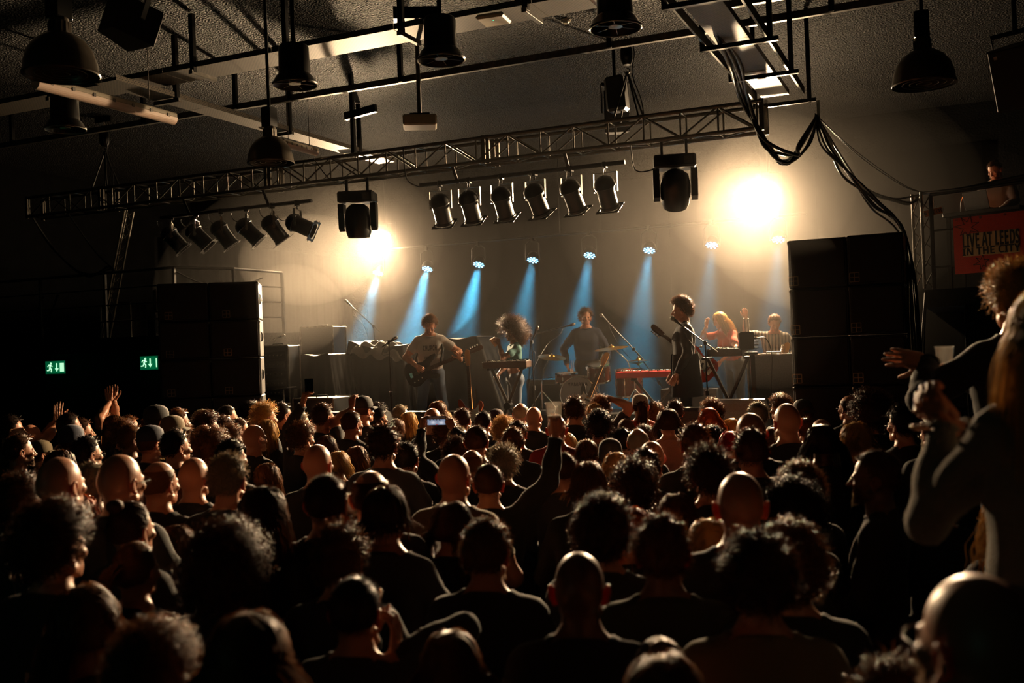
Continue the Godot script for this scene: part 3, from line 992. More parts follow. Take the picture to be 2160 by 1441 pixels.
func par_can(_x: bool) -> Node3D:
	# hangs from the origin; the can points along -z of its pivot
	var t := thing("par_can", "", "stage lamp", Vector3.ZERO, 0.0, "par cans under the truss")
	var st := mb()
	box(st, Vector3(0, -0.01, 0), Vector3(0.05, 0.08, 0.07), Basis(), 0.006)
	tube(st, [Vector3(0, -0.04, 0), Vector3(0, -0.1, 0)], 0.01, 6)
	obj("clamp", st, M.blackmetal, t)
	st = mb()
	bar(st, Vector3(-0.148, -0.1, 0), Vector3(0.148, -0.1, 0), 0.006, 0.028)
	bar(st, Vector3(-0.148, -0.098, 0), Vector3(-0.148, -0.33, 0), 0.006, 0.028)
	bar(st, Vector3(0.148, -0.098, 0), Vector3(0.148, -0.33, 0), 0.006, 0.028)
	obj("yoke", st, M.steel, t)
	var p := Node3D.new()
	p.name = "can"
	t.add_child(p)
	p.position = Vector3(0, -0.3, 0)
	# y of the lathe is the axis of the can: dome at +y, mouth at -y
	var b := MeshInstance3D.new()
	st = mb()
	lathe(st, [Vector2(0, 0.17), Vector2(0.05, 0.163), Vector2(0.092, 0.14), Vector2(0.12, 0.1), Vector2(0.128, 0.06), Vector2(0.132, 0.055), Vector2(0.132, 0.045), Vector2(0.122, 0.04), Vector2(0.108, -0.02), Vector2(0.108, -0.2), Vector2(0.118, -0.21), Vector2(0.118, -0.235), Vector2(0.103, -0.235), Vector2(0.1, 0.02), Vector2(0.0, 0.05)], 30, upright(Vector3.ZERO))
	obj("can_body", st, M.gloss, p)
	st = mb()
	for k in 4:
		var a := k * PI / 2
		box(st, Vector3(cos(a) * 0.126, -0.243, sin(a) * 0.126), Vector3(0.03, 0.006, 0.282), Basis(Vector3.UP, -a))
	for k in 4:
		var a := k * PI / 2 + PI / 4
		box(st, Vector3(cos(a) * 0.15, -0.243, sin(a) * 0.15), Vector3(0.04, 0.004, 0.11), Basis(Vector3.UP, -a))
	obj("gel_frame", st, M.blackmetal, p)
	for s in [-1.0, 1.0]:
		st = mb()
		lathe(st, [Vector2(0, 0.0), Vector2(0.02, 0.0), Vector2(0.02, 0.022), Vector2(0.0, 0.022)], 12, Transform3D(Basis(Vector3.BACK, -PI / 2 * s), Vector3(0.125 * s, 0, 0)))
		obj("tilt_knob", st, M.steel, p)
	st = mb()
	tube(st, bend([Vector3(0, 0.165, 0.02), Vector3(0.03, 0.22, 0.04), Vector3(0.05, 0.28, 0.02), Vector3(0.02, 0.3, 0.0)]), 0.006, 6)
	obj("lamp_cable", st, M.cable, p)
	return t

func aim_can(can: Node3D, first: bool, at: Vector3, turn: float, tilt: float, label: String) -> void:
	var o: Node3D = can if first else dup(can, at, turn, label)
	o.position = at
	o.rotation.y = turn
	o.set_meta("label", label)
	# tilt 0 hangs mouth down; larger tilts swing the mouth towards the stage
	(o.get_node("can") as Node3D).rotation.x = tilt

func moving_head(at: Vector3, turn: float, tilt: float, label: String) -> void:
	var t := thing("moving_head", label, "stage lamp", at, turn, "moving head lamps under the truss")
	var st := mb()
	for x in [-0.14, 0.14]:
		st = mb()
		bar(st, Vector3(x, 0.02, 0), Vector3(x, 0.22, 0), 0.03, 0.05)
		obj("clamp", st, M.blackmetal, t)
	st = mb()
	box(st, Vector3(0, -0.06, 0), Vector3(0.48, 0.15, 0.32), Basis(), 0.02)
	obj("base", st, M.gloss, t)
	st = mb()
	box(st, Vector3(0.15, -0.06, 0.155), Vector3(0.1, 0.09, 0.012), Basis(), 0.004)
	obj("connector_panel", st, M.case_grey, t)
	for s in [-1.0, 1.0]:
		st = mb()
		prism(st, PackedVector2Array([Vector2(-0.08, 0), Vector2(0.08, 0), Vector2(0.085, -0.12), Vector2(0.06, -0.32), Vector2(0.0, -0.36), Vector2(-0.06, -0.32), Vector2(-0.085, -0.12)]), 0.075, Transform3D(Basis(Vector3.UP, PI / 2), Vector3(0.215 * s, -0.14, 0)))
		obj("arm", st, M.gloss, t)
	var h := Node3D.new()
	h.name = "head"
	t.add_child(h)
	h.position = Vector3(0, -0.37, 0)
	h.rotation.x = -tilt
	st = mb()
	lathe(st, [Vector2(0, 0.23), Vector2(0.09, 0.222), Vector2(0.15, 0.17), Vector2(0.172, 0.06), Vector2(0.174, -0.05), Vector2(0.165, -0.15), Vector2(0.14, -0.22), Vector2(0.125, -0.22), Vector2(0.11, -0.18), Vector2(0.0, -0.17)], 28, Transform3D(Basis(Vector3.RIGHT, 0.5), Vector3.ZERO))
	obj("lamp_housing", st, M.gloss, h)
	st = mb()
	lathe(st, [Vector2(0.1, -0.165), Vector2(0.06, -0.185), Vector2(0.0, -0.19)], 24, Transform3D(Basis(Vector3.RIGHT, 0.5), Vector3.ZERO))
	obj("front_lens", st, M.glossblack, h)

# ---------------------------------------------------------------- loudspeaker stacks beside the stage

func pa_stack(x: float, z: float, w: float, turn: float, where: String, badge_x: float) -> void:
	var st := mb()
	var plinth := thing("speaker_plinth", "low black plinth under the " + where, "plinth", Vector3(x, 0, z), turn)
	box(st, Vector3(0, 0.15, -0.35), Vector3(w, 0.3, 0.68), Basis(), 0.01)
	obj("box", st, M.cabinet, plinth)
	st = mb()
	box(st, Vector3(0, 0.04, 0.0), Vector3(w - 0.02, 0.06, 0.02))
	obj("kick_strip", st, M.blackmetal, plinth)
	var order := ["lowest", "second", "third", "fourth", "fifth", "topmost"]
	for i in 6:
		var t := thing("speaker_cabinet", "%s cabinet from the floor in the %s" % [order[i], where] if i > 0 and i < 5 else "%s cabinet of the %s" % [order[i], where], "loudspeaker", Vector3(x, 0.3 + i * 0.5, z), turn, "cabinets of the " + where)
		st = mb()
		box(st, Vector3(0, 0.249, -0.37), Vector3(w - 0.008, 0.494, 0.7), Basis(), 0.012)
		obj("box", st, M.cabinet, t)
		st = mb()
		box(st, Vector3(0, 0.249, -0.016), Vector3(w - 0.05, 0.455, 0.016), Basis(), 0.006)
		obj("grille", st, M.grille, t)
		# the square badge in the corner of the grille
		st = mb()
		var s := 0.045
		for e in [[-s, -s, s, -s], [s, -s, s, s], [s, s, -s, s], [-s, s, -s, -s], [0, -s, 0, s], [-s, 0, s, 0]]:
			bar(st, Vector3(badge_x + e[0], 0.06 + s * 0.4 + e[1], -0.005), Vector3(badge_x + e[2], 0.06 + s * 0.4 + e[3], -0.005), 0.006, 0.004)
		obj("badge", st, M.badge, t)
		for sd in [-1.0, 1.0]:
			st = mb()
			box(st, Vector3(sd * (w * 0.5 - 0.003), 0.27, -0.2), Vector3(0.012, 0.14, 0.1), Basis(), 0.004)
			obj("handle_plate", st, M.blackmetal, t)
			st = mb()
			tube(st, [Vector3(sd * (w * 0.5 + 0.004), 0.21, -0.2), Vector3(sd * (w * 0.5 + 0.014), 0.23, -0.2), Vector3(sd * (w * 0.5 + 0.014), 0.31, -0.2), Vector3(sd * (w * 0.5 + 0.004), 0.33, -0.2)], 0.008, 6)
			obj("handle", st, M.steel, t)
			st = mb()
			box(st, Vector3(sd * (w * 0.5 - 0.002), 0.47, -0.06), Vector3(0.008, 0.03, 0.06))
			obj("rigging_plate", st, M.steel, t)

func public_address() -> void:
	M.badge = mat(Color(0.55, 0.45, 0.33), 0.4, 0.3)
	pa_stack(-1.255, -10.5, 0.585, 0.0, "speaker stack nearest the singer", -0.24)
	pa_stack(-0.695, -10.42, 0.53, 0.0, "speaker stack beside the balcony with the banner", -0.2)
	pa_stack(-8.59, -10.41, 0.64, 0.6, "speaker stack nearest the guitarist", -0.1)
	pa_stack(-9.12, -10.05, 0.64, 0.6, "speaker stack below the railed balcony", -0.18)

# ---------------------------------------------------------------- the balconies either side

func railing(called: String, label: String, path: Array, base: float, top: float, bars: int) -> Node3D:
	var t := thing(called, label, "railing", path[0])
	for i in path.size() - 1:
		var a: Vector3 = path[i] - path[0]
		var b: Vector3 = path[i + 1] - path[0]
		for k in bars + 1:
			var y: float = lerpf(base + 0.25, top, float(k) / bars) - path[0].y
			var st := mb()
			tube(st, [Vector3(a.x, y, a.z), Vector3(b.x, y, b.z)], 0.022 if k == bars else 0.011, 8)
			obj("hand_rail" if k == bars else "rail", st, M.railpaint, t)
		var n := maxi(1, int(a.distance_to(b) / 1.1))
		for k in n + (1 if i == path.size() - 2 else 0):
			var p := a.lerp(b, float(k) / n)
			var st := mb()
			bar(st, Vector3(p.x, base - path[0].y, p.z), Vector3(p.x, top - path[0].y, p.z), 0.045, 0.045, 0.004)
			obj("post", st, M.railpaint, t)
	return t

func ladder_truss(called: String, label: String, a: Vector3, b: Vector3, w: float, rungs: int, m: Material) -> void:
	# a slim three-chord truss from a to b
	var t := thing(called, label, "truss", a)
	var d := b - a
	var f := frame_of(d)
	var c := [f.x * w * 0.5, -f.x * w * 0.5, f.z * w * 0.8]
	for k in 3:
		var st := mb()
		tube(st, [c[k], c[k] + d], 0.017, 8)
		obj("chord", st, m, t)
	for i in rungs:
		var p := d * float(i) / rungs
		var q := d * float(i + 1) / rungs
		for k in 3:
			var st := mb()
			tube(st, [c[k] + p, c[(k + 1) % 3] + q], 0.007, 5, false)
			obj("brace", st, m, t)

func case_box(called: String, label: String, category: String, at: Vector3, size: Vector3, turn: float, m: Material, speaker := false) -> Node3D:
	# a road case or a boxed amplifier: body, metal edges, corners, handle
	var t := thing(called, label, category, at, turn)
	var st := mb()
	box(st, Vector3(0, size.y * 0.5, 0), size, Basis(), 0.008)
	obj("box", st, m, t)
	var h := size * 0.5
	if not speaker:
		for sx in [-1.0, 1.0]:
			for sz in [-1.0, 1.0]:
				st = mb()
				bar(st, Vector3(h.x * sx, 0.005, h.z * sz), Vector3(h.x * sx, size.y - 0.005, h.z * sz), 0.022, 0.022, 0.003)
				obj("edge_trim", st, M.steel, t)
		for sz in [-1.0, 1.0]:
			st = mb()
			bar(st, Vector3(-h.x, size.y, h.z * sz), Vector3(h.x, size.y, h.z * sz), 0.022, 0.022, 0.003)
			obj("edge_trim", st, M.steel, t)
	else:
		st = mb()
		box(st, Vector3(0, h.y, h.z + 0.004), Vector3(size.x * 0.9, size.y * 0.8, 0.012), Basis(), 0.004)
		obj("grille", st, M.grille, t)
	st = mb()
	tube(st, [Vector3(-0.09, size.y, 0), Vector3(-0.08, size.y + 0.03, 0), Vector3(0.08, size.y + 0.03, 0), Vector3(0.09, size.y, 0)], 0.008, 6)
	obj("handle", st, M.blackmetal, t)
	for sx in [-1.0, 1.0]:
		st = mb()
		box(st, Vector3(sx * (h.x + 0.002), h.y, 0), Vector3(0.008, minf(0.12, size.y * 0.5), 0.14), Basis(), 0.003)
		obj("side_handle", st, M.steel, t)
	return t

func star(st: SurfaceTool, at: Vector3, r: float, points: int, b: Basis, wide: float, turn := 0.0) -> void:
	var p := []
	for i in points * 2:
		var a := PI * i / points + turn
		var rr := r if i % 2 == 0 else r * 0.42
		p.append(at + b * Vector3(cos(a) * rr * (1.0 + 0.25 * sin(i * 2.3)), sin(a) * rr, 0))
	for i in p.size(): bar(st, p[i], p[(i + 1) % p.size()], wide, 0.002)

func balconies() -> void:
	M.railpaint = textured(Color(0.2, 0.19, 0.18), 0.35, 0.5, M.grain, 4.0)
	# beyond the far stack
	slab("floor_balcony", Vector3(-16.0, 2.45, -14.0), Vector3(-10.0, 2.67, -11.3), M.wall, "black balcony floor with a railing", "balcony")
	railing("balcony_railing", "black railing round the balcony beyond the far speakers", [Vector3(-15.9, 2.67, -11.36), Vector3(-10.45, 2.67, -11.36), Vector3(-10.05, 2.67, -12.2), Vector3(-10.05, 2.67, -13.4)], 2.67, 3.66, 3)
	exit_sign(Vector3(-13.02, 2.25, -11.5), Vector2(0.42, 0.2), true, "green lit exit sign with a running figure, further from the speakers")
	exit_sign(Vector3(-11.08, 2.27, -11.5), Vector2(0.34, 0.2), false, "green lit exit sign with a running figure, beside the speakers")
	ladder_truss("lighting_tower", "slim leaning ladder truss on the dark balcony", Vector3(-12.1, 2.67, -11.62), Vector3(-11.55, 4.62, -11.66), 0.14, 12, M.truss)
	case_box("floor_speaker", "upper grey monitor speaker with a handle on the balcony", "loudspeaker", Vector3(-10.98, 3.04, -11.75), Vector3(0.34, 0.34, 0.34), 0.9, M.case_grey, true)
	case_box("floor_speaker", "lower grey monitor speaker standing on the balcony floor", "loudspeaker", Vector3(-10.98, 2.67, -11.75), Vector3(0.36, 0.36, 0.36), 0.8, M.case_grey, true)
	case_box("flight_case", "grey road case behind the leaning ladder truss", "road case", Vector3(-12.2, 2.67, -12.1), Vector3(0.5, 0.55, 0.5), 0.3, M.case_grey)
	var t := thing("folded_stand", "folded keyboard stand leaning at the dark end of the balcony", "stand", Vector3(-13.9, 2.67, -11.8))
	for k in [[0.0, 0.3], [0.35, 0.62]]:
		var st := mb()
		bar(st, Vector3(k[0] - 0.2, 0.0, 0), Vector3(k[1], 0.75, 0.02), 0.02, 0.03)
		obj("leg", st, M.steel, t)
	var st := mb()
	bar(st, Vector3(0.1, 0.4, 0.01), Vector3(0.42, 0.42, 0.01), 0.03, 0.03)
	obj("crossbar", st, M.steel, t)
	# above the wing beside the near stack
	st = mb()
	var poly := PackedVector2Array([Vector2(-0.3, 12.35), Vector2(3.99, 10.4), Vector2(3.99, 17.95), Vector2(-0.3, 17.95)])
	prism(st, poly, 0.2, Transform3D(Basis(Vector3.RIGHT, -PI / 2), Vector3(0, 2.68, 0)))
	struct("floor_balcony", st, M.wall, "black balcony floor behind the orange banner", "balcony")
	var a := Vector3(-0.2, 2.78, -12.3)
	var b := Vector3(3.9, 2.78, -10.44)
	railing("balcony_railing", "dark railing with cables above the orange banner", [a, b], 2.78, 3.86, 2)
	var d := (b - a).normalized()
	var out := Vector3(-d.z, 0, d.x)
	if out.z < 0.0: out = -out
	var fb := Basis(d, Vector3.UP, d.cross(Vector3.UP))
	t = thing("banner", "orange festival banner reading LIVE AT LEEDS IN THE CITY on the balcony", "banner", a + d * 0.27 + out * 0.06 + Vector3(0, 0.46, 0))
	t.basis = fb
	st = mb()
	box(st, Vector3(0.56, 0, 0), Vector3(1.12, 0.62, 0.006))
	obj("sheet", st, textured(Color(0.8, 0.2, 0.08), 0.6, 0.0, M.grain, 5.0), t)
	var ink := mat(Color(0.06, 0.05, 0.045), 0.6)
	var pale := mat(Color(0.75, 0.6, 0.42), 0.6)
	st = mb()
	box(st, Vector3(0.4, 0.045, 0.0045), Vector3(0.6, 0.16, 0.003))
	box(st, Vector3(0.4, -0.075, 0.0045), Vector3(0.6, 0.1, 0.003))
	obj("letter_ground", st, pale, t)
	lettering("line_one", "LIVE AT LEEDS", 0.15, 0.004, ink, t, Vector3(0.4, 0.045, 0.008), Vector3.ZERO, 0.44, 1)
	lettering("line_two", "IN THE CITY", 0.082, 0.004, ink, t, Vector3(0.4, -0.075, 0.008), Vector3.ZERO, 0.95, 1)
	for s in [[0.16, 0.2, 0.13, 7], [0.3, -0.2, 0.08, 6], [0.9, -0.19, 0.11, 7], [0.6, -0.24, 0.06, 6]]:
		st = mb()
		star(st, Vector3(s[0], s[1], 0.005), s[2], s[3], Basis(), 0.006, 0.3)
		obj("star_outline", st, ink, t)
	# eyelets along the top edge
	for k in 5:
		st = mb()
		lathe(st, [Vector2(0.008, 0.0), Vector2(0.014, 0.002), Vector2(0.014, 0.006), Vector2(0.008, 0.006)], 10, Transform3D(Basis(Vector3.RIGHT, PI / 2), Vector3(0.04 + k * 0.26, 0.29, 0.0)))
		obj("eyelet", st, M.steel, t)
	ladder_truss("lighting_tower", "upright truss tower with cables at the corner of the balcony", Vector3(-0.3, 2.8, -12.45), Vector3(-0.3, 3.9, -12.45), 0.2, 5, M.truss)
	t = thing("hanging_tag", "small orange paper tag tied to the truss tower", "tag", Vector3(-0.18, 3.66, -12.3), 0.3)
	st = mb()
	box(st, Vector3(0, 0, 0), Vector3(0.2, 0.07, 0.004), Basis(Vector3.BACK, 0.2))
	obj("card", st, mat(Color(0.75, 0.4, 0.15), 0.6), t)
	lettering("print", "IN THE CITY", 0.035, 0.002, ink, t, Vector3(0, 0, 0.003), Vector3(0, 0, 0.2), 0.9, 1)
	st = mb()
	tube(st, [Vector3(0.05, 0.03, 0), Vector3(0.02, 0.14, -0.05)], 0.003, 5)
	obj("string", st, M.cable, t)
	# control desk with a laptop
	t = thing("control_desk", "dark lighting desk behind the balcony railing", "desk", Vector3(0.42, 2.78, -13.35), -0.4)
	st = mb()
	box(st, Vector3(0, 0.93, 0), Vector3(0.9, 0.05, 0.5), Basis(), 0.006)
	obj("desk_top", st, M.black, t)
	for sx in [-0.4, 0.4]:
		for sz in [-0.2, 0.2]:
			st = mb()
			bar(st, Vector3(sx, 0, sz), Vector3(sx, 0.91, sz), 0.04, 0.04)
			obj("leg", st, M.blackmetal, t)
	t = thing("laptop", "open laptop with a dim teal screen on the lighting desk", "laptop", Vector3(0.36, 3.735, -13.3), 2.5)
	st = mb()
	box(st, Vector3(0, 0.008, 0), Vector3(0.32, 0.014, 0.22), Basis(), 0.004)
	obj("keyboard_base", st, M.case_grey, t)
	st = mb()
	box(st, Vector3(0, 0.12, -0.13), Vector3(0.32, 0.22, 0.01), Basis(Vector3.RIGHT, -0.25), 0.003)
	obj("lid", st, M.case_grey, t)
	st = mb()
	box(st, Vector3(0, 0.12, -0.123), Vector3(0.29, 0.19, 0.004), Basis(Vector3.RIGHT, -0.25))
	obj("screen", st, glow(Color(0.05, 0.3, 0.33), 0.35), t)
	t = thing("desk_lamp", "small gooseneck lamp glowing orange on the lighting desk", "lamp", Vector3(0.12, 3.735, -13.62))
	st = mb()
	tube(st, bend([Vector3(0, 0, 0), Vector3(0, 0.15, 0), Vector3(0.03, 0.24, -0.03), Vector3(0.1, 0.26, -0.06)]), 0.006, 6)
	obj("gooseneck", st, M.blackmetal, t)
	st = mb()
	lathe(st, [Vector2(0.012, 0.0), Vector2(0.028, -0.03), Vector2(0.03, -0.045)], 12, upright(Vector3(0.1, 0.265, -0.06)))
	obj("lamp_shade", st, M.blackmetal, t)
	st = mb()
	lathe(st, [Vector2(0, -0.035), Vector2(0.014, -0.025), Vector2(0.012, -0.012), Vector2(0, -0.008)], 10, upright(Vector3(0.1, 0.265, -0.06)))
	obj("bulb", st, glow(Color(1.0, 0.5, 0.2), 1.5), t)
	var dl := OmniLight3D.new()
	dl.name = "desk_lamp_light"
	dl.light_color = Color(1.0, 0.5, 0.22)
	dl.light_energy = 0.05
	dl.light_size = 0.02
	dl.omni_range = 12.0
	dl.omni_attenuation = 2.0
	dl.shadow_enabled = true
	t.add_child(dl)
	dl.position = Vector3(0.1, 0.2, -0.06)
	case_box("flight_case", "dark road case standing under the truss tower", "road case", Vector3(0.42, 0.0, -11.3), Vector3(0.7, 0.9, 0.6), 0.42, M.black)

# ---------------------------------------------------------------- instruments and gear on the stage

func mic_stand(at: Vector3, h: float, boom_from: Vector3, mic_at: Vector3, label: String, tail := 0.0, straight := false) -> void:
	# at: foot on the deck; boom_from and mic_at: world points where the boom crosses the pole and where the microphone sits
	var t := thing("microphone_stand", label, "microphone", at)
	var st := mb()
	var top := boom_from - at
	tube(st, [Vector3(0, 0.05, 0), Vector3(0, h * 0.55, 0).lerp(Vector3(top.x, h * 0.55, top.z), 0.5)], 0.012, 8)
	tube(st, [Vector3(0, h * 0.5, 0).lerp(Vector3(top.x, h * 0.5, top.z), 0.45), top], 0.008, 8)
	obj("pole", st, M.standmetal, t)
	for k in 3:
		st = mb()
		var a := TAU * k / 3.0 + 0.5
		tube(st, [Vector3(0, 0.16, 0), Vector3(cos(a) * 0.3, 0.012, sin(a) * 0.3)], 0.009, 6)
		obj("leg", st, M.standmetal, t)
	st = mb()
	lathe(st, [Vector2(0, -0.03), Vector2(0.022, -0.03), Vector2(0.022, 0.03), Vector2(0.0, 0.03)], 10, upright(Vector3(top.x * 0.5, h * 0.53, top.z * 0.5)))
	obj("clutch", st, M.rubber, t)
	var m := mic_at - at
	var dir := (m - top).normalized() if m.distance_to(top) > 0.08 else Vector3(-0.5, 0.35, -0.8).normalized()
	if not straight:
		st = mb()
		tube(st, [top - dir * tail, m - dir * 0.16], 0.008, 8)
		obj("boom", st, M.standmetal, t)
		st = mb()
		box(st, top, Vector3(0.04, 0.05, 0.04), Basis(), 0.008)
		obj("boom_clamp", st, M.rubber, t)
	var mic := Node3D.new()
	mic.name = "microphone"
	t.add_child(mic)
	mic.transform = along(m - dir * 0.16, dir)
	st = mb()
	lathe(st, [Vector2(0, 0.0), Vector2(0.011, 0.002), Vector2(0.013, 0.06), Vector2(0.019, 0.115), Vector2(0.019, 0.12)], 14, upright(Vector3.ZERO))
	obj("grip", st, M.rubber, mic)
	st = mb()
	lathe(st, [Vector2(0.019, 0.12), Vector2(0.0255, 0.13), Vector2(0.026, 0.145), Vector2(0.021, 0.168), Vector2(0.01, 0.178), Vector2(0, 0.18)], 14, upright(Vector3.ZERO))
	obj("grille", st, M.steel, mic)
	st = mb()
	tube(st, bend([m - dir * 0.16, m - dir * 0.24 + Vector3(0, -0.1, 0), m.lerp(top, 0.7) + Vector3(0.03, -0.22, 0.03), Vector3(top.x * 0.6 + 0.02, h * 0.55, top.z * 0.6 + 0.02), Vector3(0.03, 0.25, 0.03), Vector3(0.12, 0.008, 0.15)]), 0.0035, 5)
	obj("cable", st, M.cable, t)

func guitar(bass: bool, body_m: Material, guard_m: Material, neck_m: Material) -> Node3D:
	# stands on its lower bout at the origin, neck along y, face towards +z
	var t := Node3D.new()
	var k := 1.12 if bass else 1.0
	var poly := PackedVector2Array()
	for v in [[0, 0], [0.1, 0.012], [0.155, 0.07], [0.162, 0.14], [0.125, 0.21], [0.112, 0.26], [0.13, 0.31], [0.152, 0.36], [0.148, 0.405], [0.12, 0.425], [0.09, 0.39], [0.06, 0.345], [0.03, 0.335], [-0.03, 0.335], [-0.06, 0.36], [-0.095, 0.425], [-0.13, 0.465], [-0.152, 0.455], [-0.152, 0.4], [-0.13, 0.33], [-0.112, 0.27], [-0.125, 0.2], [-0.16, 0.13], [-0.155, 0.06], [-0.1, 0.01]]:
		poly.append(Vector2(v[0], v[1]) * k)
	var st := mb()
	prism(st, poly, 0.042, upright(Vector3.ZERO))
	obj("body", st, body_m, t)
	st = mb()
	var gp := PackedVector2Array()
	for v in [[0.02, 0.12], [0.1, 0.1], [0.13, 0.17], [0.095, 0.24], [0.1, 0.31], [0.11, 0.385], [0.06, 0.33], [-0.045, 0.33], [-0.1, 0.36], [-0.09, 0.28], [-0.06, 0.2], [-0.03, 0.15]]: gp.append(Vector2(v[0], v[1]) * k)
	prism(st, gp, 0.004, upright(Vector3(0, 0, 0.023)))
	obj("pickguard", st, guard_m, t)
	var nl := 0.62 if bass else 0.48
	var y0 := 0.3 * k
	st = mb()
	prism(st, PackedVector2Array([Vector2(-0.028, y0), Vector2(0.028, y0), Vector2(0.021, y0 + nl), Vector2(-0.021, y0 + nl)]), 0.024, upright(Vector3(0, 0, 0.016)))
	obj("neck", st, neck_m, t)
	st = mb()
	prism(st, PackedVector2Array([Vector2(-0.0265, y0 + 0.02), Vector2(0.0265, y0 + 0.02), Vector2(0.0205, y0 + nl), Vector2(-0.0205, y0 + nl)]), 0.005, upright(Vector3(0, 0, 0.03)))
	obj("fingerboard", st, M.rosewood, t)
	for f in 14:
		st = mb()
		box(st, Vector3(0, y0 + nl * (1.0 - pow(0.944, f * 1.6 + 1.0)) * 0.98 + 0.02, 0.033), Vector3(0.042, 0.003, 0.002))
		obj("fret", st, M.steel, t)
	st = mb()
	var hp := PackedVector2Array()
	for v in [[-0.021, 0], [0.021, 0], [0.03, 0.03], [0.036, 0.13], [0.03, 0.19], [0.0, 0.205], [-0.03, 0.19], [-0.045, 0.13], [-0.035, 0.04]]: hp.append(Vector2(v[0], y0 + nl + v[1] * k))
	prism(st, hp, 0.016, upright(Vector3(0, 0, 0.012)))
	obj("headstock", st, neck_m, t)
	var n := 4 if bass else 6
	for i in n:
		st = mb()
		var p := Vector3(-0.05, y0 + nl + 0.045 * k + i * (0.13 * k / n), 0.012)
		tube(st, [p + Vector3(0.02, 0, 0), p], 0.004, 6)
		box(st, p + Vector3(-0.008, 0, 0), Vector3(0.016, 0.018, 0.01), Basis(), 0.003)
		obj("tuner", st, M.chrome, t)
		st = mb()
		var sx := lerpf(-0.018, 0.018, float(i) / (n - 1))
		tube(st, [Vector3(sx, 0.09 * k, 0.036), Vector3(sx * 0.8, y0 + nl, 0.037), Vector3(-0.02, p.y, 0.026)], 0.0011, 4, false)
		obj("string", st, M.steel, t)
	for y in ([0.17] if bass else [0.13, 0.2, 0.27]):
		st = mb()
		box(st, Vector3(0, y * k, 0.029), Vector3(0.08, 0.026, 0.012), Basis(), 0.004)
		obj("pickup", st, M.black, t)
	st = mb()
	box(st, Vector3(0, 0.08 * k, 0.03), Vector3(0.075, 0.045, 0.014), Basis(), 0.003)
	obj("bridge", st, M.chrome, t)
	for i in 3:
		st = mb()
		lathe(st, [Vector2(0.011, 0), Vector2(0.009, 0.016), Vector2(0, 0.017)], 10, Transform3D(Basis(Vector3.RIGHT, PI / 2), Vector3(0.085 + 0.012 * i, (0.2 - 0.055 * i) * k, 0.024)))
		obj("knob", st, M.chrome, t)
	return t

func put_guitar(g: Node3D, called: String, label: String, x: Transform3D) -> Node3D:
	g.name = numbered(called)
	add_child(g)
	g.transform = x
	tag(g, label, "guitar")
	return g

func guitar_stand(at: Vector3, turn: float, label: String, h := 0.75) -> void:
	var t := thing("guitar_stand", label, "stand", at, turn)
	for k in 3:
		var st := mb()
		var a := TAU * k / 3.0 + 0.52
		tube(st, [Vector3(0, 0.26, -0.06), Vector3(cos(a) * 0.26, 0.01, sin(a) * 0.24 - 0.03)], 0.009, 6)
		obj("leg", st, M.standmetal, t)
	var st := mb()
	tube(st, [Vector3(0, 0.2, -0.06), Vector3(0, h, -0.12)], 0.009, 6)
	obj("pole", st, M.standmetal, t)
	for s in [-1.0, 1.0]:
		st = mb()
		tube(st, [Vector3(0, 0.27, -0.06), Vector3(0.08 * s, 0.26, -0.03), Vector3(0.08 * s, 0.26, 0.09), Vector3(0.08 * s, 0.3, 0.1)], 0.009, 6)
		obj("cradle_arm", st, M.rubber, t)

func keyboard(at: Vector3, turn: float, size: Vector3, keys: int, m: Material, label: String) -> Node3D:
	var t := thing("keyboard", label, "keyboard", at, turn)
	var st := mb()
	box(st, Vector3(0, 0, 0), size, Basis(), 0.008)
	obj("case", st, m, t)
	var kw := size.x * 0.92 / keys
	for i in keys:
		st = mb()
		var x := -size.x * 0.46 + kw * (i + 0.5)
		box(st, Vector3(x, size.y * 0.5 + 0.006, -size.z * 0.18), Vector3(kw * 0.92, 0.016, size.z * 0.5))
		obj("white_key", st, M.white, t)
		if i % 7 in [0, 1, 3, 4, 5]:
			st = mb()
			box(st, Vector3(x + kw * 0.5, size.y * 0.5 + 0.016, -size.z * 0.08), Vector3(kw * 0.5, 0.014, size.z * 0.3))
			obj("black_key", st, M.glossblack, t)
	for i in 8:
		st = mb()
		lathe(st, [Vector2(0.009, 0), Vector2(0.008, 0.014), Vector2(0, 0.015)], 8, upright(Vector3(-size.x * 0.4 + i * size.x * 0.11, size.y * 0.5, size.z * 0.32)))
		obj("knob", st, M.chrome, t)
	return t

func x_stand(at: Vector3, turn: float, h: float, w: float, label: String) -> void:
	var t := thing("keyboard_stand", label, "stand", at, turn)
	for s in [-1.0, 1.0]:
		var st := mb()
		bar(st, Vector3(-w * 0.5 * s, 0.02, 0.03 * s), Vector3(w * 0.5 * s, h - 0.02, 0.03 * s), 0.035, 0.035, 0.003)
		obj("leg", st, M.standmetal, t)
		st = mb()
		bar(st, Vector3(-w * 0.5 * s, 0.02, -0.22), Vector3(-w * 0.5 * s, 0.02, 0.22), 0.03, 0.03, 0.003)
		obj("foot", st, M.rubber, t)
		st = mb()
		bar(st, Vector3(w * 0.5 * s, h - 0.015, -0.16), Vector3(w * 0.5 * s, h - 0.015, 0.16), 0.03, 0.03, 0.003)
		obj("support_arm", st, M.rubber, t)
	var st := mb()
	lathe(st, [Vector2(0, -0.07), Vector2(0.05, -0.07), Vector2(0.05, 0.07), Vector2(0, 0.07)], 16, Transform3D(Basis(Vector3.RIGHT, PI / 2), Vector3(0, h * 0.5, 0)))
	obj("pivot", st, M.blackmetal, t)

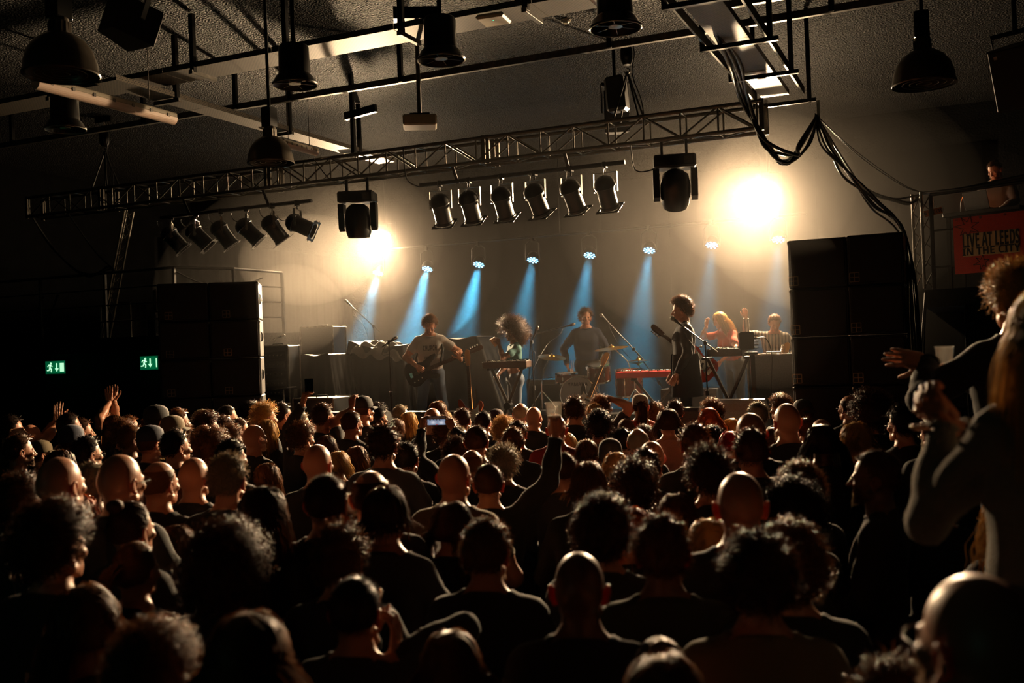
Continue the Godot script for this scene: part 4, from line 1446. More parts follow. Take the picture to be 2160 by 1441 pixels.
func drum(called: String, label: String, r: float, depth: float, x: Transform3D, head_m: Material, lugs := 8) -> Node3D:
	# the shell's axis is the y of x
	var t := thing(called, label, "drum")
	t.transform = x
	var st := mb()
	lathe(st, [Vector2(r * 0.985, 0.0), Vector2(r * 0.985, depth)], 36, upright(Vector3.ZERO))
	obj("shell", st, M.drumshell, t)
	for y in [0.0, depth]:
		st = mb()
		lathe(st, [Vector2(r * 1.0, y - 0.012), Vector2(r * 1.04, y - 0.012), Vector2(r * 1.045, y + 0.012), Vector2(r * 1.0, y + 0.014), Vector2(r * 0.99, y - 0.012)], 36, upright(Vector3.ZERO))
		obj("hoop", st, M.chrome, t)
		st = mb()
		lathe(st, [Vector2(0, y), Vector2(r, y)] if y == 0.0 else [Vector2(r, y), Vector2(0, y)], 36, upright(Vector3.ZERO))
		obj("drum_head", st, head_m, t)
	for i in lugs:
		st = mb()
		var a := TAU * i / lugs
		tube(st, [Vector3(cos(a) * r * 1.05, 0.01, sin(a) * r * 1.05), Vector3(cos(a) * r * 1.05, depth - 0.01, sin(a) * r * 1.05)], 0.004, 5)
		box(st, Vector3(cos(a) * r * 1.02, depth * 0.5, sin(a) * r * 1.02), Vector3(0.022, minf(0.06, depth * 0.4), 0.022), Basis(Vector3.UP, -a), 0.004)
		obj("lug", st, M.chrome, t)
	return t

func cymbal(at: Vector3, foot: Vector3, r: float, tilt: Vector3, label: String, pair := false) -> void:
	var t := thing("cymbal_stand", label, "cymbal", foot)
	var top := at - foot
	var st := mb()
	tube(st, [Vector3(0, 0.05, 0), Vector3(0, top.y * 0.55, 0)], 0.013, 8)
	tube(st, [Vector3(0, top.y * 0.5, 0), Vector3(top.x * 0.3, top.y * 0.8, top.z * 0.3), top + Vector3(0, 0.04, 0)], 0.008, 8)
	obj("pole", st, M.chrome, t)
	for k in 3:
		st = mb()
		var a := TAU * k / 3.0
		tube(st, [Vector3(0, 0.32, 0), Vector3(cos(a) * 0.27, 0.01, sin(a) * 0.27)], 0.009, 6)
		obj("leg", st, M.chrome, t)
	for k in (2 if pair else 1):
		st = mb()
		var s := -1.0 if k == 1 else 1.0
		lathe(st, [Vector2(r, 0), Vector2(r * 0.6, 0.012 * s), Vector2(r * 0.2, 0.022 * s), Vector2(r * 0.14, 0.04 * s), Vector2(0.01, 0.048 * s)], 36, Transform3D(Basis.from_euler(tilt), top + Vector3(0, -0.02 * k, 0)))
		obj("cymbal", st, M.brass, t)
	st = mb()
	lathe(st, [Vector2(0.012, 0.045), Vector2(0.014, 0.06), Vector2(0.0, 0.075)], 8, upright(top))
	obj("wing_nut", st, M.chrome, t)

func cloth(called: String, label: String, at: Vector3, size: Vector2, cells: Vector2i, height: Callable, m: Material) -> void:
	# a dust sheet: a height over a grid, falling to the deck at the edges, with a cloth's thickness
	var st := mb()
	var P := []
	for j in cells.y + 1:
		var row := []
		for i in cells.x + 1:
			var u := float(i) / cells.x
			var v := float(j) / cells.y
			var h: Vector3 = height.call(u, v)
			row.append(Vector3((u - 0.5) * size.x, 0, (v - 0.5) * size.y) + h)
		P.append(row)
	var N := []
	for j in cells.y + 1:
		var row := []
		for i in cells.x + 1:
			var dx: Vector3 = P[j][mini(i + 1, cells.x)] - P[j][maxi(i - 1, 0)]
			var dy: Vector3 = P[mini(j + 1, cells.y)][i] - P[maxi(j - 1, 0)][i]
			row.append(dy.cross(dx).normalized())
		N.append(row)
	for j in cells.y:
		for i in cells.x:
			for s in [0.0, 0.006]:
				var k := 1.0 if s == 0.0 else -1.0
				var q := []
				var n := []
				for c in [[0, 0], [1, 0], [1, 1], [0, 1]]:
					var nn: Vector3 = N[j + c[1]][i + c[0]]
					q.append(P[j + c[1]][i + c[0]] - nn * s)
					n.append(nn * k)
				tri(st, q[0], q[1], q[2], n[0], n[1], n[2])
				tri(st, q[0], q[2], q[3], n[0], n[2], n[3])
	var o := obj(called, st, m)
	o.position = at
	tag(o, label, "dust sheet")

func wedge(at: Vector3, w: float, turn: float, label: String, m: Material, h := 0.5) -> Node3D:
	# a floor monitor: sloping grille towards the band, rounded top edge towards the crowd
	var t := thing("floor_monitor", label, "loudspeaker", at, turn)
	var poly := PackedVector2Array([Vector2(-0.3, 0), Vector2(0.28, 0), Vector2(0.3, h * 0.8), Vector2(0.285, h * 0.92), Vector2(0.25, h * 0.985), Vector2(0.2, h), Vector2(0.12, h * 0.98), Vector2(-0.3, h * 0.3)])
	var st := mb()
	prism(st, poly, w, Transform3D(Basis(Vector3.UP, -PI / 2), Vector3.ZERO))
	obj("cabinet", st, m, t)
	st = mb()
	var a := Vector3(0, h * 0.34, -0.28)
	var b := Vector3(0, h * 0.96, 0.1)
	var n := (b - a).cross(Vector3.RIGHT).normalized()
	if n.y < 0.0: n = -n
	box(st, (a + b) * 0.5 + n * 0.008, Vector3(w * 0.9, 0.014, a.distance_to(b) * 0.92), Basis(Vector3.RIGHT, n, Vector3.RIGHT.cross(n)))
	obj("grille", st, M.grille, t)
	for s in [-1.0, 1.0]:
		st = mb()
		box(st, Vector3(s * (w * 0.5 + 0.002), h * 0.45, 0.02), Vector3(0.01, 0.06, 0.16), Basis(), 0.003)
		obj("side_handle", st, M.steel, t)
	return t

func backline() -> void:
	M.standmetal = mat(Color(0.2, 0.19, 0.18), 0.3, 0.8)
	M.rosewood = mat(Color(0.22, 0.13, 0.08), 0.45)
	M.maple = mat(Color(0.72, 0.52, 0.3), 0.35)
	M.drumshell = mat(Color(0.32, 0.13, 0.08), 0.25)
	M.drumhead = mat(Color(0.55, 0.56, 0.58), 0.5)
	M.kickhead = mat(Color(0.4, 0.41, 0.43), 0.45)
	M.redcase = mat(Color(0.65, 0.06, 0.06), 0.35)
	M.sunburst = mat(Color(0.5, 0.2, 0.08), 0.2)
	M.cherry = mat(Color(0.55, 0.12, 0.06), 0.2)
	M.pearl = mat(Color(0.72, 0.7, 0.66), 0.3)
	M.sheet_grey = textured(Color(0.42, 0.4, 0.38), 0.75, 0.0, M.grain, 6.0)
	M.sheet_black = textured(Color(0.075, 0.07, 0.068), 0.6, 0.0, M.grain, 6.0)
	# draped backline behind the guitarist: two dust sheets over amplifiers
	case_box("amplifier", "tall amplifier under the black dust sheet", "amplifier", Vector3(-8.35, DECK, -13.75), Vector3(0.85, 1.35, 0.5), 0.0, M.black, true)
	cloth("dust_sheet", "black dust sheet with a pale fold draped over tall amplifiers", Vector3(-8.35, DECK, -13.75), Vector2(1.5, 1.1), Vector2i(46, 36), func(u: float, v: float) -> Vector3:
		var ex := clampf(1.0 - maxf(absf(u - 0.5) - 0.33, 0.0) / 0.1, 0.0, 1.0)
		var ez := clampf(1.0 - maxf(absf(v - 0.5) - 0.28, 0.0) / 0.12, 0.0, 1.0)
		var k := smoothstep(0.0, 1.0, ex) * smoothstep(0.0, 1.0, ez)
		var fold := sin(u * 31.0 + v * 7.0) * 0.035 + sin(v * 40.0 + u * 9.0) * 0.03
		return Vector3(fold * (1.0 - k), 0.03 + k * (1.42 + 0.05 * sin(u * 9.0) - 0.12 * u) + 0.012 * sin(u * 24.0 + v * 13.0) * k, fold * (1.0 - k)), M.sheet_black)
	cloth("dust_sheet", "pale grey sheet bunched on top of the draped amplifiers", Vector3(-8.3, DECK + 1.34, -13.68), Vector2(0.95, 0.62), Vector2i(34, 24), func(u: float, v: float) -> Vector3:
		var e := maxf(absf(u - 0.5), absf(v - 0.5)) * 2.0
		return Vector3(0.02 * sin(v * 17.0), 0.12 + 0.04 * sin(u * 19.0 + v * 6.0) + 0.03 * sin(v * 27.0 + 1.0) - 0.2 * pow(e, 4.0) - 0.1 * u, 0.03 * sin(u * 15.0)), M.sheet_grey)
	case_box("amplifier", "wide amplifier under the sheet behind the guitarist", "amplifier", Vector3(-7.15, DECK, -14.2), Vector3(0.9, 1.3, 0.5), 0.0, M.black, true)
	cloth("dust_sheet", "black dust sheet peaked over gear behind the guitarist", Vector3(-7.15, DECK, -14.2), Vector2(2.0, 1.3), Vector2i(50, 36), func(u: float, v: float) -> Vector3:
		var ez := clampf(1.0 - maxf(absf(v - 0.5) - 0.25, 0.0) / 0.16, 0.0, 1.0)
		var peak := clampf(1.0 - absf(u - 0.55) / 0.45, 0.0, 1.0)
		var k := smoothstep(0.0, 1.0, peak * 1.35) * smoothstep(0.0, 1.0, ez)
		var fold := sin(u * 26.0 + v * 5.0) * 0.04 + sin(v * 33.0) * 0.03
		return Vector3(fold * (1.0 - k), 0.03 + k * 1.44 + 0.02 * sin(u * 21.0) * k, fold * (1.0 - k)), M.sheet_black)
	case_box("amplifier", "low amplifier under the sheet beside the rack", "amplifier", Vector3(-9.3, DECK, -13.1), Vector3(0.9, 1.2, 0.5), 0.0, M.black, true)
	cloth("dust_sheet", "dark sheet hanging in long folds over the low amplifier beside the rack", Vector3(-9.2, DECK, -13.1), Vector2(1.3, 0.95), Vector2i(44, 30), func(u: float, v: float) -> Vector3:
		var ex := clampf(1.0 - maxf(absf(u - 0.45) - 0.36, 0.0) / 0.09, 0.0, 1.0)
		var ez := clampf(1.0 - maxf(absf(v - 0.5) - 0.3, 0.0) / 0.1, 0.0, 1.0)
		var k := smoothstep(0.0, 1.0, ex) * smoothstep(0.0, 1.0, ez)
		var fold := sin(u * 44.0) * 0.04 + sin(v * 40.0) * 0.04
		return Vector3(fold * (1.0 - k) + 0.1 * (1.0 - ex), 0.05 + k * 1.24 + 0.015 * sin(u * 18.0) * k, fold * (1.0 - k)), M.sheet_black)
	# rack and cases in the corner by the far stack
	var t := case_box("amplifier_rack", "rack of effects units beside the far speaker stack", "rack", Vector3(-9.42, DECK, -12.4), Vector3(0.5, 1.45, 0.45), 0.25, M.black)
	for k in 5:
		var st := mb()
		box(st, Vector3(0, 0.75 + k * 0.14, 0.235), Vector3(0.42, 0.1, 0.02), Basis(), 0.004)
		obj("rack_unit", st, M.case_grey if k % 2 else M.blackmetal, t)
		for j in 6:
			st = mb()
			lathe(st, [Vector2(0.012, 0), Vector2(0.01, 0.014), Vector2(0, 0.015)], 8, Transform3D(Basis(Vector3.RIGHT, PI / 2), Vector3(-0.15 + j * 0.06, 0.75 + k * 0.14, 0.245)))
			obj("knob", st, M.steel, t)
	case_box("effects_case", "two grey boxes stacked behind the rack under a small lamp", "case", Vector3(-9.66, DECK, -13.95), Vector3(0.6, 1.75, 0.45), 0.1, M.case_grey)
	case_box("flight_case", "low silver-edged road case at the front of the stage by the far stack", "road case", Vector3(-7.85, DECK, -11.25), Vector3(0.62, 0.72, 0.45), 0.05, M.black)
	t = thing("laptop_stand", "thin metal stand with a tilted plate beside the draped sheet", "stand", Vector3(-8.75, DECK, -11.6))
	var s2 := mb()
	tube(s2, [Vector3(0, 0, 0), Vector3(0, 0.82, 0)], 0.012, 8)
	obj("pole", s2, M.steel, t)
	s2 = mb()
	box(s2, Vector3(0, 0.84, 0), Vector3(0.3, 0.012, 0.22), Basis(Vector3.BACK, 0.1))
	obj("plate", s2, M.steel, t)
	s2 = mb()
	lathe(s2, [Vector2(0, 0.0), Vector2(0.14, 0.0), Vector2(0.14, 0.015), Vector2(0, 0.02)], 18, upright(Vector3.ZERO))
	obj("base", s2, M.blackmetal, t)
	# microphones
	mic_stand(Vector3(-6.86, DECK, -11.4), 1.4, Vector3(-6.86, 2.43, -11.4), Vector3(-6.76, 2.49, -11.42), "microphone on a straight stand before the guitarist", 0.12)
	mic_stand(Vector3(-9.05, DECK, -14.6), 1.6, Vector3(-9.08, 2.74, -14.6), Vector3(-9.62, 3.2, -14.6), "microphone on a tall raised boom over the draped gear", 0.16)
	mic_stand(Vector3(-10.2, DECK, -13.0), 1.6, Vector3(-10.1, 2.55, -13.05), Vector3(-9.75, 2.62, -13.0), "microphone near the grey boxes by the rack", 0.12)
	mic_stand(Vector3(-5.2, DECK, -12.35), 1.4, Vector3(-5.21, 2.36, -12.35), Vector3(-5.13, 2.56, -12.38), "microphone on a stand beside the keyboard player", 0.05)
	mic_stand(Vector3(-5.72, DECK, -13.25), 1.5, Vector3(-5.66, 2.46, -13.4), Vector3(-5.13, 2.6, -13.8), "large silver microphone before the drummer's chest", 0.1)
	mic_stand(Vector3(-3.75, DECK, -14.6), 1.3, Vector3(-4.33, 2.2, -14.12), Vector3(-4.78, 2.73, -14.0), "microphone on a boom reaching over the drum kit", 0.2)
	mic_stand(Vector3(-2.66, DECK, -11.5), 1.3, Vector3(-2.66, 2.27, -11.5), Vector3(-3.06, 2.58, -11.55), "boom microphone at the singer's mouth", 0.18)
	mic_stand(Vector3(-3.5, DECK, -14.75), 1.0, Vector3(-3.55, 2.05, -14.6), Vector3(-3.35, 2.2, -14.2), "low microphone between the drum kit and the singer", 0.12)
	# guitars on stands
	guitar_stand(Vector3(-5.95, DECK, -12.0), 0.1, "stand holding the bass beside the keyboard player")
	put_guitar(guitar(true, M.sunburst, M.pearl, M.maple), "bass_guitar", "sunburst bass with a pale pickguard on a stand by the keyboard player", Transform3D(Basis.from_euler(Vector3(-0.12, 0.15, 0.06)), Vector3(-5.95, DECK + 0.12, -11.95)))
	guitar_stand(Vector3(-4.58, DECK, -12.8), 0.0, "stand holding the pale necked guitar before the drum kit")
	put_guitar(guitar(false, M.black, M.pearl, M.maple), "electric_guitar", "pale necked electric guitar leaning on a stand before the drum kit", Transform3D(Basis.from_euler(Vector3(-0.15, 0.2, -0.42)), Vector3(-4.72, DECK + 0.29, -12.78)))
	guitar_stand(Vector3(-2.1, DECK, -12.6), 0.0, "stand holding the guitar behind the synthesiser")
	put_guitar(guitar(false, M.cherry, M.pearl, M.maple), "electric_guitar", "cherry electric guitar on a stand behind the synthesiser", Transform3D(Basis.from_euler(Vector3(-0.15, -0.1, -0.25)), Vector3(-2.15, DECK + 0.29, -12.55)))
	# keyboards
	keyboard(Vector3(-5.52, DECK + 1.07, -12.2), 0.12, Vector3(0.62, 0.09, 0.26), 22, M.rosewood, "wood-sided keyboard in front of the player with the afro")
	x_stand(Vector3(-5.52, DECK, -12.2), 0.12, 1.03, 0.44, "crossed stand under the wood-sided keyboard")
	keyboard(Vector3(-3.75, DECK + 0.86, -13.2), 0.1, Vector3(1.05, 0.085, 0.3), 36, M.redcase, "long red stage keyboard behind the singer")
	x_stand(Vector3(-3.75, DECK, -13.2), 0.1, 0.81, 0.6, "crossed stand under the red keyboard")
	keyboard(Vector3(-2.45, DECK + 1.15, -11.7), -0.1, Vector3(0.42, 0.09, 0.26), 14, M.case_grey, "small grey synthesiser on a crossed stand beside the singer")
	x_stand(Vector3(-2.45, DECK, -11.7), -0.1, 1.1, 0.5, "crossed stand under the small grey synthesiser")
	case_box("pedal_case", "table-top road case with pedals behind the synthesiser", "case", Vector3(-2.0, DECK, -12.2), Vector3(0.55, 1.1, 0.4), 0.0, M.case_grey)
	case_box("amplifier", "guitar amplifier at the back beside the speaker stack", "amplifier", Vector3(-1.75, DECK, -13.6), Vector3(0.75, 0.95, 0.4), -0.1, M.black, true)
	case_box("amplifier", "guitar amplifier behind the keyboard player", "amplifier", Vector3(-6.05, DECK, -14.95), Vector3(0.62, 0.75, 0.36), 0.1, M.black, true)
	case_box("amplifier", "dark amplifier under the red keyboard", "amplifier", Vector3(-3.45, DECK, -13.95), Vector3(0.8, 0.62, 0.4), 0.0, M.black, true)
	# a boxed light on a square post at the front of the stage
	t = thing("post_light", "black box light on a square post at the stage edge", "stage lamp", Vector3(-2.07, DECK, -11.25), 0.3)
	var st := mb()
	bar(st, Vector3(0, 0.0, 0), Vector3(-0.01, 1.12, 0), 0.05, 0.05, 0.004)
	obj("post", st, M.blackmetal, t)
	st = mb()
	box(st, Vector3(-0.07, 1.28, 0), Vector3(0.16, 0.2, 0.14), Basis(), 0.012)
	obj("housing", st, M.gloss, t)
	for k in 5:
		st = mb()
		box(st, Vector3(0.03, 1.2 + k * 0.035, 0), Vector3(0.05, 0.012, 0.13))
		obj("cooling_fin", st, M.blackmetal, t)
	st = mb()
	box(st, Vector3(-0.02, 1.14, 0), Vector3(0.14, 0.03, 0.1), Basis(), 0.006)
	obj("bracket", st, M.blackmetal, t)
	st = mb()
	box(st, Vector3(0, 0.01, 0), Vector3(0.34, 0.02, 0.34), Basis(), 0.004)
	obj("base_plate", st, M.blackmetal, t)
	st = mb()
	tube(st, bend([Vector3(0.02, 1.3, 0), Vector3(0.14, 1.3, 0.02), Vector3(0.2, 1.1, 0.03), Vector3(0.18, 0.6, 0.05), Vector3(0.3, 0.02, 0.1)]), 0.006, 6)
	obj("power_cable", st, M.cable, t)
	# drums on a low riser
	st = mb()
	box(st, Vector3(-4.95, DECK + 0.15, -13.95), Vector3(2.0, 0.3, 1.0), Basis(), 0.01)
	tag(obj("drum_riser", st, M.deck), "low black riser under the drum kit", "riser")
	var R := DECK + 0.3
	var kick := drum("kick_drum", "wide kick drum with YAMAHA printed on its pale head", 0.255, 0.4, Transform3D(Basis(Vector3.UP, 0.25) * Basis(Vector3.RIGHT, PI / 2), Vector3(-5.12, R + 0.275, -13.95)), M.kickhead, 10)
	lettering("drum_logo", "YAMAHA", 0.05, 0.003, M.black, kick, Vector3(0.0, 0.404, -0.15), Vector3(-PI / 2, 0, 0), 1.0, 1)
	for s in [-1.0, 1.0]:
		st = mb()
		tube(st, [Vector3(0.2 * s, 0.3, 0.14), Vector3(0.32 * s, 0.38, 0.27)], 0.008, 6)
		obj("spur", st, M.chrome, kick)
	drum("rack_tom", "red rack tom mounted over the kick drum", 0.165, 0.24, Transform3D(Basis.from_euler(Vector3(0.25, 0, -0.05)), Vector3(-4.82, R + 0.46, -13.95)), M.drumhead)
	drum("snare_drum", "shallow snare drum beside the kick drum", 0.175, 0.14, Transform3D(Basis.from_euler(Vector3(0.05, 0, 0)), Vector3(-5.45, R + 0.42, -14.25)), M.drumhead)
	drum("floor_tom", "deep floor tom standing at the end of the kit", 0.2, 0.4, Transform3D(Basis(), Vector3(-4.45, R + 0.2, -14.2)), M.drumhead)
	t = thing("snare_stand", "folding chrome stand under the snare drum", "stand", Vector3(-5.45, R, -14.25))
	for k in 3:
		st = mb()
		var a := TAU * k / 3.0
		tube(st, [Vector3(cos(a) * 0.22, 0.01, sin(a) * 0.22), Vector3(0, 0.25, 0), Vector3(cos(a) * 0.15, 0.41, sin(a) * 0.15)], 0.008, 6)
		obj("leg", st, M.chrome, t)
	t = thing("tom_mount", "chrome post holding the rack tom", "stand", Vector3(-4.98, R + 0.5, -14.05))
	st = mb()
	tube(st, [Vector3(-0.06, 0.0, 0), Vector3(-0.06, 0.16, 0), Vector3(0.02, 0.2, 0.02)], 0.011, 8)
	obj("post", st, M.chrome, t)
	st = mb()
	box(st, Vector3(-0.06, 0.14, 0), Vector3(0.04, 0.05, 0.04), Basis(), 0.006)
	obj("clamp", st, M.chrome, t)
	cymbal(Vector3(-5.5, 2.12, -13.8), Vector3(-5.75, R, -13.95), 0.21, Vector3(0.15, 0, -0.18), "crash cymbal on a stand beside the snare drum")
	cymbal(Vector3(-4.62, 2.22, -13.95), Vector3(-4.3, R, -14.0), 0.25, Vector3(0.12, 0, 0.06), "wide ride cymbal over the floor tom")
	cymbal(Vector3(-4.32, 2.02, -14.3), Vector3(-4.3, R, -14.35), 0.17, Vector3(0.0, 0, 0.02), "pair of hi-hat cymbals at the end of the kit", true)
	# floor monitors along the edge of the stage
	var grey: Material = M.case_grey
	wedge(Vector3(-7.0, DECK, -11.0), 0.85, 0.0, "long low floor monitor before the guitarist", grey, 0.56)
	wedge(Vector3(-5.9, DECK, -11.0), 0.75, 0.0, "floor monitor between the guitarist and the keyboard player", grey, 0.56)
	wedge(Vector3(-4.95, DECK, -11.0), 0.6, 0.0, "floor monitor before the keyboard player", M.black, 0.5)
	var diy := wedge(Vector3(-2.75, DECK, -10.98), 0.75, 0.0, "floor monitor printed DIY before the singer", M.case_grey, 0.58)
	lettering("lettering", "DIY", 0.2, 0.004, M.badge, diy, Vector3(0.12, 0.26, 0.305), Vector3.ZERO, 1.2, 1)
	var sheet := wedge(Vector3(-2.2, DECK, -11.05), 0.62, 0.0, "pale floor monitor catching blue light beside the singer", M.sheet_pale, 0.66)
	st = mb()
	var arch := []
	for k in 9: arch.append(Vector3(0.1 + cos(PI * k / 8.0) * 0.07, 0.24 + sin(PI * k / 8.0) * 0.09, 0.304))
	tube(st, arch, 0.007, 5)
	obj("printed_arch", st, M.badge, sheet)
	t = thing("effects_board", "pedal board lying on the stage near the bass", "pedal board", Vector3(-6.5, DECK, -12.0), 0.1)
	st = mb()
	box(st, Vector3(0, 0.03, 0), Vector3(0.5, 0.06, 0.25), Basis(Vector3.RIGHT, -0.08), 0.006)
	obj("board", st, M.black, t)
	for k in 4:
		st = mb()
		box(st, Vector3(-0.18 + k * 0.12, 0.085, 0), Vector3(0.075, 0.05, 0.12), Basis(Vector3.RIGHT, -0.08), 0.008)
		obj("pedal", st, [M.redcase, M.chrome, M.teal, M.cream][k], t)

# ---------------------------------------------------------------- loose cables

func cable(called: String, label: String, pts: Array, r: float, strands := 1, spread := 0.02, kind := "cable") -> void:
	var t := thing(called, label, kind, pts[0])
	var g := RandomNumberGenerator.new()
	g.seed = hash(label)
	for s in strands:
		var q := []
		for i in pts.size():
			var w := spread * (0.3 if i == 0 or i == pts.size() - 1 else 1.0)
			q.append(pts[i] - pts[0] + Vector3(g.randfn(), g.randfn(), g.randfn()) * w)
		var st := mb()
		tube(st, bend(q, 7), r * g.randf_range(0.8, 1.3), 7)
		obj("strand", st, M.cable, t)

func cables() -> void:
	cable("cable_bundle", "thick bundle of cables looping down from the cable ladder", [Vector3(-1.8, 5.06, -8.2), Vector3(-1.85, 4.98, -9.6), Vector3(-1.98, 4.92, -10.8), Vector3(-1.82, 4.45, -10.95), Vector3(-1.62, 4.24, -11.0), Vector3(-1.44, 4.38, -11.3), Vector3(-1.34, 4.78, -11.68)], 0.016, 6, 0.045)
	cable("cable_bundle", "cable bundle falling from the cable ladder to the near speaker stack", [Vector3(-1.34, 4.78, -11.68), Vector3(-1.22, 4.4, -11.4), Vector3(-1.0, 4.04, -11.25), Vector3(-0.74, 3.68, -11.2), Vector3(-0.45, 3.3, -11.15), Vector3(-0.38, 2.2, -11.0), Vector3(-0.36, 0.02, -11.0)], 0.014, 5, 0.03)
	cable("cable_bundle", "cables swagged from the cable ladder to the truss tower", [Vector3(-1.34, 4.78, -11.68), Vector3(-1.06, 4.16, -12.0), Vector3(-0.86, 3.92, -12.1), Vector3(-0.6, 3.81, -12.2), Vector3(-0.43, 3.84, -12.3), Vector3(-0.3, 3.9, -12.4)], 0.013, 3, 0.03)
	cable("cable_bundle", "thin wires strung from the cable ladder to the balcony rail", [Vector3(-1.36, 4.8, -11.68), Vector3(-0.95, 4.35, -11.9), Vector3(-0.5, 4.0, -12.2), Vector3(-0.25, 3.88, -12.3)], 0.005, 2, 0.02)
	cable("cable_bundle", "cables tied along the balcony rail above the banner", [Vector3(-0.3, 3.9, -12.4), Vector3(0.1, 3.86, -12.1), Vector3(0.9, 3.9, -11.75), Vector3(2.2, 3.9, -11.1)], 0.016, 3, 0.012)
	cable("cable_bundle", "pale cables looping from the far end of the truss to the balcony", [Vector3(-13.1, 4.6, -11.2), Vector3(-12.99, 4.21, -11.4), Vector3(-12.65, 3.84, -11.5), Vector3(-12.26, 3.66, -11.5), Vector3(-11.86, 3.76, -11.5), Vector3(-11.7, 3.68, -11.45)], 0.012, 3, 0.015)
	cable("cable_bundle", "single cable hanging from the truss to the leaning ladder truss", [Vector3(-12.39, 4.6, -11.25), Vector3(-12.14, 4.03, -11.5), Vector3(-11.86, 3.76, -11.55)], 0.01, 1, 0.0)
	cable("cable_bundle", "cable drooping along the balcony railing by the far stack", [Vector3(-10.45, 3.6, -11.4), Vector3(-10.2, 3.42, -11.7), Vector3(-10.05, 3.4, -12.3), Vector3(-10.05, 3.55, -12.9)], 0.01, 1, 0.0)
	cable("cable_bundle", "cable drooping under the truss beside the far moving head lamp", [Vector3(-6.35, 4.9, -11.08), Vector3(-6.3, 4.5, -11.05), Vector3(-6.2, 4.4, -11.2)], 0.007, 1, 0.0)
	cable("cable_bundle", "cable hanging from the truss to the near moving head lamp", [Vector3(-3.35, 4.62, -11.1), Vector3(-3.3, 4.3, -11.08), Vector3(-3.1, 4.28, -11.1), Vector3(-2.98, 4.38, -11.15)], 0.007, 1, 0.0)
	cable("cable_bundle", "cable looping behind the pendant lamp along the truss", [Vector3(-7.7, 4.9, -11.06), Vector3(-7.4, 4.58, -11.04), Vector3(-7.05, 4.7, -11.06)], 0.006, 1, 0.0)
	cable("cable_bundle", "cables running up the side of the near speaker stack", [Vector3(-0.3, 2.75, -12.2), Vector3(-0.34, 1.6, -11.6), Vector3(-0.3, 0.02, -11.4)], 0.014, 4, 0.03)

# ---------------------------------------------------------------- bodies: a smooth union of tapered capsules and ellipsoids, meshed as surface nets

const SKIN := 0
const TOP := 1
const LEGS := 2
const SHOE := 3

func cap(a: Vector3, b: Vector3, ra: float, rb: float, reg := 0) -> Array:
	return [0, a, b, ra, rb, reg, 0.0]

func egg(c: Vector3, r: Vector3, reg := 0, turn := Basis(), cut := false) -> Array:
	return [2 if cut else 1, c, r, turn, 0.0, reg, 0.0]

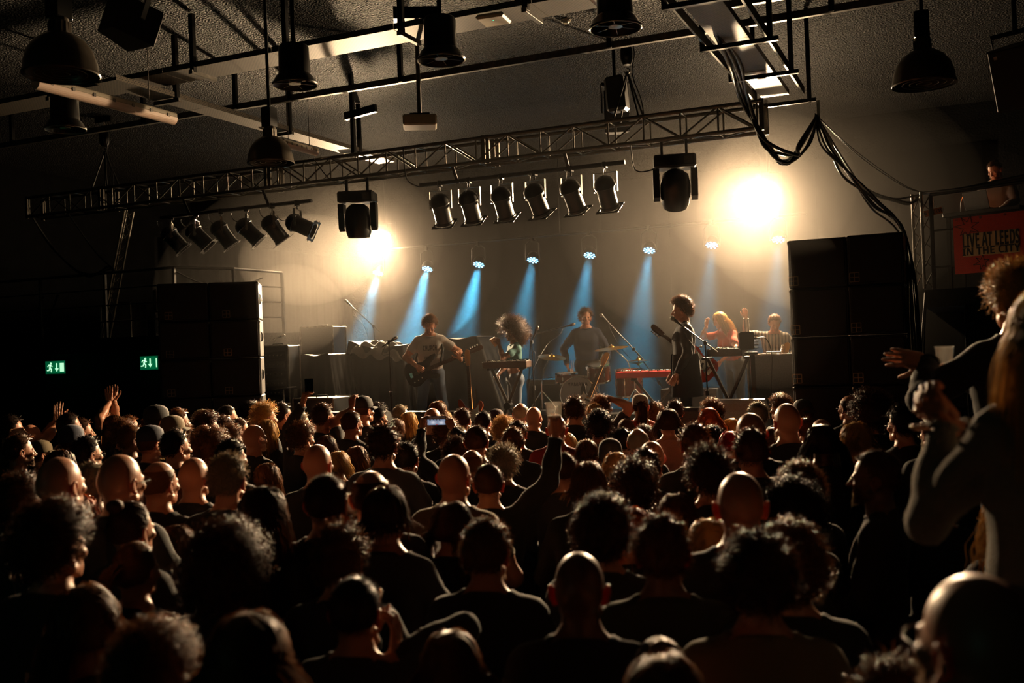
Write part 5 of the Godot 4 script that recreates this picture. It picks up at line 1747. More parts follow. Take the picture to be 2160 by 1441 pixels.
func sdf(prims: Array, cell: float, k: float) -> Dictionary:
	var lo := Vector3.ONE * 99.0
	var hi := -lo
	for p in prims:
		if p[0] == 0:
			var r := maxf(p[3], p[4]) * Vector3.ONE
			lo = lo.min((p[1] - r).min(p[2] - r)); hi = hi.max((p[1] + r).max(p[2] + r))
		elif p[0] == 1:
			var r: Vector3 = Vector3.ONE * maxf(p[2].x, maxf(p[2].y, p[2].z))
			lo = lo.min(p[1] - r); hi = hi.max(p[1] + r)
	lo -= Vector3.ONE * cell * 2.5; hi += Vector3.ONE * cell * 2.5
	var nx := int((hi.x - lo.x) / cell) + 2
	var ny := int((hi.y - lo.y) / cell) + 2
	var nz := int((hi.z - lo.z) / cell) + 2
	var D := PackedFloat32Array(); D.resize(nx * ny * nz); D.fill(1.0)
	var E := PackedFloat32Array(); E.resize(nx * ny * nz); E.fill(1.0)
	var G := PackedByteArray(); G.resize(nx * ny * nz)
	var band := k + cell * 2.0
	for p in prims:
		var kind: int = p[0]
		var a: Vector3 = p[1]
		var b: Vector3 = p[2]
		var rm: float = maxf(p[3], p[4]) + band if kind == 0 else maxf(b.x, maxf(b.y, b.z)) + band
		var plo: Vector3 = (a.min(b) if kind == 0 else a) - Vector3.ONE * rm - lo
		var phi: Vector3 = (a.max(b) if kind == 0 else a) + Vector3.ONE * rm - lo
		var x0 := maxi(0, int(plo.x / cell)); var x1 := mini(nx - 1, int(phi.x / cell) + 1)
		var y0 := maxi(0, int(plo.y / cell)); var y1 := mini(ny - 1, int(phi.y / cell) + 1)
		var z0 := maxi(0, int(plo.z / cell)); var z1 := mini(nz - 1, int(phi.z / cell) + 1)
		var reg: int = p[5]
		if kind == 0:
			var ba := b - a
			var il := 1.0 / maxf(ba.length_squared(), 1e-9)
			var ra: float = p[3]
			var dr: float = p[4] - ra
			for z in range(z0, z1 + 1):
				for y in range(y0, y1 + 1):
					var i := (z * ny + y) * nx + x0
					var q := lo + Vector3(x0, y, z) * cell - a
					for x in range(x0, x1 + 1):
						var t := clampf(q.dot(ba) * il, 0.0, 1.0)
						var d := (q - ba * t).length() - ra - dr * t
						if d < band:
							var c := D[i]
							if d < E[i]:
								E[i] = d
								G[i] = reg
							var h := k - absf(c - d)
							D[i] = minf(c, d) - (h * h * 0.25 / k if h > 0.0 else 0.0)
						i += 1
						q.x += cell
		else:
			var inv := Vector3.ONE / b
			var turn: Basis = (p[3] as Basis).inverse()
			var small := minf(b.x, minf(b.y, b.z))
			for z in range(z0, z1 + 1):
				for y in range(y0, y1 + 1):
					var i := (z * ny + y) * nx + x0
					for x in range(x0, x1 + 1):
						var q: Vector3 = turn * (lo + Vector3(x, y, z) * cell - a)
						var k0 := (q * inv).length()
						var k1 := (q * inv * inv).length()
						var d := k0 * (k0 - 1.0) / k1 if k1 > 1e-6 else -small
						if kind == 2:
							var c := D[i]
							var h := k - absf(c + d)
							D[i] = maxf(c, -d) + (h * h * 0.25 / k if h > 0.0 else 0.0)
						elif d < band:
							var c := D[i]
							if d < E[i]:
								E[i] = d
								G[i] = reg
							var h := k - absf(c - d)
							D[i] = minf(c, d) - (h * h * 0.25 / k if h > 0.0 else 0.0)
						i += 1
	var verts := PackedVector3Array()
	var norms := PackedVector3Array()
	var regs := PackedInt32Array()
	var idx := PackedInt32Array()
	var V := PackedInt32Array(); V.resize(D.size()); V.fill(-1)
	var sx := 1
	var sy := nx
	var sz := nx * ny
	var cells := PackedInt32Array()
	var lim := cell * 1.75
	for z in range(0, nz - 1):
		for y in range(0, ny - 1):
			var i := (z * ny + y) * nx
			for x in range(0, nx - 1):
				var d0 := D[i]
				if d0 < lim and d0 > -lim:
					var d1 := D[i + 1]; var d2 := D[i + sy]; var d3 := D[i + sy + 1]
					var d4 := D[i + sz]; var d5 := D[i + sz + 1]; var d6 := D[i + sz + sy]; var d7 := D[i + sz + sy + 1]
					var mn := minf(minf(minf(d0, d1), minf(d2, d3)), minf(minf(d4, d5), minf(d6, d7)))
					var mx := maxf(maxf(maxf(d0, d1), maxf(d2, d3)), maxf(maxf(d4, d5), maxf(d6, d7)))
					if mn < 0.0 and mx >= 0.0:
						var g := Vector3(d1 + d3 + d5 + d7 - d0 - d2 - d4 - d6, d2 + d3 + d6 + d7 - d0 - d1 - d4 - d5, d4 + d5 + d6 + d7 - d0 - d1 - d2 - d3) * 0.25
						var m := (d0 + d1 + d2 + d3 + d4 + d5 + d6 + d7) * 0.125
						var off := -g * (m / maxf(g.length_squared(), 1e-9))
						off = off.clamp(Vector3.ONE * -0.5, Vector3.ONE * 0.5)
						V[i] = verts.size()
						verts.append(lo + (Vector3(x, y, z) + Vector3.ONE * 0.5 + off) * cell)
						norms.append(g.normalized())
						regs.append(G[i] if d0 < 0.0 else (G[i + sz + sy + 1] if d7 < 0.0 else G[i]))
						cells.append(i)
				i += 1
	for i in cells:
		var a := D[i] < 0.0
		if a != (D[i + sx] < 0.0): net(V, idx, i, i - sy, i - sy - sz, i - sz, a)
		if a != (D[i + sy] < 0.0): net(V, idx, i, i - sz, i - sz - sx, i - sx, a)
		if a != (D[i + sz] < 0.0): net(V, idx, i, i - sx, i - sx - sy, i - sy, a)
	return {"v": verts, "n": norms, "r": regs, "i": idx}

func net(V: PackedInt32Array, idx: PackedInt32Array, a: int, b: int, c: int, d: int, flip: bool) -> void:
	if b < 0 or c < 0 or d < 0: return
	var p := V[a]; var q := V[b]; var r := V[c]; var s := V[d]
	if p < 0 or q < 0 or r < 0 or s < 0: return
	if flip:
		idx.append_array(PackedInt32Array([p, r, q, p, s, r]))
	else:
		idx.append_array(PackedInt32Array([p, q, r, p, r, s]))

func merged(parts: Array) -> ArrayMesh:
	# parts: [arrays of sdf(), transform]
	var v := PackedVector3Array()
	var n := PackedVector3Array()
	var ix := PackedInt32Array()
	for p in parts:
		var x: Transform3D = p[1]
		var base := v.size()
		var nb := x.basis.orthonormalized()
		for q in p[0].v: v.append(x * q)
		for q in p[0].n: n.append((nb * q).normalized())
		var flip := x.basis.determinant() < 0.0
		var src: PackedInt32Array = p[0].i
		for k in range(0, src.size(), 3):
			ix.append(base + src[k])
			ix.append(base + src[k + (2 if flip else 1)])
			ix.append(base + src[k + (1 if flip else 2)])
	return arrays_mesh(v, n, ix)

func arrays_mesh(v: PackedVector3Array, n: PackedVector3Array, ix: PackedInt32Array, cc := PackedColorArray()) -> ArrayMesh:
	var a := []
	a.resize(Mesh.ARRAY_MAX)
	a[Mesh.ARRAY_VERTEX] = v
	a[Mesh.ARRAY_NORMAL] = n
	a[Mesh.ARRAY_INDEX] = ix
	if cc.size(): a[Mesh.ARRAY_COLOR] = cc
	var m := ArrayMesh.new()
	m.add_surface_from_arrays(Mesh.PRIMITIVE_TRIANGLES, a)
	return m

func shell(d: Dictionary, reg: int, out: float) -> ArrayMesh:
	# the clothing over one region: its triangles, let out by a cloth's thickness and closed to the body at the hems
	var v := PackedVector3Array()
	var n := PackedVector3Array()
	var ix := PackedInt32Array()
	var at := PackedInt32Array(); at.resize(d.v.size()); at.fill(-1)
	var R: PackedInt32Array = d.r
	var I: PackedInt32Array = d.i
	for k in range(0, I.size(), 3):
		var c := int(R[I[k]] == reg) + int(R[I[k + 1]] == reg) + int(R[I[k + 2]] == reg)
		if c == 0: continue
		for j in 3:
			var s := I[k + j]
			if at[s] < 0:
				at[s] = v.size()
				v.append(d.v[s] + d.n[s] * (out if R[s] == reg else -0.004))
				n.append(d.n[s])
			ix.append(at[s])
	return arrays_mesh(v, n, ix)

# ---------------------------------------------------------------- heads and hands

var heads := {}
var hands := {}

func head(kind: String) -> Dictionary:
	if heads.has(kind): return heads[kind]
	var f := kind == "woman"
	var jw := 0.047 if f else 0.054
	var p := [
		egg(Vector3(0, 0.094, 0.006), Vector3(0.0755, 0.096, 0.094)),
		egg(Vector3(0, 0.075, 0.03), Vector3(0.072, 0.08, 0.072)),
		egg(Vector3(0, 0.055, -0.045), Vector3(0.06, 0.072, 0.05)),
		egg(Vector3(0, 0.004, -0.052), Vector3(jw, 0.038, 0.046)),
		cap(Vector3(-0.012, -0.022, -0.084), Vector3(0.012, -0.022, -0.084), 0.015, 0.015),
		cap(Vector3(-jw * 0.85, 0.005, -0.02), Vector3(-0.02, -0.018, -0.07), 0.022, 0.018),
		cap(Vector3(jw * 0.85, 0.005, -0.02), Vector3(0.02, -0.018, -0.07), 0.022, 0.018),
		cap(Vector3(-0.035, 0.083, -0.083), Vector3(0.035, 0.083, -0.083), 0.011, 0.011),
		cap(Vector3(0, 0.075, -0.094), Vector3(0, 0.038, -0.113 if f else -0.118), 0.008, 0.0105),
		cap(Vector3(-0.011, 0.035, -0.103), Vector3(0.011, 0.035, -0.103), 0.0075, 0.0075),
		cap(Vector3(-0.043, 0.048, -0.073), Vector3(0.043, 0.048, -0.073), 0.018, 0.018),
		cap(Vector3(-0.016, 0.0105, -0.094), Vector3(0.016, 0.0105, -0.094), 0.0065, 0.0065),
		cap(Vector3(-0.014, 0.001, -0.0935), Vector3(0.014, 0.001, -0.0935), 0.0065, 0.0065),
		cap(Vector3(0, -0.06, 0.02), Vector3(0, 0.03, 0.012), 0.05 if f else 0.058, 0.058),
	]
	p.append(egg(Vector3(-0.031, 0.068, -0.103), Vector3(0.016, 0.011, 0.018), 0, Basis(), true))
	p.append(egg(Vector3(0.031, 0.068, -0.103), Vector3(0.016, 0.011, 0.018), 0, Basis(), true))
	p.append(egg(Vector3(0, 0.0055, -0.104), Vector3(0.02, 0.0022, 0.012), 0, Basis(), true))
	for s in [-1.0, 1.0]:
		p.append(egg(Vector3(0.031 * s, 0.067, -0.078), Vector3(0.0125, 0.0125, 0.0125)))
	heads[kind] = sdf(p, 0.0048, 0.012)
	return heads[kind]

func hand(pose: String) -> Dictionary:
	# wrist at the origin, fingers along y, palm towards -z, thumb towards +x
	if hands.has(pose): return hands[pose]
	var p := [
		cap(Vector3(0, -0.03, 0), Vector3(0, 0.005, 0), 0.025, 0.024),
		cap(Vector3(-0.022, 0.025, 0), Vector3(-0.029, 0.08, 0), 0.0145, 0.012),
		cap(Vector3(-0.006, 0.02, 0), Vector3(-0.009, 0.085, 0.001), 0.015, 0.0125),
		cap(Vector3(0.008, 0.02, 0), Vector3(0.011, 0.087, 0.001), 0.015, 0.0125),
		cap(Vector3(0.02, 0.025, 0), Vector3(0.031, 0.082, 0), 0.0155, 0.012),
	]
	var base := [Vector3(-0.03, 0.082, 0), Vector3(-0.0105, 0.09, 0), Vector3(0.0105, 0.092, 0), Vector3(0.031, 0.086, 0)]
	var length := [0.06, 0.077, 0.084, 0.075]
	var curl := {"flat": [0.05, 0.08, 0.06], "relaxed": [0.4, 0.55, 0.35], "grip": [0.75, 0.85, 0.6], "fist": [1.25, 1.45, 1.0], "pinch": [0.9, 0.45, 0.25]}
	var c: Array = curl[pose]
	for f in 4:
		var spread := (float(f) - 1.5) * (0.075 if pose == "flat" else 0.03)
		var d := Vector3(sin(spread), cos(spread), 0)
		var at: Vector3 = base[f]
		var side := d.cross(Vector3(0, 0, 1)).normalized()
		var shares := [0.46, 0.3, 0.24]
		for j in 3:
			d = d.rotated(side, c[j] * (-1.0 if side.cross(d).z > 0.0 else 1.0) * (1.0 + 0.06 * (f - 1)))
			var e: Vector3 = at + d * length[f] * shares[j]
			p.append(cap(at, e, 0.0094 - 0.0011 * j, 0.0087 - 0.0011 * j))
			at = e
	var td := {"flat": Vector3(0.62, 0.74, -0.2), "relaxed": Vector3(0.45, 0.72, -0.55), "grip": Vector3(0.5, 0.45, -0.75), "fist": Vector3(0.1, 0.6, -0.85), "pinch": Vector3(0.35, 0.6, -0.75)}
	var t0 := Vector3(0.024, 0.022, -0.008)
	var t1 := t0 + Vector3(0.62, 0.7, -0.3).normalized() * 0.038
	var t2: Vector3 = t1 + (td[pose] as Vector3).normalized() * 0.034
	var t3: Vector3 = t2 + ((td[pose] as Vector3) + Vector3(-0.35, 0.25, -0.15)).normalized() * 0.027
	p.append(cap(t0, t1, 0.0155, 0.0115))
	p.append(cap(t1, t2, 0.0112, 0.0098))
	p.append(cap(t2, t3, 0.0096, 0.0082))
	hands[pose] = sdf(p, 0.0042, 0.006)
	return hands[pose]

func elbow_of(s: Vector3, w: Vector3, pole: Vector3, u := 0.29, f := 0.26) -> Vector3:
	var d := w - s
	var L := minf(d.length(), (u + f) * 0.995)
	var a := acos(clampf((u * u + L * L - f * f) / (2.0 * u * L), -1.0, 1.0))
	var dir := d.normalized()
	var side := (pole - dir * pole.dot(dir)).normalized()
	return s + (dir * cos(a) + side * sin(a)) * u

# spec: sex, wide (girth), sleeve (0 none, 1 short, 2 long), arms {-1 left, 1 right: [wrist, pole, hand pose, fingers' direction, palm's direction]}, look (pitch, yaw, roll of the head), bow (chest forward), feet apart
func body(spec: Dictionary) -> Dictionary:
	var w: float = spec.get("wide", 1.0)
	var f: bool = spec.get("sex", "man") == "woman"
	var sl: int = spec.get("sleeve", 2)
	var bow: float = spec.get("bow", 0.0)
	var apart: float = spec.get("apart", 0.0)
	var sw := (0.147 if f else 0.168) * (0.6 + 0.4 * w)
	var cw := (0.062 if f else 0.08) * w
	var hip := Vector3(0, 0.95, 0)
	var tilt := Basis(Vector3.RIGHT, -bow)
	var T := func(v: Vector3) -> Vector3: return hip + tilt * (v - hip)
	var bare: int = SKIN if spec.get("bare_waist", false) else TOP
	var p := [
		cap(Vector3(-0.075 * w, 0.94, 0.01), Vector3(0.075 * w, 0.94, 0.01), (0.115 if f else 0.108) * w, (0.115 if f else 0.108) * w, LEGS),
		cap(T.call(Vector3(-0.06 * w, 1.08, 0)), T.call(Vector3(0.06 * w, 1.08, 0)), (0.088 if f else 0.106) * w, (0.088 if f else 0.106) * w, bare),
		cap(T.call(Vector3(-cw * 0.9, 1.18, 0.0)), T.call(Vector3(cw * 0.9, 1.18, 0.0)), (0.086 if f else 0.105) * w, (0.086 if f else 0.105) * w, TOP),
		cap(T.call(Vector3(-cw, 1.28, 0.0)), T.call(Vector3(cw, 1.28, 0.0)), (0.098 if f else 0.112) * w, (0.098 if f else 0.112) * w, TOP),
		cap(T.call(Vector3(-cw * 1.1, 1.35, 0.012)), T.call(Vector3(cw * 1.1, 1.35, 0.012)), (0.085 if f else 0.097) * w, (0.085 if f else 0.097) * w, TOP),
		cap(T.call(Vector3(-sw * 0.85, 1.4, 0.012)), T.call(Vector3(sw * 0.85, 1.4, 0.012)), 0.063, 0.063, TOP),
		cap(T.call(Vector3(0, 1.44, 0.016)), T.call(Vector3(0, 1.57, -0.004)), 0.05 if f else 0.06, 0.048 if f else 0.056, SKIN),
	]
	if f:
		for s in [-1.0, 1.0]: p.append(cap(T.call(Vector3(0.06 * s, 1.29, -0.06)), T.call(Vector3(0.06 * s, 1.27, -0.09)), 0.06, 0.048, TOP))
	for s in [-1.0, 1.0]:
		p.append(cap(T.call(Vector3(0.11 * s, 1.42, 0.016)), T.call(Vector3(0.02 * s, 1.495, 0.018)), 0.05, 0.048, TOP))
		var hp := Vector3(0.088 * s * w, 0.93, 0.005)
		var kn := Vector3((0.098 + apart) * s, 0.5, -0.015 - spec.get("knee", 0.0) * (1.0 if s > 0 else 0.0))
		var an := Vector3((0.105 + apart * 1.8) * s, 0.085, 0.03)
		p.append(cap(hp, kn, 0.09 * w, 0.062, LEGS))
		p.append(cap(kn, an, 0.062, 0.047, LEGS))
		p.append(cap(an + Vector3(0, -0.02, 0.0), an + Vector3(0, -0.04, 0.03), 0.045, 0.042, SHOE))
		p.append(cap(an + Vector3(0, -0.045, 0.02), an + Vector3(0.02 * s, -0.052, -0.15), 0.04, 0.03, SHOE))
	var arms: Dictionary = spec.get("arms", {})
	var ends := []
	var hems := []
	for s in [-1, 1]:
		var sh: Vector3 = T.call(Vector3(sw * s, 1.405, 0.012))
		var a: Array = arms.get(s, [])
		var wr: Vector3 = Vector3(0.25 * s * w, 0.88, -0.08) if a.is_empty() else a[0]
		var pole: Vector3 = Vector3(0.5 * s, 0, 1) if a.is_empty() else a[1]
		if sh.distance_to(wr) > 0.545: wr = sh + (wr - sh).normalized() * 0.545
		if wr.y > 1.5: # the shoulder lifts with the arm
			sh += Vector3(-0.02 * s, 0.035, 0)
		var el := elbow_of(sh, wr, pole)
		var th := 1.0 if not f else 0.85
		if sl == 1: hems.append([sh.lerp(el, 0.62), el - sh, 0.055 * th])
		if sl == 2: hems.append([wr - (wr - el).normalized() * 0.008, wr - el, 0.036 * th])
		p.append(cap(sh, sh.lerp(el, 0.55), 0.058 * th, 0.052 * th, TOP if sl > 0 else SKIN))
		p.append(cap(sh.lerp(el, 0.5), el, 0.053 * th, 0.043 * th, TOP if sl > 1 else SKIN))
		p.append(cap(el, el.lerp(wr, 0.5), 0.044 * th, 0.041 * th, TOP if sl > 1 else SKIN))
		p.append(cap(el.lerp(wr, 0.4), wr, 0.04 * th, 0.031 * th, TOP if sl > 1 else SKIN))
		var fd: Vector3 = (wr - el).normalized() if a.size() < 4 else (a[3] as Vector3).normalized()
		var pd: Vector3 = Vector3(-s, 0, 0) if a.size() < 5 else a[4]
		var z := -(pd - fd * pd.dot(fd)).normalized()
		var x := fd.cross(z)
		var hb := Basis(x, fd, z)
		if s < 0: hb = Basis(-x, fd, z)
		# the thumb of a right hand lies towards +x when the palm looks to -z
		ends.append([hand("relaxed" if a.size() < 3 else a[2]), Transform3D(hb * (0.9 if f else 1.0), wr + fd * 0.012)])
	var d := sdf(p, spec.get("cell", 0.0155), 0.035)
	for i in d.v.size():
		for h in hems:
			var q: Vector3 = d.v[i] - h[0]
			var al: float = q.dot(h[1].normalized())
			if absf(al) < 0.1 and (q - h[1].normalized() * al).length() < h[2] + 0.03: d.r[i] = TOP if al < 0.0 else SKIN
	# the neckline is cut straight, a little lower at the throat
	var un := tilt.inverse()
	for i in d.v.size():
		var c: Vector3 = un * (d.v[i] - hip) + hip
		if absf(c.x) < 0.088 and c.y > 1.4 and c.y < 1.6 and absf(c.z) < 0.13 and d.r[i] != LEGS:
			d.r[i] = TOP if c.y < 1.482 + (c.z - 0.014) * 0.3 else SKIN
	var look: Array = spec.get("look", [0.0, 0.0, 0.0])
	var neck: Vector3 = T.call(Vector3(0, 1.565, -0.004))
	var hx := Transform3D(Basis(Vector3.UP, look[1]) * Basis(Vector3.RIGHT, look[0]) * Basis(Vector3.BACK, look[2]), neck)
	if f: hx.basis = hx.basis * 0.955
	var out := {"head": hx, "wrist": [ends[0][1], ends[1][1]]}
	out.body = merged([[d, Transform3D()], [head("woman" if f else "man"), hx], ends[0], ends[1]])
	out.top = shell(d, TOP, 0.009)
	out.legs = shell(d, LEGS, 0.006)
	out.shoes = shell(d, SHOE, 0.006)
	# a collar round the neck
	var st := mb()
	var ring := []
	for i in 25:
		var t := TAU * i / 24.0
		var rx := 0.069 if f else 0.078
		ring.append(T.call(Vector3(sin(t) * rx, 1.482 + cos(t) * 0.066 * 0.3, 0.014 + cos(t) * 0.066)))
	tube(st, ring, 0.0105, 6, false)
	out.collar = st.commit()
	out.cuffs = []
	for h in hems:
		st = mb()
		ring = []
		var fb := frame_of(h[1])
		for i in 17: ring.append(h[0] + (fb.x * sin(TAU * i / 16.0) + fb.z * cos(TAU * i / 16.0)) * h[2])
		tube(st, ring, 0.009, 6, false)
		out.cuffs.append(st.commit())
	return out

# ---------------------------------------------------------------- hair

const SCALP_C := Vector3(0, 0.094, 0.006)
const SCALP_R := Vector3(0.079, 0.0995, 0.0985)
var hairs := {}

func hairline(n: Vector3) -> float:
	if n.z > -0.2: return lerpf(-0.1, -0.72, clampf((n.z + 0.2) / 0.55, 0.0, 1.0))
	return lerpf(-0.1, 0.6, clampf((-0.2 - n.z) / 0.5, 0.0, 1.0))

func hair(kind: String, far := false) -> ArrayMesh:
	var key := kind + ("_far" if far else "")
	if hairs.has(key): return hairs[key]
	# n strands, shortest and longest, lift off the scalp, fall, curl radius, turns, width, shell thickness, spread, segments
	var T := {
		"crop": [2600, 0.012, 0.022, 0.7, 0.05, 0.0, 0, 0.0022, 0.003, 0.8, 2],
		"short": [1700, 0.024, 0.045, 0.32, 0.12, 0.0, 0, 0.0034, 0.011, 0.7, 3],
		"tousled": [1700, 0.035, 0.065, 0.42, 0.2, 0.004, 1.6, 0.0036, 0.016, 0.9, 5],
		"curly": [2100, 0.035, 0.06, 0.75, 0.12, 0.008, 3.0, 0.0034, 0.02, 0.8, 8],
		"bigcurly": [2300, 0.06, 0.1, 0.7, 0.4, 0.011, 4.0, 0.0038, 0.04, 0.8, 10],
		"afro": [3400, 0.09, 0.135, 1.3, 0.02, 0.009, 6.0, 0.0036, 0.09, 0.3, 10],
		"long": [1700, 0.34, 0.44, 0.1, 1.6, 0.0, 0, 0.0055, 0.013, 0.2, 11],
		"wavy": [1700, 0.3, 0.4, 0.2, 1.4, 0.007, 3.5, 0.0055, 0.018, 0.35, 13],
		"bob": [1600, 0.17, 0.21, 0.15, 1.5, 0.0, 0, 0.0052, 0.015, 0.22, 7],
		"bowl": [1600, 0.09, 0.12, 0.15, 1.2, 0.0, 0, 0.005, 0.014, 0.2, 5],
		"pony": [1200, 0.14, 0.18, 0.05, 0.2, 0.0, 0, 0.005, 0.008, 0.1, 5],
		"bun": [1200, 0.14, 0.18, 0.05, 0.2, 0.0, 0, 0.005, 0.008, 0.12, 5],
		"balding": [1100, 0.008, 0.015, 0.8, 0.1, 0.0, 0, 0.0022, 0.003, 0.5, 2],
		"fluffy": [2300, 0.04, 0.07, 0.8, 0.12, 0.005, 1.5, 0.0026, 0.022, 1.0, 5],
	}
	var q: Array = T[kind]
	if far: # a lighter mesh of the same hair: fewer, wider strands
		q = q.duplicate()
		q[0] = int(q[0] * 0.42)
		q[7] = q[7] * 1.6
		q[10] = maxi(2, int(q[10] * 0.7))
	var r := RandomNumberGenerator.new()
	r.seed = hash(kind)
	var v := PackedVector3Array()
	var nn := PackedVector3Array()
	var ix := PackedInt32Array()
	var cc := PackedColorArray()
	var tied := kind == "pony" or kind == "bun"
	var knot := SCALP_C + (Vector3(0, 0.02, 0.112) if kind == "pony" else Vector3(0, 0.085, 0.075))
	var noise := FastNoiseLite.new()
	noise.seed = hash(kind) % 1000
	noise.frequency = 9.0
	# the shell under the strands
	var rows := 18
	var cols := 30
	var ok := PackedByteArray()
	for i in rows + 1:
		for j in cols:
			var th := PI * 0.86 * i / rows
			var ph := TAU * j / cols
			var n := Vector3(sin(th) * sin(ph), cos(th), sin(th) * cos(ph))
			var lim := hairline(n) - (0.3 if kind == "afro" and n.z > -0.6 else 0.0)
			var t: float = q[8]
			var above := n.y - lim
			var thick := 0.7 * t * clampf(above * 3.0 + 0.15, 0.0, 1.0) * (1.0 + 0.35 * noise.get_noise_3dv(n * 0.35))
			thick = maxf(thick, 0.0055 * clampf(above * 5.0, 0.0, 1.0))
			if kind == "balding" and n.y > 0.55: thick = -0.012
			var p := SCALP_C + n * SCALP_R + n * (thick - 0.001)
			if q[4] > 0.7 and n.y < 0.0 and n.z > -0.25: # long hair falls outside the neck
				p = SCALP_C + Vector3(n.x * (SCALP_R.x + t), n.y * SCALP_R.y, n.z * (SCALP_R.z + t)) + Vector3(n.x, 0, maxf(n.z, 0.0)) * 0.03 * -n.y
			if n.z > -0.1 and n.y < 0.1: p += Vector3(n.x * 0.004, 0, 0.011 * maxf(n.z, 0.0)) * clampf(0.1 - n.y, 0.0, 0.7)
			v.append(p)
			nn.append(n)
			cc.append(Color.WHITE)
			ok.append(1 if above > -0.06 else 0)
	for i in rows:
		for j in cols:
			var a := i * cols + j
			var b := i * cols + (j + 1) % cols
			var c := a + cols
			var d := b + cols
			if ok[a] and ok[b] and ok[c] and ok[d]:
				ix.append_array(PackedInt32Array([a, d, c, a, b, d]))
	var segs: int = q[10]
	var tail := 0
	if kind == "pony": tail = 260
	var total: int = q[0] + tail
	for s in total:
		var n := Vector3.ZERO
		for tries in 30:
			n = Vector3(r.randf_range(-1, 1), r.randf_range(-0.75, 1), r.randf_range(-1, 1))
			if n.length_squared() > 1.0 or n.length_squared() < 0.05: continue
			n = n.normalized()
			if n.y > hairline(n) - (0.3 if kind == "afro" and n.z > -0.6 else 0.0) and not (kind == "balding" and n.y > 0.5 - 0.12 * r.randf()): break
		var is_tail: bool = s >= int(q[0])
		var p := SCALP_C + n * SCALP_R
		var d := Vector3.ZERO
		var L := r.randf_range(q[1], q[2])
		var fly := 1.0
		var part := signf(n.x + 0.12) if absf(n.x + 0.12) > 0.02 else 1.0
		if is_tail:
			p = knot + Vector3(r.randfn(), r.randfn(), 0.3) * 0.012
			d = Vector3(r.randfn() * 0.15, -0.3, 1.0).normalized()
			L = r.randf_range(0.26, 0.36)
		elif tied:
			d = (knot - p).normalized()
			L = p.distance_to(knot) * 1.05
		else:
			var comb := Vector3.ZERO
			if kind in ["long", "wavy", "bob", "bowl"]:
				comb = Vector3(part * 0.9, 0.1 - n.y * 0.2, n.z * 0.7)
				if kind == "bowl": comb = Vector3(n.x, -0.1, n.z)
			elif kind in ["short", "tousled"]:
				var sw := noise.get_noise_3dv(n * 0.25 + Vector3(5, 1, 2)) * 4.0
				comb = Vector3(sin(sw) * 0.8, -0.25, cos(sw) * 0.8 - 0.3 * n.y)
			else:
				comb = Vector3(0, -0.15, 0.1)
			comb = comb - n * comb.dot(n)
			d = (n * q[3] + comb + Vector3(r.randfn(), r.randfn(), r.randfn()) * q[9] * 0.45).normalized()
		if not tied and not is_tail and kind != "afro" and r.randf() < 0.09: # flyaway hairs
			d = (d + n * 0.7 + Vector3(r.randfn(), r.randfn(), r.randfn()) * 0.3).normalized()
			L *= 1.25 if q[4] < 0.7 else 0.2
			fly = 0.5
		var step := L / segs
		var ph := r.randf() * TAU
		var u := d.cross(Vector3(0.3, 0.8, 0.5)).normalized()
		var wdt: float = q[7] * r.randf_range(0.7, 1.3) * fly
		var base := v.size()
		var tone := r.randf_range(0.5, 1.0)
		var lift: float = 1.0 + (q[8] * r.randf_range(0.72, 1.35) + 0.002) / 0.09
		var side0 := (d.cross(n) + Vector3(r.randfn(), r.randfn(), r.randfn()) * 0.4).normalized()
		for k in segs + 1:
			var t := float(k) / segs
			var c := p
			if q[5] > 0.0:
				var a: float = ph + t * q[6] * TAU * (L / q[2])
				c += (u * cos(a) + d.cross(u) * sin(a)) * q[5] * minf(1.0, t * 3.0)
			var ww := wdt * (1.0 - 0.75 * t * t)
			var out := ((c - SCALP_C) * Vector3(1, 0.7, 1)).normalized()
			if is_tail: out = (out + Vector3(0, 0, 0.4)).normalized()
			v.append(c - side0 * ww * 0.5)
			v.append(c + side0 * ww * 0.5)
			cc.append(Color(tone, tone, tone))
			cc.append(Color(tone, tone, tone))
			nn.append((out - side0 * 0.5).normalized())
			nn.append((out + side0 * 0.5).normalized())
			if k > 0:
				var o := base + k * 2 - 2
				if (v[o + 1] - v[o]).cross(v[o + 3] - v[o]).dot(nn[o]) > 0.0:
					ix.append_array(PackedInt32Array([o, o + 3, o + 1, o, o + 2, o + 3]))
				else:
					ix.append_array(PackedInt32Array([o, o + 1, o + 3, o, o + 3, o + 2]))
			p += d * step
			if tied and not is_tail:
				d = (knot - p + Vector3(r.randfn(), r.randfn(), r.randfn()) * 0.01).normalized()
			else:
				d = (d + Vector3(0, -1, 0) * q[4] * (step / 0.04) * 0.5).normalized()
				if is_tail: d = (d + Vector3(0, -1.5, -0.1)).normalized()
			# stay outside the head and clear of the neck
			var e := (p - SCALP_C) / (SCALP_R * lift)
			if e.length() < 1.0 and not is_tail:
				p = SCALP_C + e.normalized() * SCALP_R * lift
			elif q[4] > 0.7 and p.y > SCALP_C.y - 0.03: # combed hair lies on the head down to the ears
				p = p.lerp(SCALP_C + e.normalized() * SCALP_R * lift, 0.75)
			if p.y < 0.03 and q[4] > 0.7:
				var flat := Vector2(p.x, p.z - 0.02)
				var keep := 0.082 + maxf(0.0, -0.02 - p.y) * 0.25
				if flat.length() < keep:
					flat = flat.normalized() * keep
					p.x = flat.x
					p.z = flat.y + 0.02
				if p.z < -0.045: p.z = -0.045
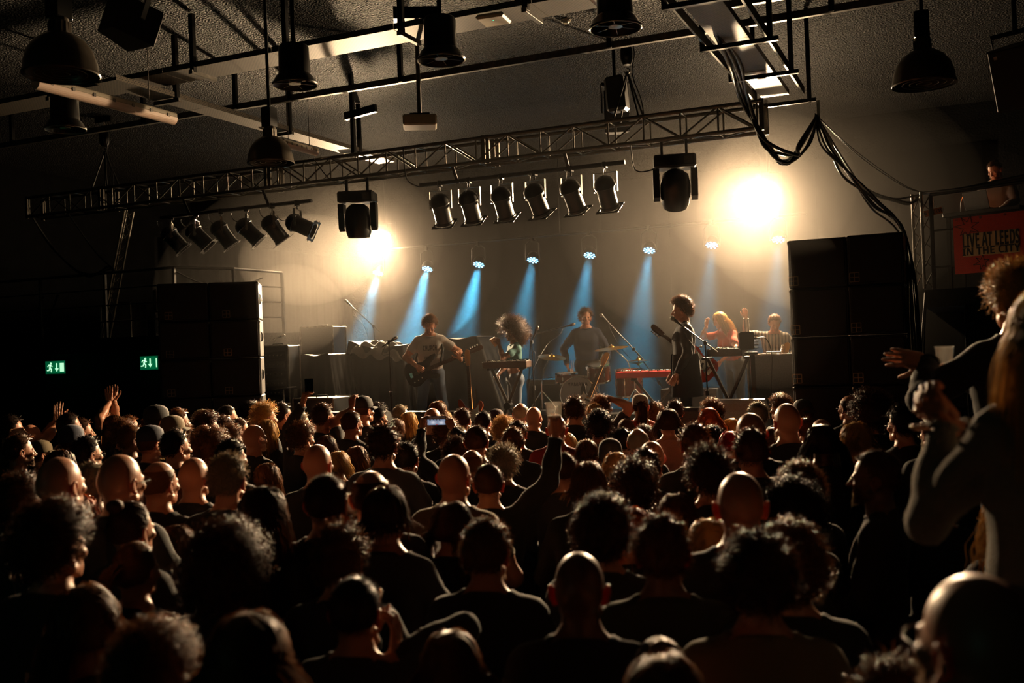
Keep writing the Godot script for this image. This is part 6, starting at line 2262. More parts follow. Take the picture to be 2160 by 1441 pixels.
	if kind == "bun":
		for i in 260:
			var n := Vector3(r.randfn(), r.randfn(), r.randfn()).normalized()
			var ax := Vector3(r.randfn() * 0.5, 1, r.randfn() * 0.5).normalized()
			var base := v.size()
			for k in 5:
				var m := n.rotated(ax, k * 0.3)
				var c := knot + Vector3(0, 0.018, 0.012) + m * Vector3(0.038, 0.03, 0.036)
				var sd := (m - n.rotated(ax, k * 0.3 - 0.1)).cross(m).normalized() * 0.003
				v.append(c - sd); v.append(c + sd)
				nn.append(m); nn.append(m)
				cc.append(Color.WHITE); cc.append(Color.WHITE)
				if k > 0:
					var o := base + k * 2 - 2
					if (v[o + 1] - v[o]).cross(v[o + 3] - v[o]).dot(m) > 0.0:
						ix.append_array(PackedInt32Array([o, o + 3, o + 1, o, o + 2, o + 3]))
					else:
						ix.append_array(PackedInt32Array([o, o + 1, o + 3, o, o + 3, o + 2]))
	hairs[key] = arrays_mesh(v, nn, ix, cc)
	return hairs[key]

func cap_mesh(beanie := false) -> ArrayMesh:
	var key := "beanie" if beanie else "cap"
	if hairs.has(key): return hairs[key]
	var st := mb()
	var x := Transform3D(Basis().scaled(Vector3(1, 1, 1.22)), SCALP_C + Vector3(0, 0.0, 0.004))
	if beanie:
		lathe(st, [Vector2(0.091, -0.025), Vector2(0.096, -0.02), Vector2(0.096, 0.022), Vector2(0.092, 0.03), Vector2(0.09, 0.06), Vector2(0.078, 0.095), Vector2(0.055, 0.118), Vector2(0.02, 0.13), Vector2(0.0, 0.131)], 28, x)
	else:
		lathe(st, [Vector2(0.086, 0.008), Vector2(0.088, 0.012), Vector2(0.0875, 0.05), Vector2(0.079, 0.083), Vector2(0.058, 0.107), Vector2(0.03, 0.118), Vector2(0.009, 0.121), Vector2(0.009, 0.125), Vector2(0.0, 0.126)], 28, x)
		var rows := 7
		var pts := []
		for i in rows + 1:
			var row := []
			for j in 13:
				var a := lerpf(-1.15, 1.15, j / 12.0)
				var rr := i / float(rows)
				var z := -0.098 * cos(a * 0.9) * 1.02 - 0.088 * rr * cos(a * 1.25)
				row.append(SCALP_C + Vector3(sin(a) * (0.086 - 0.012 * rr), 0.018 - 0.016 * rr - 0.02 * a * a * rr, z + 0.004))
			pts.append(row)
		for i in rows:
			for j in 12:
				for s in [0.0, 0.003]:
					var o := Vector3(0, -s, 0)
					var n := Vector3.UP if s == 0.0 else Vector3.DOWN
					tri(st, pts[i][j] + o, pts[i + 1][j] + o, pts[i + 1][j + 1] + o, n, n, n)
					tri(st, pts[i][j] + o, pts[i + 1][j + 1] + o, pts[i][j + 1] + o, n, n, n)
	hairs[key] = st.commit()
	return hairs[key]

func glasses_mesh() -> ArrayMesh:
	if hairs.has("glasses"): return hairs["glasses"]
	var st := mb()
	for s in [-1.0, 1.0]:
		var ring := []
		for i in 17:
			var t := TAU * i / 16.0
			ring.append(Vector3(0.033 * s + cos(t) * 0.026, 0.066 + sin(t) * 0.02, -0.108 + 0.12 * absf(0.033 * s + cos(t) * 0.026) * 0.3))
		tube(st, ring, 0.0022, 5, false)
		tube(st, [Vector3(0.058 * s, 0.07, -0.104), Vector3(0.079 * s, 0.072, -0.06), Vector3(0.084 * s, 0.07, 0.005), Vector3(0.082 * s, 0.055, 0.02)], 0.002, 5)
	tube(st, [Vector3(-0.008, 0.068, -0.107), Vector3(0, 0.071, -0.11), Vector3(0.008, 0.068, -0.107)], 0.002, 5)
	hairs["glasses"] = st.commit()
	return hairs["glasses"]

func ear_mesh() -> ArrayMesh:
	# an ear for the +x side: a shallow shell with a rolled rim and a lobe
	if hairs.has("ear"): return hairs["ear"]
	var p := [egg(Vector3(0.083, 0.06, 0.008), Vector3(0.006, 0.03, 0.018), 0, Basis(Vector3.UP, 0.5) * Basis(Vector3.RIGHT, 0.2)), cap(Vector3(0.072, 0.036, 0.0), Vector3(0.08, 0.031, 0.0), 0.009, 0.0075), cap(Vector3(0.066, 0.058, 0.002), Vector3(0.08, 0.06, 0.008), 0.02, 0.011)]
	for i in 7:
		var a := -0.5 + i * 0.55
		var b := a + 0.55
		var f := func(t: float) -> Vector3: return Vector3(0.086 + 0.006 * cos(t - 0.6), 0.062 + sin(t) * 0.027, 0.011 + cos(t) * 0.017)
		p.append(cap(f.call(a), f.call(b), 0.0038, 0.0038))
	p.append(egg(Vector3(0.09, 0.06, 0.002), Vector3(0.005, 0.014, 0.008), 0, Basis(Vector3.UP, 0.5), true))
	hairs["ear"] = merged([[sdf(p, 0.0032, 0.006), Transform3D()]])
	return hairs["ear"]

func eyes_mesh() -> ArrayMesh:
	if hairs.has("eyes"): return hairs["eyes"]
	var st := mb()
	for s in [-1.0, 1.0]:
		var c := Vector3(0.031 * s, 0.067, -0.0795)
		for i in 8:
			for j in 14:
				var q := []
				for k in [[0, 0], [1, 0], [1, 1], [0, 1]]:
					var a: float = PI * 0.5 * (i + k[0]) / 8.0
					var b: float = TAU * (j + k[1]) / 14.0
					q.append(Vector3(sin(a) * cos(b), sin(a) * sin(b), -cos(a)))
				st.set_color(Color(0.02, 0.015, 0.01) if i < 3 else Color(0.7, 0.66, 0.6))
				tri(st, c + q[0] * 0.0133, c + q[1] * 0.0133, c + q[2] * 0.0133, q[0], q[1], q[2])
				tri(st, c + q[0] * 0.0133, c + q[2] * 0.0133, c + q[3] * 0.0133, q[0], q[2], q[3])
	hairs["eyes"] = st.commit()
	return hairs["eyes"]

func beard_mesh() -> ArrayMesh:
	if hairs.has("beard"): return hairs["beard"]
	var r := RandomNumberGenerator.new()
	r.seed = 77
	var v := PackedVector3Array()
	var nn := PackedVector3Array()
	var ix := PackedInt32Array()
	for i in 900:
		var a := r.randf_range(-1.5, 1.5)
		var y := r.randf_range(-0.036, 0.016)
		if absf(a) > 0.9: y = r.randf_range(-0.03, 0.045)
		var c := Vector3(sin(a) * 0.055, y, -0.045 - cos(a) * 0.052 + (0.016 - y) * 0.12)
		if absf(a) < 0.45 and y > -0.01: c.y = -0.014 - absf(r.randfn()) * 0.012
		var n := Vector3(sin(a), -0.3, -cos(a)).normalized()
		var d := (n * 0.6 + Vector3(0, -0.8, 0) + Vector3(r.randfn(), r.randfn(), r.randfn()) * 0.25).normalized()
		var s := d.cross(n).normalized() * 0.002
		var b := v.size()
		var L := r.randf_range(0.012, 0.026)
		v.append_array(PackedVector3Array([c - s - n * 0.004, c + s - n * 0.004, c + d * L]))
		nn.append_array(PackedVector3Array([n, n, n]))
		if (s * 2.0).cross(d).dot(n) > 0.0: ix.append_array(PackedInt32Array([b, b + 2, b + 1]))
		else: ix.append_array(PackedInt32Array([b, b + 1, b + 2]))
	hairs["beard"] = arrays_mesh(v, nn, ix)
	return hairs["beard"]

func people_materials() -> void:
	M.eye = mat(Color(1, 1, 1), 0.15)
	M.eye.vertex_color_use_as_albedo = true
	for k in [["fair", Color(0.68, 0.47, 0.36)], ["tan", Color(0.58, 0.38, 0.275)], ["brown", Color(0.4, 0.25, 0.17)]]:
		var m := mat(k[1], 0.42)
		M["skin_" + k[0]] = m
		m = mat(k[1], 0.45)
		m.backlight_enabled = true
		m.backlight = Color(0.6, 0.13, 0.05)
		M["ear_" + k[0]] = m
	for k in [["black", Color(0.14, 0.095, 0.07)], ["dark", Color(0.28, 0.17, 0.1)], ["brown", Color(0.42, 0.265, 0.15)], ["blond", Color(0.74, 0.56, 0.32)], ["grey", Color(0.56, 0.51, 0.44)], ["ginger", Color(0.64, 0.29, 0.09)], ["red", Color(0.68, 0.1, 0.04)]]:
		var m := mat(k[1], 0.45)
		m.backlight_enabled = true
		m.backlight = Color(0.6, 0.52, 0.42)
		m.metallic_specular = 0.3
		m.vertex_color_use_as_albedo = true
		M["hair_" + k[0]] = m
	for k in [["black", Color(0.12, 0.12, 0.12)], ["charcoal", Color(0.22, 0.22, 0.225)], ["navy", Color(0.13, 0.16, 0.24)], ["grey", Color(0.36, 0.36, 0.36)], ["khaki", Color(0.42, 0.36, 0.25)], ["white", Color(0.72, 0.7, 0.68)], ["orange", Color(0.72, 0.22, 0.07)], ["salmon", Color(0.74, 0.52, 0.45)], ["teal", Color(0.2, 0.4, 0.4)], ["denim", Color(0.3, 0.35, 0.42)], ["olive", Color(0.2, 0.21, 0.14)], ["red", Color(0.5, 0.08, 0.06)], ["plum", Color(0.16, 0.08, 0.14)]]:
		var m := mat(k[1], 0.85)
		m.uv1_triplanar = true
		m.uv1_scale = Vector3.ONE * 14.0
		m.albedo_texture = M.grain
		m.normal_enabled = true
		m.normal_texture = M.fine
		m.normal_scale = 0.5
		m.rim_enabled = true
		m.rim = 0.2
		M["cloth_" + k[0]] = m

	var im := Image.create(64, 8, false, Image.FORMAT_RGB8)
	for x in 64: im.fill_rect(Rect2i(x, 0, 1, 8), Color(0.8, 0.76, 0.7) if x % 16 < 9 else Color(0.3, 0.28, 0.28))
	M.cloth_stripe = M.cloth_white.duplicate()
	M.cloth_stripe.albedo_texture = ImageTexture.create_from_image(im)
	M.cloth_stripe.uv1_scale = Vector3.ONE * 5.0

# one person from a finished body; p: look of hair, clothes and so on
func person(b: Dictionary, p: Dictionary, label: String, at: Vector3, turn: float, tall := 1.76, group := "") -> Node3D:
	var o := thing("person", label, "person", at, turn, group)
	var k := tall / 1.76
	o.scale = Vector3.ONE * k
	obj("body", b.body, M["skin_" + p.get("skin", "fair")], o)
	var t := obj("top", b.top, M["cloth_" + p.get("top", "black")], o)
	obj("collar", b.collar, M["cloth_" + p.get("collar", p.get("top", "black"))], t)
	for c in b.cuffs: obj("cuff", c, M["cloth_" + p.get("collar", p.get("top", "black"))], t)
	if p.get("eyes", false): obj("eyes", eyes_mesh(), M.eye, o).transform = b.head
	obj("trousers", b.legs, M["cloth_" + p.get("legs", "black")], o)
	obj("shoes", b.shoes, M["cloth_black"], o)
	var hx: Transform3D = b.head
	for sd in [1.0, -1.0]:
		obj("ear", ear_mesh(), M["ear_" + p.get("skin", "fair")], o).transform = hx * Transform3D(Basis.from_scale(Vector3(sd, 1, 1)), Vector3.ZERO)
	var kind: String = p.get("hair", "short")
	if kind != "bald":
		obj("hair", hair(kind, Vector2(at.x, at.z).length() > 5.5 and group != ""), M["hair_" + p.get("color", "dark")], o).transform = hx
	if p.get("beard", false):
		obj("beard", beard_mesh(), M["hair_" + p.get("beard_color", p.get("color", "dark"))], o).transform = hx
	if p.get("glasses", false):
		obj("glasses", glasses_mesh(), M.blackmetal, o).transform = hx
	if p.has("cap"):
		var c := obj("cap", cap_mesh(false), M["cloth_" + p.cap], o)
		c.transform = hx * Transform3D(Basis(Vector3.UP, p.get("cap_turn", 0.0)), Vector3(0, 0.002, 0))
	if p.has("beanie"):
		obj("beanie", cap_mesh(true), M["cloth_" + p.beanie], o).transform = hx
	return o

# ---------------------------------------------------------------- the crowd

# x, z, turn, height, body, hair, hair colour, top, extras, label
const CROWD := [
	[-7.90, -6.43, -0.54, 1.86, "m0", "short", "black", "black", {}, "man with short black hair behind the bald man clapping overhead"],
	[-8.07, -6.80, -0.55, 1.76, "clapA", "bald", "dark", "black", {"beard": true}, "bald bearded man clapping with both hands raised beyond the first exit sign"],
	[-6.70, -5.52, -0.39, 1.78, "m0", "short", "dark", "black", {"beard": true, "skin": "tan"}, "man with short dark brown hair and a beard behind the striped beanie"],
	[-7.50, -6.41, -0.46, 1.63, "m1", "crop", "brown", "black", {"cap": "khaki"}, "man with a beige cap beside the striped beanie"],
	[-7.10, -6.39, -0.35, 1.76, "m0", "crop", "dark", "black", {"beanie": "navy", "skin": "brown"}, "person in a navy and red striped beanie near the raised clapping hands"],
	[-7.81, -7.15, -0.55, 1.77, "m1", "short", "dark", "charcoal", {}, "man with short dark brown hair in front of the bald man clapping overhead"],
	[-7.59, -6.80, -0.38, 1.86, "m0", "crop", "black", "black", {"skin": "tan"}, "man with cropped black hair beside the bald man clapping overhead"],
	[-8.74, -8.31, -0.91, 1.77, "clapB", "crop", "brown", "charcoal", {}, "person clapping with hands stretched high above the crowd"],
	[-7.94, -7.69, -0.65, 1.78, "w0", "long", "brown", "black", {}, "woman with long straight brown hair in front of the bald man clapping overhead"],
	[-7.35, -7.22, -0.61, 1.74, "w1", "curly", "brown", "black", {"skin": "tan"}, "woman with brown curls beside the bald man clapping overhead"],
	[-8.21, -8.16, -0.82, 1.72, "m0", "short", "brown", "navy", {}, "man with short brown hair beside the high clapping hands"],
	[-6.32, -6.29, -0.35, 1.79, "m0", "short", "brown", "olive", {"skin": "brown"}, "man with short brown hair behind the beige cap"],
	[-5.66, -5.84, -0.19, 1.81, "m0", "crop", "dark", "charcoal", {"beard": true, "cap": "navy"}, "bearded man in a navy baseball cap seen in profile"],
	[-7.49, -7.71, -0.56, 1.74, "w0", "bowl", "brown", "black", {"skin": "tan"}, "woman with smooth brown hair in front of the bald man clapping overhead"],
	[-6.57, -6.86, -0.35, 1.90, "m0", "crop", "black", "black", {"cap": "black"}, "man with a black cap beside the beige cap"],
	[-6.22, -6.68, -0.11, 1.82, "m1", "crop", "brown", "black", {"cap": "khaki"}, "person in a beige baseball cap before the navy cap"],
	[-7.09, -7.69, -0.45, 1.82, "m0", "short", "brown", "black", {"skin": "tan"}, "man with short brown hair beside the spiky blond head"],
	[-5.29, -5.70, -0.32, 1.80, "m0", "short", "black", "navy", {}, "man with short black hair beside the navy cap"],
	[-6.62, -7.26, -0.41, 1.70, "m1", "short", "brown", "black", {"skin": "brown"}, "man with short brown hair in front of the beige cap"],
	[-7.30, -8.27, -0.69, 1.78, "w0", "wavy", "grey", "black", {}, "woman with wavy grey hair beside the spiky blond head"],
	[-6.69, -7.65, -0.53, 1.77, "m0", "curly", "dark", "charcoal", {"skin": "tan"}, "person with dark brown curls behind the spiky blond head"],
	[-7.30, -8.67, -0.55, 1.79, "m0", "crop", "black", "black", {}, "man with cropped black hair in front of the spiky blond head"],
	[-5.37, -6.17, -0.21, 1.72, "w0", "bigcurly", "brown", "black", {}, "person with wide round brown curls in a black top"],
	[-5.82, -6.60, -0.46, 1.77, "m0", "balding", "brown", "black", {"skin": "tan"}, "man with thinning brown hair beside the beige cap"],
	[-6.82, -8.03, -0.50, 1.69, "m1", "curly", "dark", "black", {}, "person with dark brown curls beside the spiky blond head"],
	[-6.13, -7.33, -0.39, 1.68, "w1", "curly", "brown", "black", {"skin": "brown"}, "woman with brown curls in front of the beige cap"],
	[-6.93, -8.42, -0.71, 1.66, "m0", "short", "dark", "black", {}, "man with short dark brown hair in front of the spiky blond head"],
	[-4.41, -5.26, -0.12, 1.78, "m0", "short", "black", "charcoal", {"skin": "tan"}, "man with short black hair beside the grey t-shirt"],
	[-5.36, -6.69, -0.26, 1.76, "m1", "bald", "dark", "black", {}, "man with a bald head behind the raised phone"],
	[-5.76, -5.31, -0.22, 1.79, "m0", "short", "black", "black", {"glasses": true}, "man with short black hair and glasses behind the navy cap"],
	[-5.61, -4.94, -0.23, 1.75, "w0", "long", "dark", "black", {"skin": "tan"}, "woman with long straight dark brown hair behind the navy cap"],
	[-3.73, -3.28, 0.06, 1.92, "m1", "bald", "dark", "charcoal", {}, "man with a very shiny bald head before the curly haired man"],
	[-4.41, -4.10, 0.16, 1.77, "m0", "short", "grey", "navy", {"skin": "brown"}, "man with short grey hair beside the grey templed man"],
	[-3.49, -3.40, -0.00, 1.92, "m0", "bald", "dark", "black", {"glasses": true}, "bald man in dark glasses seen in profile near the grey haired man"],
	[-4.12, -3.39, -0.07, 1.79, "m0", "tousled", "dark", "black", {"skin": "tan"}, "man with tousled dark brown hair beside the shiny bald head"],
	[-3.88, -4.05, 0.01, 1.80, "m1", "balding", "brown", "black", {}, "man with thinning brown hair beside the grey templed man"],
	[-4.02, -4.47, 0.13, 1.77, "m0", "bald", "dark", "black", {}, "man with a bald head in front of the grey templed man"],
	[-5.99, -6.07, -0.34, 1.56, "w0", "bob", "dark", "black", {"skin": "tan"}, "woman with a dark brown bob beside the navy cap"],
	[-3.42, -4.05, 0.24, 1.83, "m0", "short", "grey", "black", {}, "grey haired man in profile raising a hand to his chin"],
	[-4.46, -4.87, -0.17, 1.55, "w1", "bob", "brown", "black", {"skin": "brown"}, "woman with a brown bob behind the grey t-shirt"],
	[-3.18, -3.15, 0.01, 1.75, "w0", "bun", "dark", "charcoal", {}, "woman with dark hair pinned up and a pale collar"],
	[-4.40, -4.50, -0.03, 1.64, "w0", "pony", "brown", "black", {"skin": "tan"}, "woman with a brown ponytail beside the grey templed man"],
	[-2.86, -2.48, 0.05, 1.83, "m0", "curly", "dark", "black", {}, "man with thick dark curls and a bare neck"],
	[-3.66, -4.36, 0.00, 1.62, "m1", "crop", "dark", "black", {}, "man with cropped dark brown hair in front of the grey templed man"],
	[-3.78, -3.69, 0.09, 1.55, "w1", "curly", "brown", "black", {"skin": "tan"}, "woman with brown curls in front of the bald man in glasses"],
	[-3.42, -3.67, 0.16, 1.55, "w0", "long", "brown", "black", {}, "woman with long straight brown hair in front of the bald man in glasses"],
	[-2.47, -2.89, 0.19, 1.66, "m0", "bigcurly", "dark", "black", {"glasses": true, "skin": "brown"}, "person with glasses and a very wide mass of dark curls"],
	[-2.88, -2.87, 0.11, 1.65, "w0", "pony", "brown", "black", {}, "woman with a brown ponytail behind the woman with her hair up"],
	[-4.17, -3.78, 0.14, 1.66, "w1", "long", "ginger", "black", {"skin": "tan"}, "woman with long straight ginger hair in front of the shiny bald head"],
	[-8.18, -10.17, -1.00, 1.68, "w0", "bigcurly", "black", "black", {}, "woman with big black curls in front of the high clapping hands"],
	[-6.29, -8.03, -0.46, 1.83, "m0", "fluffy", "blond", "black", {}, "man with spiky pale blond hair in profile"],
	[-6.50, -8.58, -0.41, 1.81, "m1", "short", "black", "black", {"skin": "tan"}, "man with short black hair in front of the spiky blond head"],
	[-5.11, -7.01, -0.25, 1.72, "phoneA", "curly", "brown", "black", {}, "person with golden brown curls lifting a phone overhead in one hand"],
	[-6.03, -7.72, -0.35, 1.72, "w0", "long", "blond", "black", {"skin": "brown"}, "woman with long straight blond hair behind the spiky blond head"],
	[-6.14, -8.40, -0.38, 1.73, "m0", "short", "grey", "black", {}, "man with short grey hair in front of the spiky blond head"],
	[-5.53, -7.93, -0.28, 1.84, "m0", "short", "dark", "black", {"skin": "tan"}, "young man with dark hair and a bare neck in profile"],
	[-6.93, -9.73, -0.84, 1.55, "w0", "long", "ginger", "black", {}, "woman with long straight ginger hair in front of the spiky blond head"],
	[-5.47, -8.54, -0.27, 1.86, "m1", "crop", "dark", "black", {"cap": "black"}, "tall person in a black baseball cap against the stage"],
	[-5.14, -7.82, -0.25, 1.78, "fistA", "crop", "dark", "charcoal", {"skin": "tan"}, "person lifting a loose fist beside the black cap"],
	[-5.55, -8.93, -0.42, 1.74, "m0", "curly", "black", "black", {}, "person with black curls in front of the tall black cap"],
	[-6.02, -10.21, -0.77, 1.67, "w0", "short", "grey", "charcoal", {"skin": "brown"}, "woman with short grey hair beside the plum beanie"],
	[-5.75, -9.92, -0.41, 1.62, "w0", "long", "blond", "black", {}, "woman with long straight blond hair beside the plum beanie"],
	[-5.68, -9.53, -0.52, 1.57, "w1", "bob", "brown", "black", {"skin": "tan"}, "woman with a brown bob in front of the tall black cap"],
	[-4.57, -8.34, 0.03, 1.77, "m0", "bald", "dark", "black", {}, "man with a bald head in front of the lifted fist"],
	[-5.23, -9.67, -0.31, 1.75, "w0", "bowl", "brown", "navy", {}, "woman with smooth brown hair beside the plum beanie"],
	[-5.36, -10.04, -0.47, 1.62, "w1", "bob", "blond", "black", {"skin": "tan"}, "woman with a blond bob beside the plum beanie"],
	[-4.56, -8.95, -0.03, 1.71, "m0", "short", "dark", "black", {}, "man with short dark brown hair behind the plum beanie"],
	[-4.15, -7.81, 0.04, 1.69, "m1", "curly", "brown", "black", {"skin": "brown"}, "person with brown curls beside the lifted fist"],
	[-4.52, -9.35, -0.09, 1.65, "m0", "short", "black", "navy", {}, "man with short black hair behind the plum beanie"],
	[-3.79, -7.34, -0.06, 1.68, "m1", "crop", "grey", "black", {"skin": "tan"}, "man with cropped grey hair in front of the person filming"],
	[-3.22, -6.53, 0.17, 1.76, "m0", "crop", "dark", "black", {}, "man with cropped dark brown hair behind the person filming"],
	[-3.47, -5.65, 0.20, 1.83, "m1", "tousled", "dark", "grey", {}, "man with tousled dark hair in a grey t-shirt"],
	[-3.53, -6.05, 0.15, 1.68, "m0", "short", "black", "black", {"skin": "tan"}, "man with short black hair in front of the grey t-shirt"],
	[-3.52, -6.79, 0.22, 1.62, "phoneB", "curly", "dark", "black", {}, "person in black filming the stage with a phone held sideways"],
	[-5.15, -7.42, -0.04, 1.60, "w0", "long", "dark", "black", {"skin": "brown"}, "woman with long straight dark brown hair behind the lifted fist"],
	[-3.49, -4.93, 0.13, 1.80, "m0", "bald", "dark", "black", {}, "man with a bald head in front of the ginger hair"],
	[-4.46, -6.58, 0.15, 1.56, "w0", "bob", "blond", "black", {"skin": "tan"}, "woman with a blond bob behind the raised phone"],
	[-4.55, -6.98, -0.21, 1.55, "w1", "wavy", "brown", "black", {}, "woman with wavy brown hair beside the raised phone"],
	[-4.45, -5.68, -0.06, 1.58, "w0", "long", "brown", "black", {}, "woman with long straight brown hair beside the grey t-shirt"],
	[-2.75, -3.47, -0.09, 1.78, "w0", "long", "dark", "black", {"skin": "tan"}, "woman with very long dark straight hair and a black leather jacket"],
	[-2.51, -3.60, 0.27, 1.81, "m0", "crop", "dark", "black", {}, "man with cropped dark hair and ears glowing red in the light"],
	[-3.11, -4.68, 0.15, 1.55, "w1", "long", "ginger", "black", {"skin": "brown"}, "woman with smooth ginger hair glowing in the light"],
	[-2.41, -3.80, 0.37, 1.81, "m1", "balding", "dark", "black", {}, "man with thinning dark brown hair beside the man with glowing ears"],
	[-2.17, -3.53, 0.19, 1.78, "w0", "bowl", "dark", "charcoal", {"skin": "tan"}, "woman with smooth dark brown hair beside the man with glowing ears"],
	[-2.37, -4.53, 0.02, 1.80, "m1", "bald", "dark", "khaki", {}, "bald man in a khaki t-shirt with draped folds"],
	[-2.42, -5.04, 0.36, 1.68, "beer", "crop", "dark", "black", {}, "man with cropped hair raising a cup of beer high in a black sleeve"],
	[-3.08, -6.16, 0.04, 1.63, "m0", "balding", "brown", "black", {"skin": "tan"}, "man with thinning brown hair beside the fluffy grey hair"],
	[-2.14, -4.05, 0.11, 1.63, "w0", "wavy", "dark", "black", {}, "woman with long wavy dark hair before the khaki t-shirt"],
	[-2.51, -3.99, 0.18, 1.55, "w0", "long", "dark", "charcoal", {"skin": "brown"}, "woman with long straight dark brown hair beside the long wavy dark hair"],
	[-2.13, -3.13, 0.28, 1.67, "m0", "tousled", "brown", "black", {}, "person with wide tousled brown hair lit along the crown"],
	[-1.62, -3.33, 0.22, 1.69, "m1", "short", "brown", "black", {"beard": true, "skin": "tan"}, "bearded man with brown hair and a dark jacket, shoulders rim lit"],
	[-4.23, -9.66, 0.01, 1.72, "m0", "balding", "grey", "black", {}, "man with thinning grey hair beside the plum beanie"],
	[-3.96, -9.37, -0.11, 1.70, "m1", "bald", "dark", "black", {}, "man with a bald head beside the tall dark haired man"],
	[-4.60, -9.83, 0.03, 1.62, "m0", "crop", "dark", "black", {"beanie": "plum", "skin": "tan"}, "person in a dark plum beanie at the stage front"],
	[-3.84, -8.36, 0.08, 1.66, "w0", "curly", "blond", "black", {}, "woman with blond curls behind the tall dark haired man"],
	[-3.57, -8.07, 0.15, 1.66, "m0", "short", "dark", "black", {"skin": "brown"}, "man with short dark brown hair behind the tall dark haired man"],
	[-3.18, -7.09, 0.24, 1.69, "m1", "short", "brown", "charcoal", {}, "man with short brown hair in front of the person filming"],
	[-3.02, -7.62, 0.25, 1.75, "m0", "bald", "dark", "red", {"skin": "tan"}, "man with a bald head in front of the person filming"],
	[-3.92, -10.07, 0.13, 1.67, "m0", "short", "black", "black", {}, "man with short black hair beside the tattooed arm"],
	[-3.43, -9.16, 0.13, 1.79, "m0", "tousled", "dark", "black", {}, "tall man with dark hair and a black shirt against the drum kit"],
	[-3.40, -9.63, 0.26, 1.71, "w1", "short", "blond", "black", {"skin": "tan"}, "woman with short blond hair behind the tattooed arm"],
	[-3.47, -10.03, 0.33, 1.73, "tattoo", "curly", "brown", "charcoal", {}, "person with a tattooed forearm resting on curly hair"],
	[-2.76, -7.93, 0.41, 1.73, "m0", "curly", "black", "black", {"skin": "brown"}, "person with black curls beside the salmon top"],
	[-2.99, -9.90, 0.42, 1.77, "w0", "pony", "dark", "orange", {"cap": "white"}, "woman in a white cap and orange top with a dark ponytail"],
	[-2.95, -10.30, 0.52, 1.64, "w1", "curly", "brown", "black", {"skin": "tan"}, "woman with brown curls in front of the white cap"],
	[-2.60, -9.78, 0.56, 1.71, "m0", "short", "dark", "black", {}, "man with short dark brown hair beside the white cap"],
	[-2.24, -8.20, 0.49, 1.75, "w1", "bob", "dark", "salmon", {}, "woman with a dark bob in a pale salmon top"],
	[-2.21, -9.72, 0.64, 1.70, "m0", "curly", "brown", "black", {"skin": "tan"}, "person with brown curls beside the white cap"],
	[-2.08, -9.02, 0.52, 1.70, "w0", "long", "ginger", "black", {}, "woman with long straight ginger hair in front of the salmon top"],
	[-3.02, -9.49, 0.32, 1.56, "w0", "bowl", "brown", "black", {"skin": "brown"}, "woman with smooth brown hair behind the white cap"],
	[-2.47, -7.65, 0.45, 1.63, "m0", "short", "black", "black", {}, "man with short black hair behind the salmon top"],
	[-2.55, -8.52, 0.42, 1.56, "w1", "curly", "dark", "black", {"skin": "tan"}, "woman with dark brown curls in front of the salmon top"],
	[-2.24, -7.32, 0.36, 1.67, "m0", "balding", "grey", "black", {}, "man with thinning grey hair in front of the charcoal beanie"],
	[-1.82, -6.24, 0.71, 1.69, "m1", "bald", "dark", "black", {}, "man with a bald head behind the charcoal beanie"],
	[-1.49, -6.06, 0.49, 1.81, "m0", "short", "brown", "black", {"skin": "tan"}, "man with short brown hair in front of the big dark curls"],
	[-1.95, -8.56, 0.60, 1.55, "w0", "curly", "black", "charcoal", {}, "woman with black curls in front of the red hair"],
	[-3.12, -8.09, 0.25, 1.55, "w0", "wavy", "blond", "black", {"skin": "brown"}, "woman with wavy blond hair beside the salmon top"],
	[-2.56, -7.05, 0.19, 1.61, "w0", "bowl", "brown", "black", {}, "woman with smooth brown hair in front of the charcoal beanie"],
	[-2.28, -6.77, 0.44, 1.62, "m1", "crop", "dark", "black", {"beanie": "charcoal", "skin": "tan"}, "person in a charcoal beanie among bare heads"],
	[-2.25, -5.77, 0.27, 1.66, "m0", "crop", "dark", "charcoal", {}, "man with cropped dark brown hair beside the fluffy grey hair"],
	[-2.13, -6.43, 0.33, 1.59, "w1", "bob", "blond", "black", {}, "woman with a blond bob behind the charcoal beanie"],
	[-1.71, -5.72, 0.45, 1.69, "m0", "short", "dark", "black", {"skin": "tan"}, "man with short dark brown hair in front of the big dark curls"],
	[-1.14, -4.89, 0.48, 1.78, "w0", "fluffy", "dark", "black", {}, "woman with fluffy dark brown hair in front of the long black curls"],
	[-2.74, -5.94, 0.24, 1.67, "w1", "fluffy", "grey", "black", {"skin": "brown"}, "person with fluffy grey hair glowing in the light"],
	[-1.79, -4.94, 0.31, 1.70, "m0", "bowl", "brown", "black", {}, "man with smooth brown hair behind the big dark curls"],
	[-1.66, -5.32, 0.55, 1.62, "w0", "bigcurly", "dark", "black", {"skin": "tan"}, "woman with big dark curls falling to her shoulders"],
	[-1.18, -5.25, 0.45, 1.63, "w0", "long", "brown", "black", {}, "woman with long straight brown hair beside the big dark curls"],
	[-1.29, -3.70, 0.22, 1.70, "m0", "curly", "dark", "charcoal", {}, "person with dark brown curls in front of the bearded man in a jacket"],
	[-1.30, -4.10, 0.41, 1.63, "w0", "long", "ginger", "black", {"skin": "tan"}, "woman with long straight ginger hair behind the long black curls"],
	[-1.20, -4.49, 0.37, 1.63, "w0", "bob", "brown", "black", {}, "woman with a brown bob beside the long black curls"],
	[-0.93, -3.27, 0.34, 1.74, "m1", "short", "brown", "olive", {"skin": "brown"}, "man with short brown hair in a dark hooded top"],
	[-0.93, -3.96, 0.43, 1.62, "w0", "long", "blond", "black", {}, "woman with long straight blond hair behind the long black curls"],
	[-1.66, -9.14, 0.67, 1.73, "m0", "short", "grey", "black", {"skin": "tan"}, "man with short grey hair behind the backwards cap"],
	[-1.64, -10.29, 1.06, 1.70, "m0", "curly", "brown", "black", {}, "person with brown curls in front of the backwards cap"],
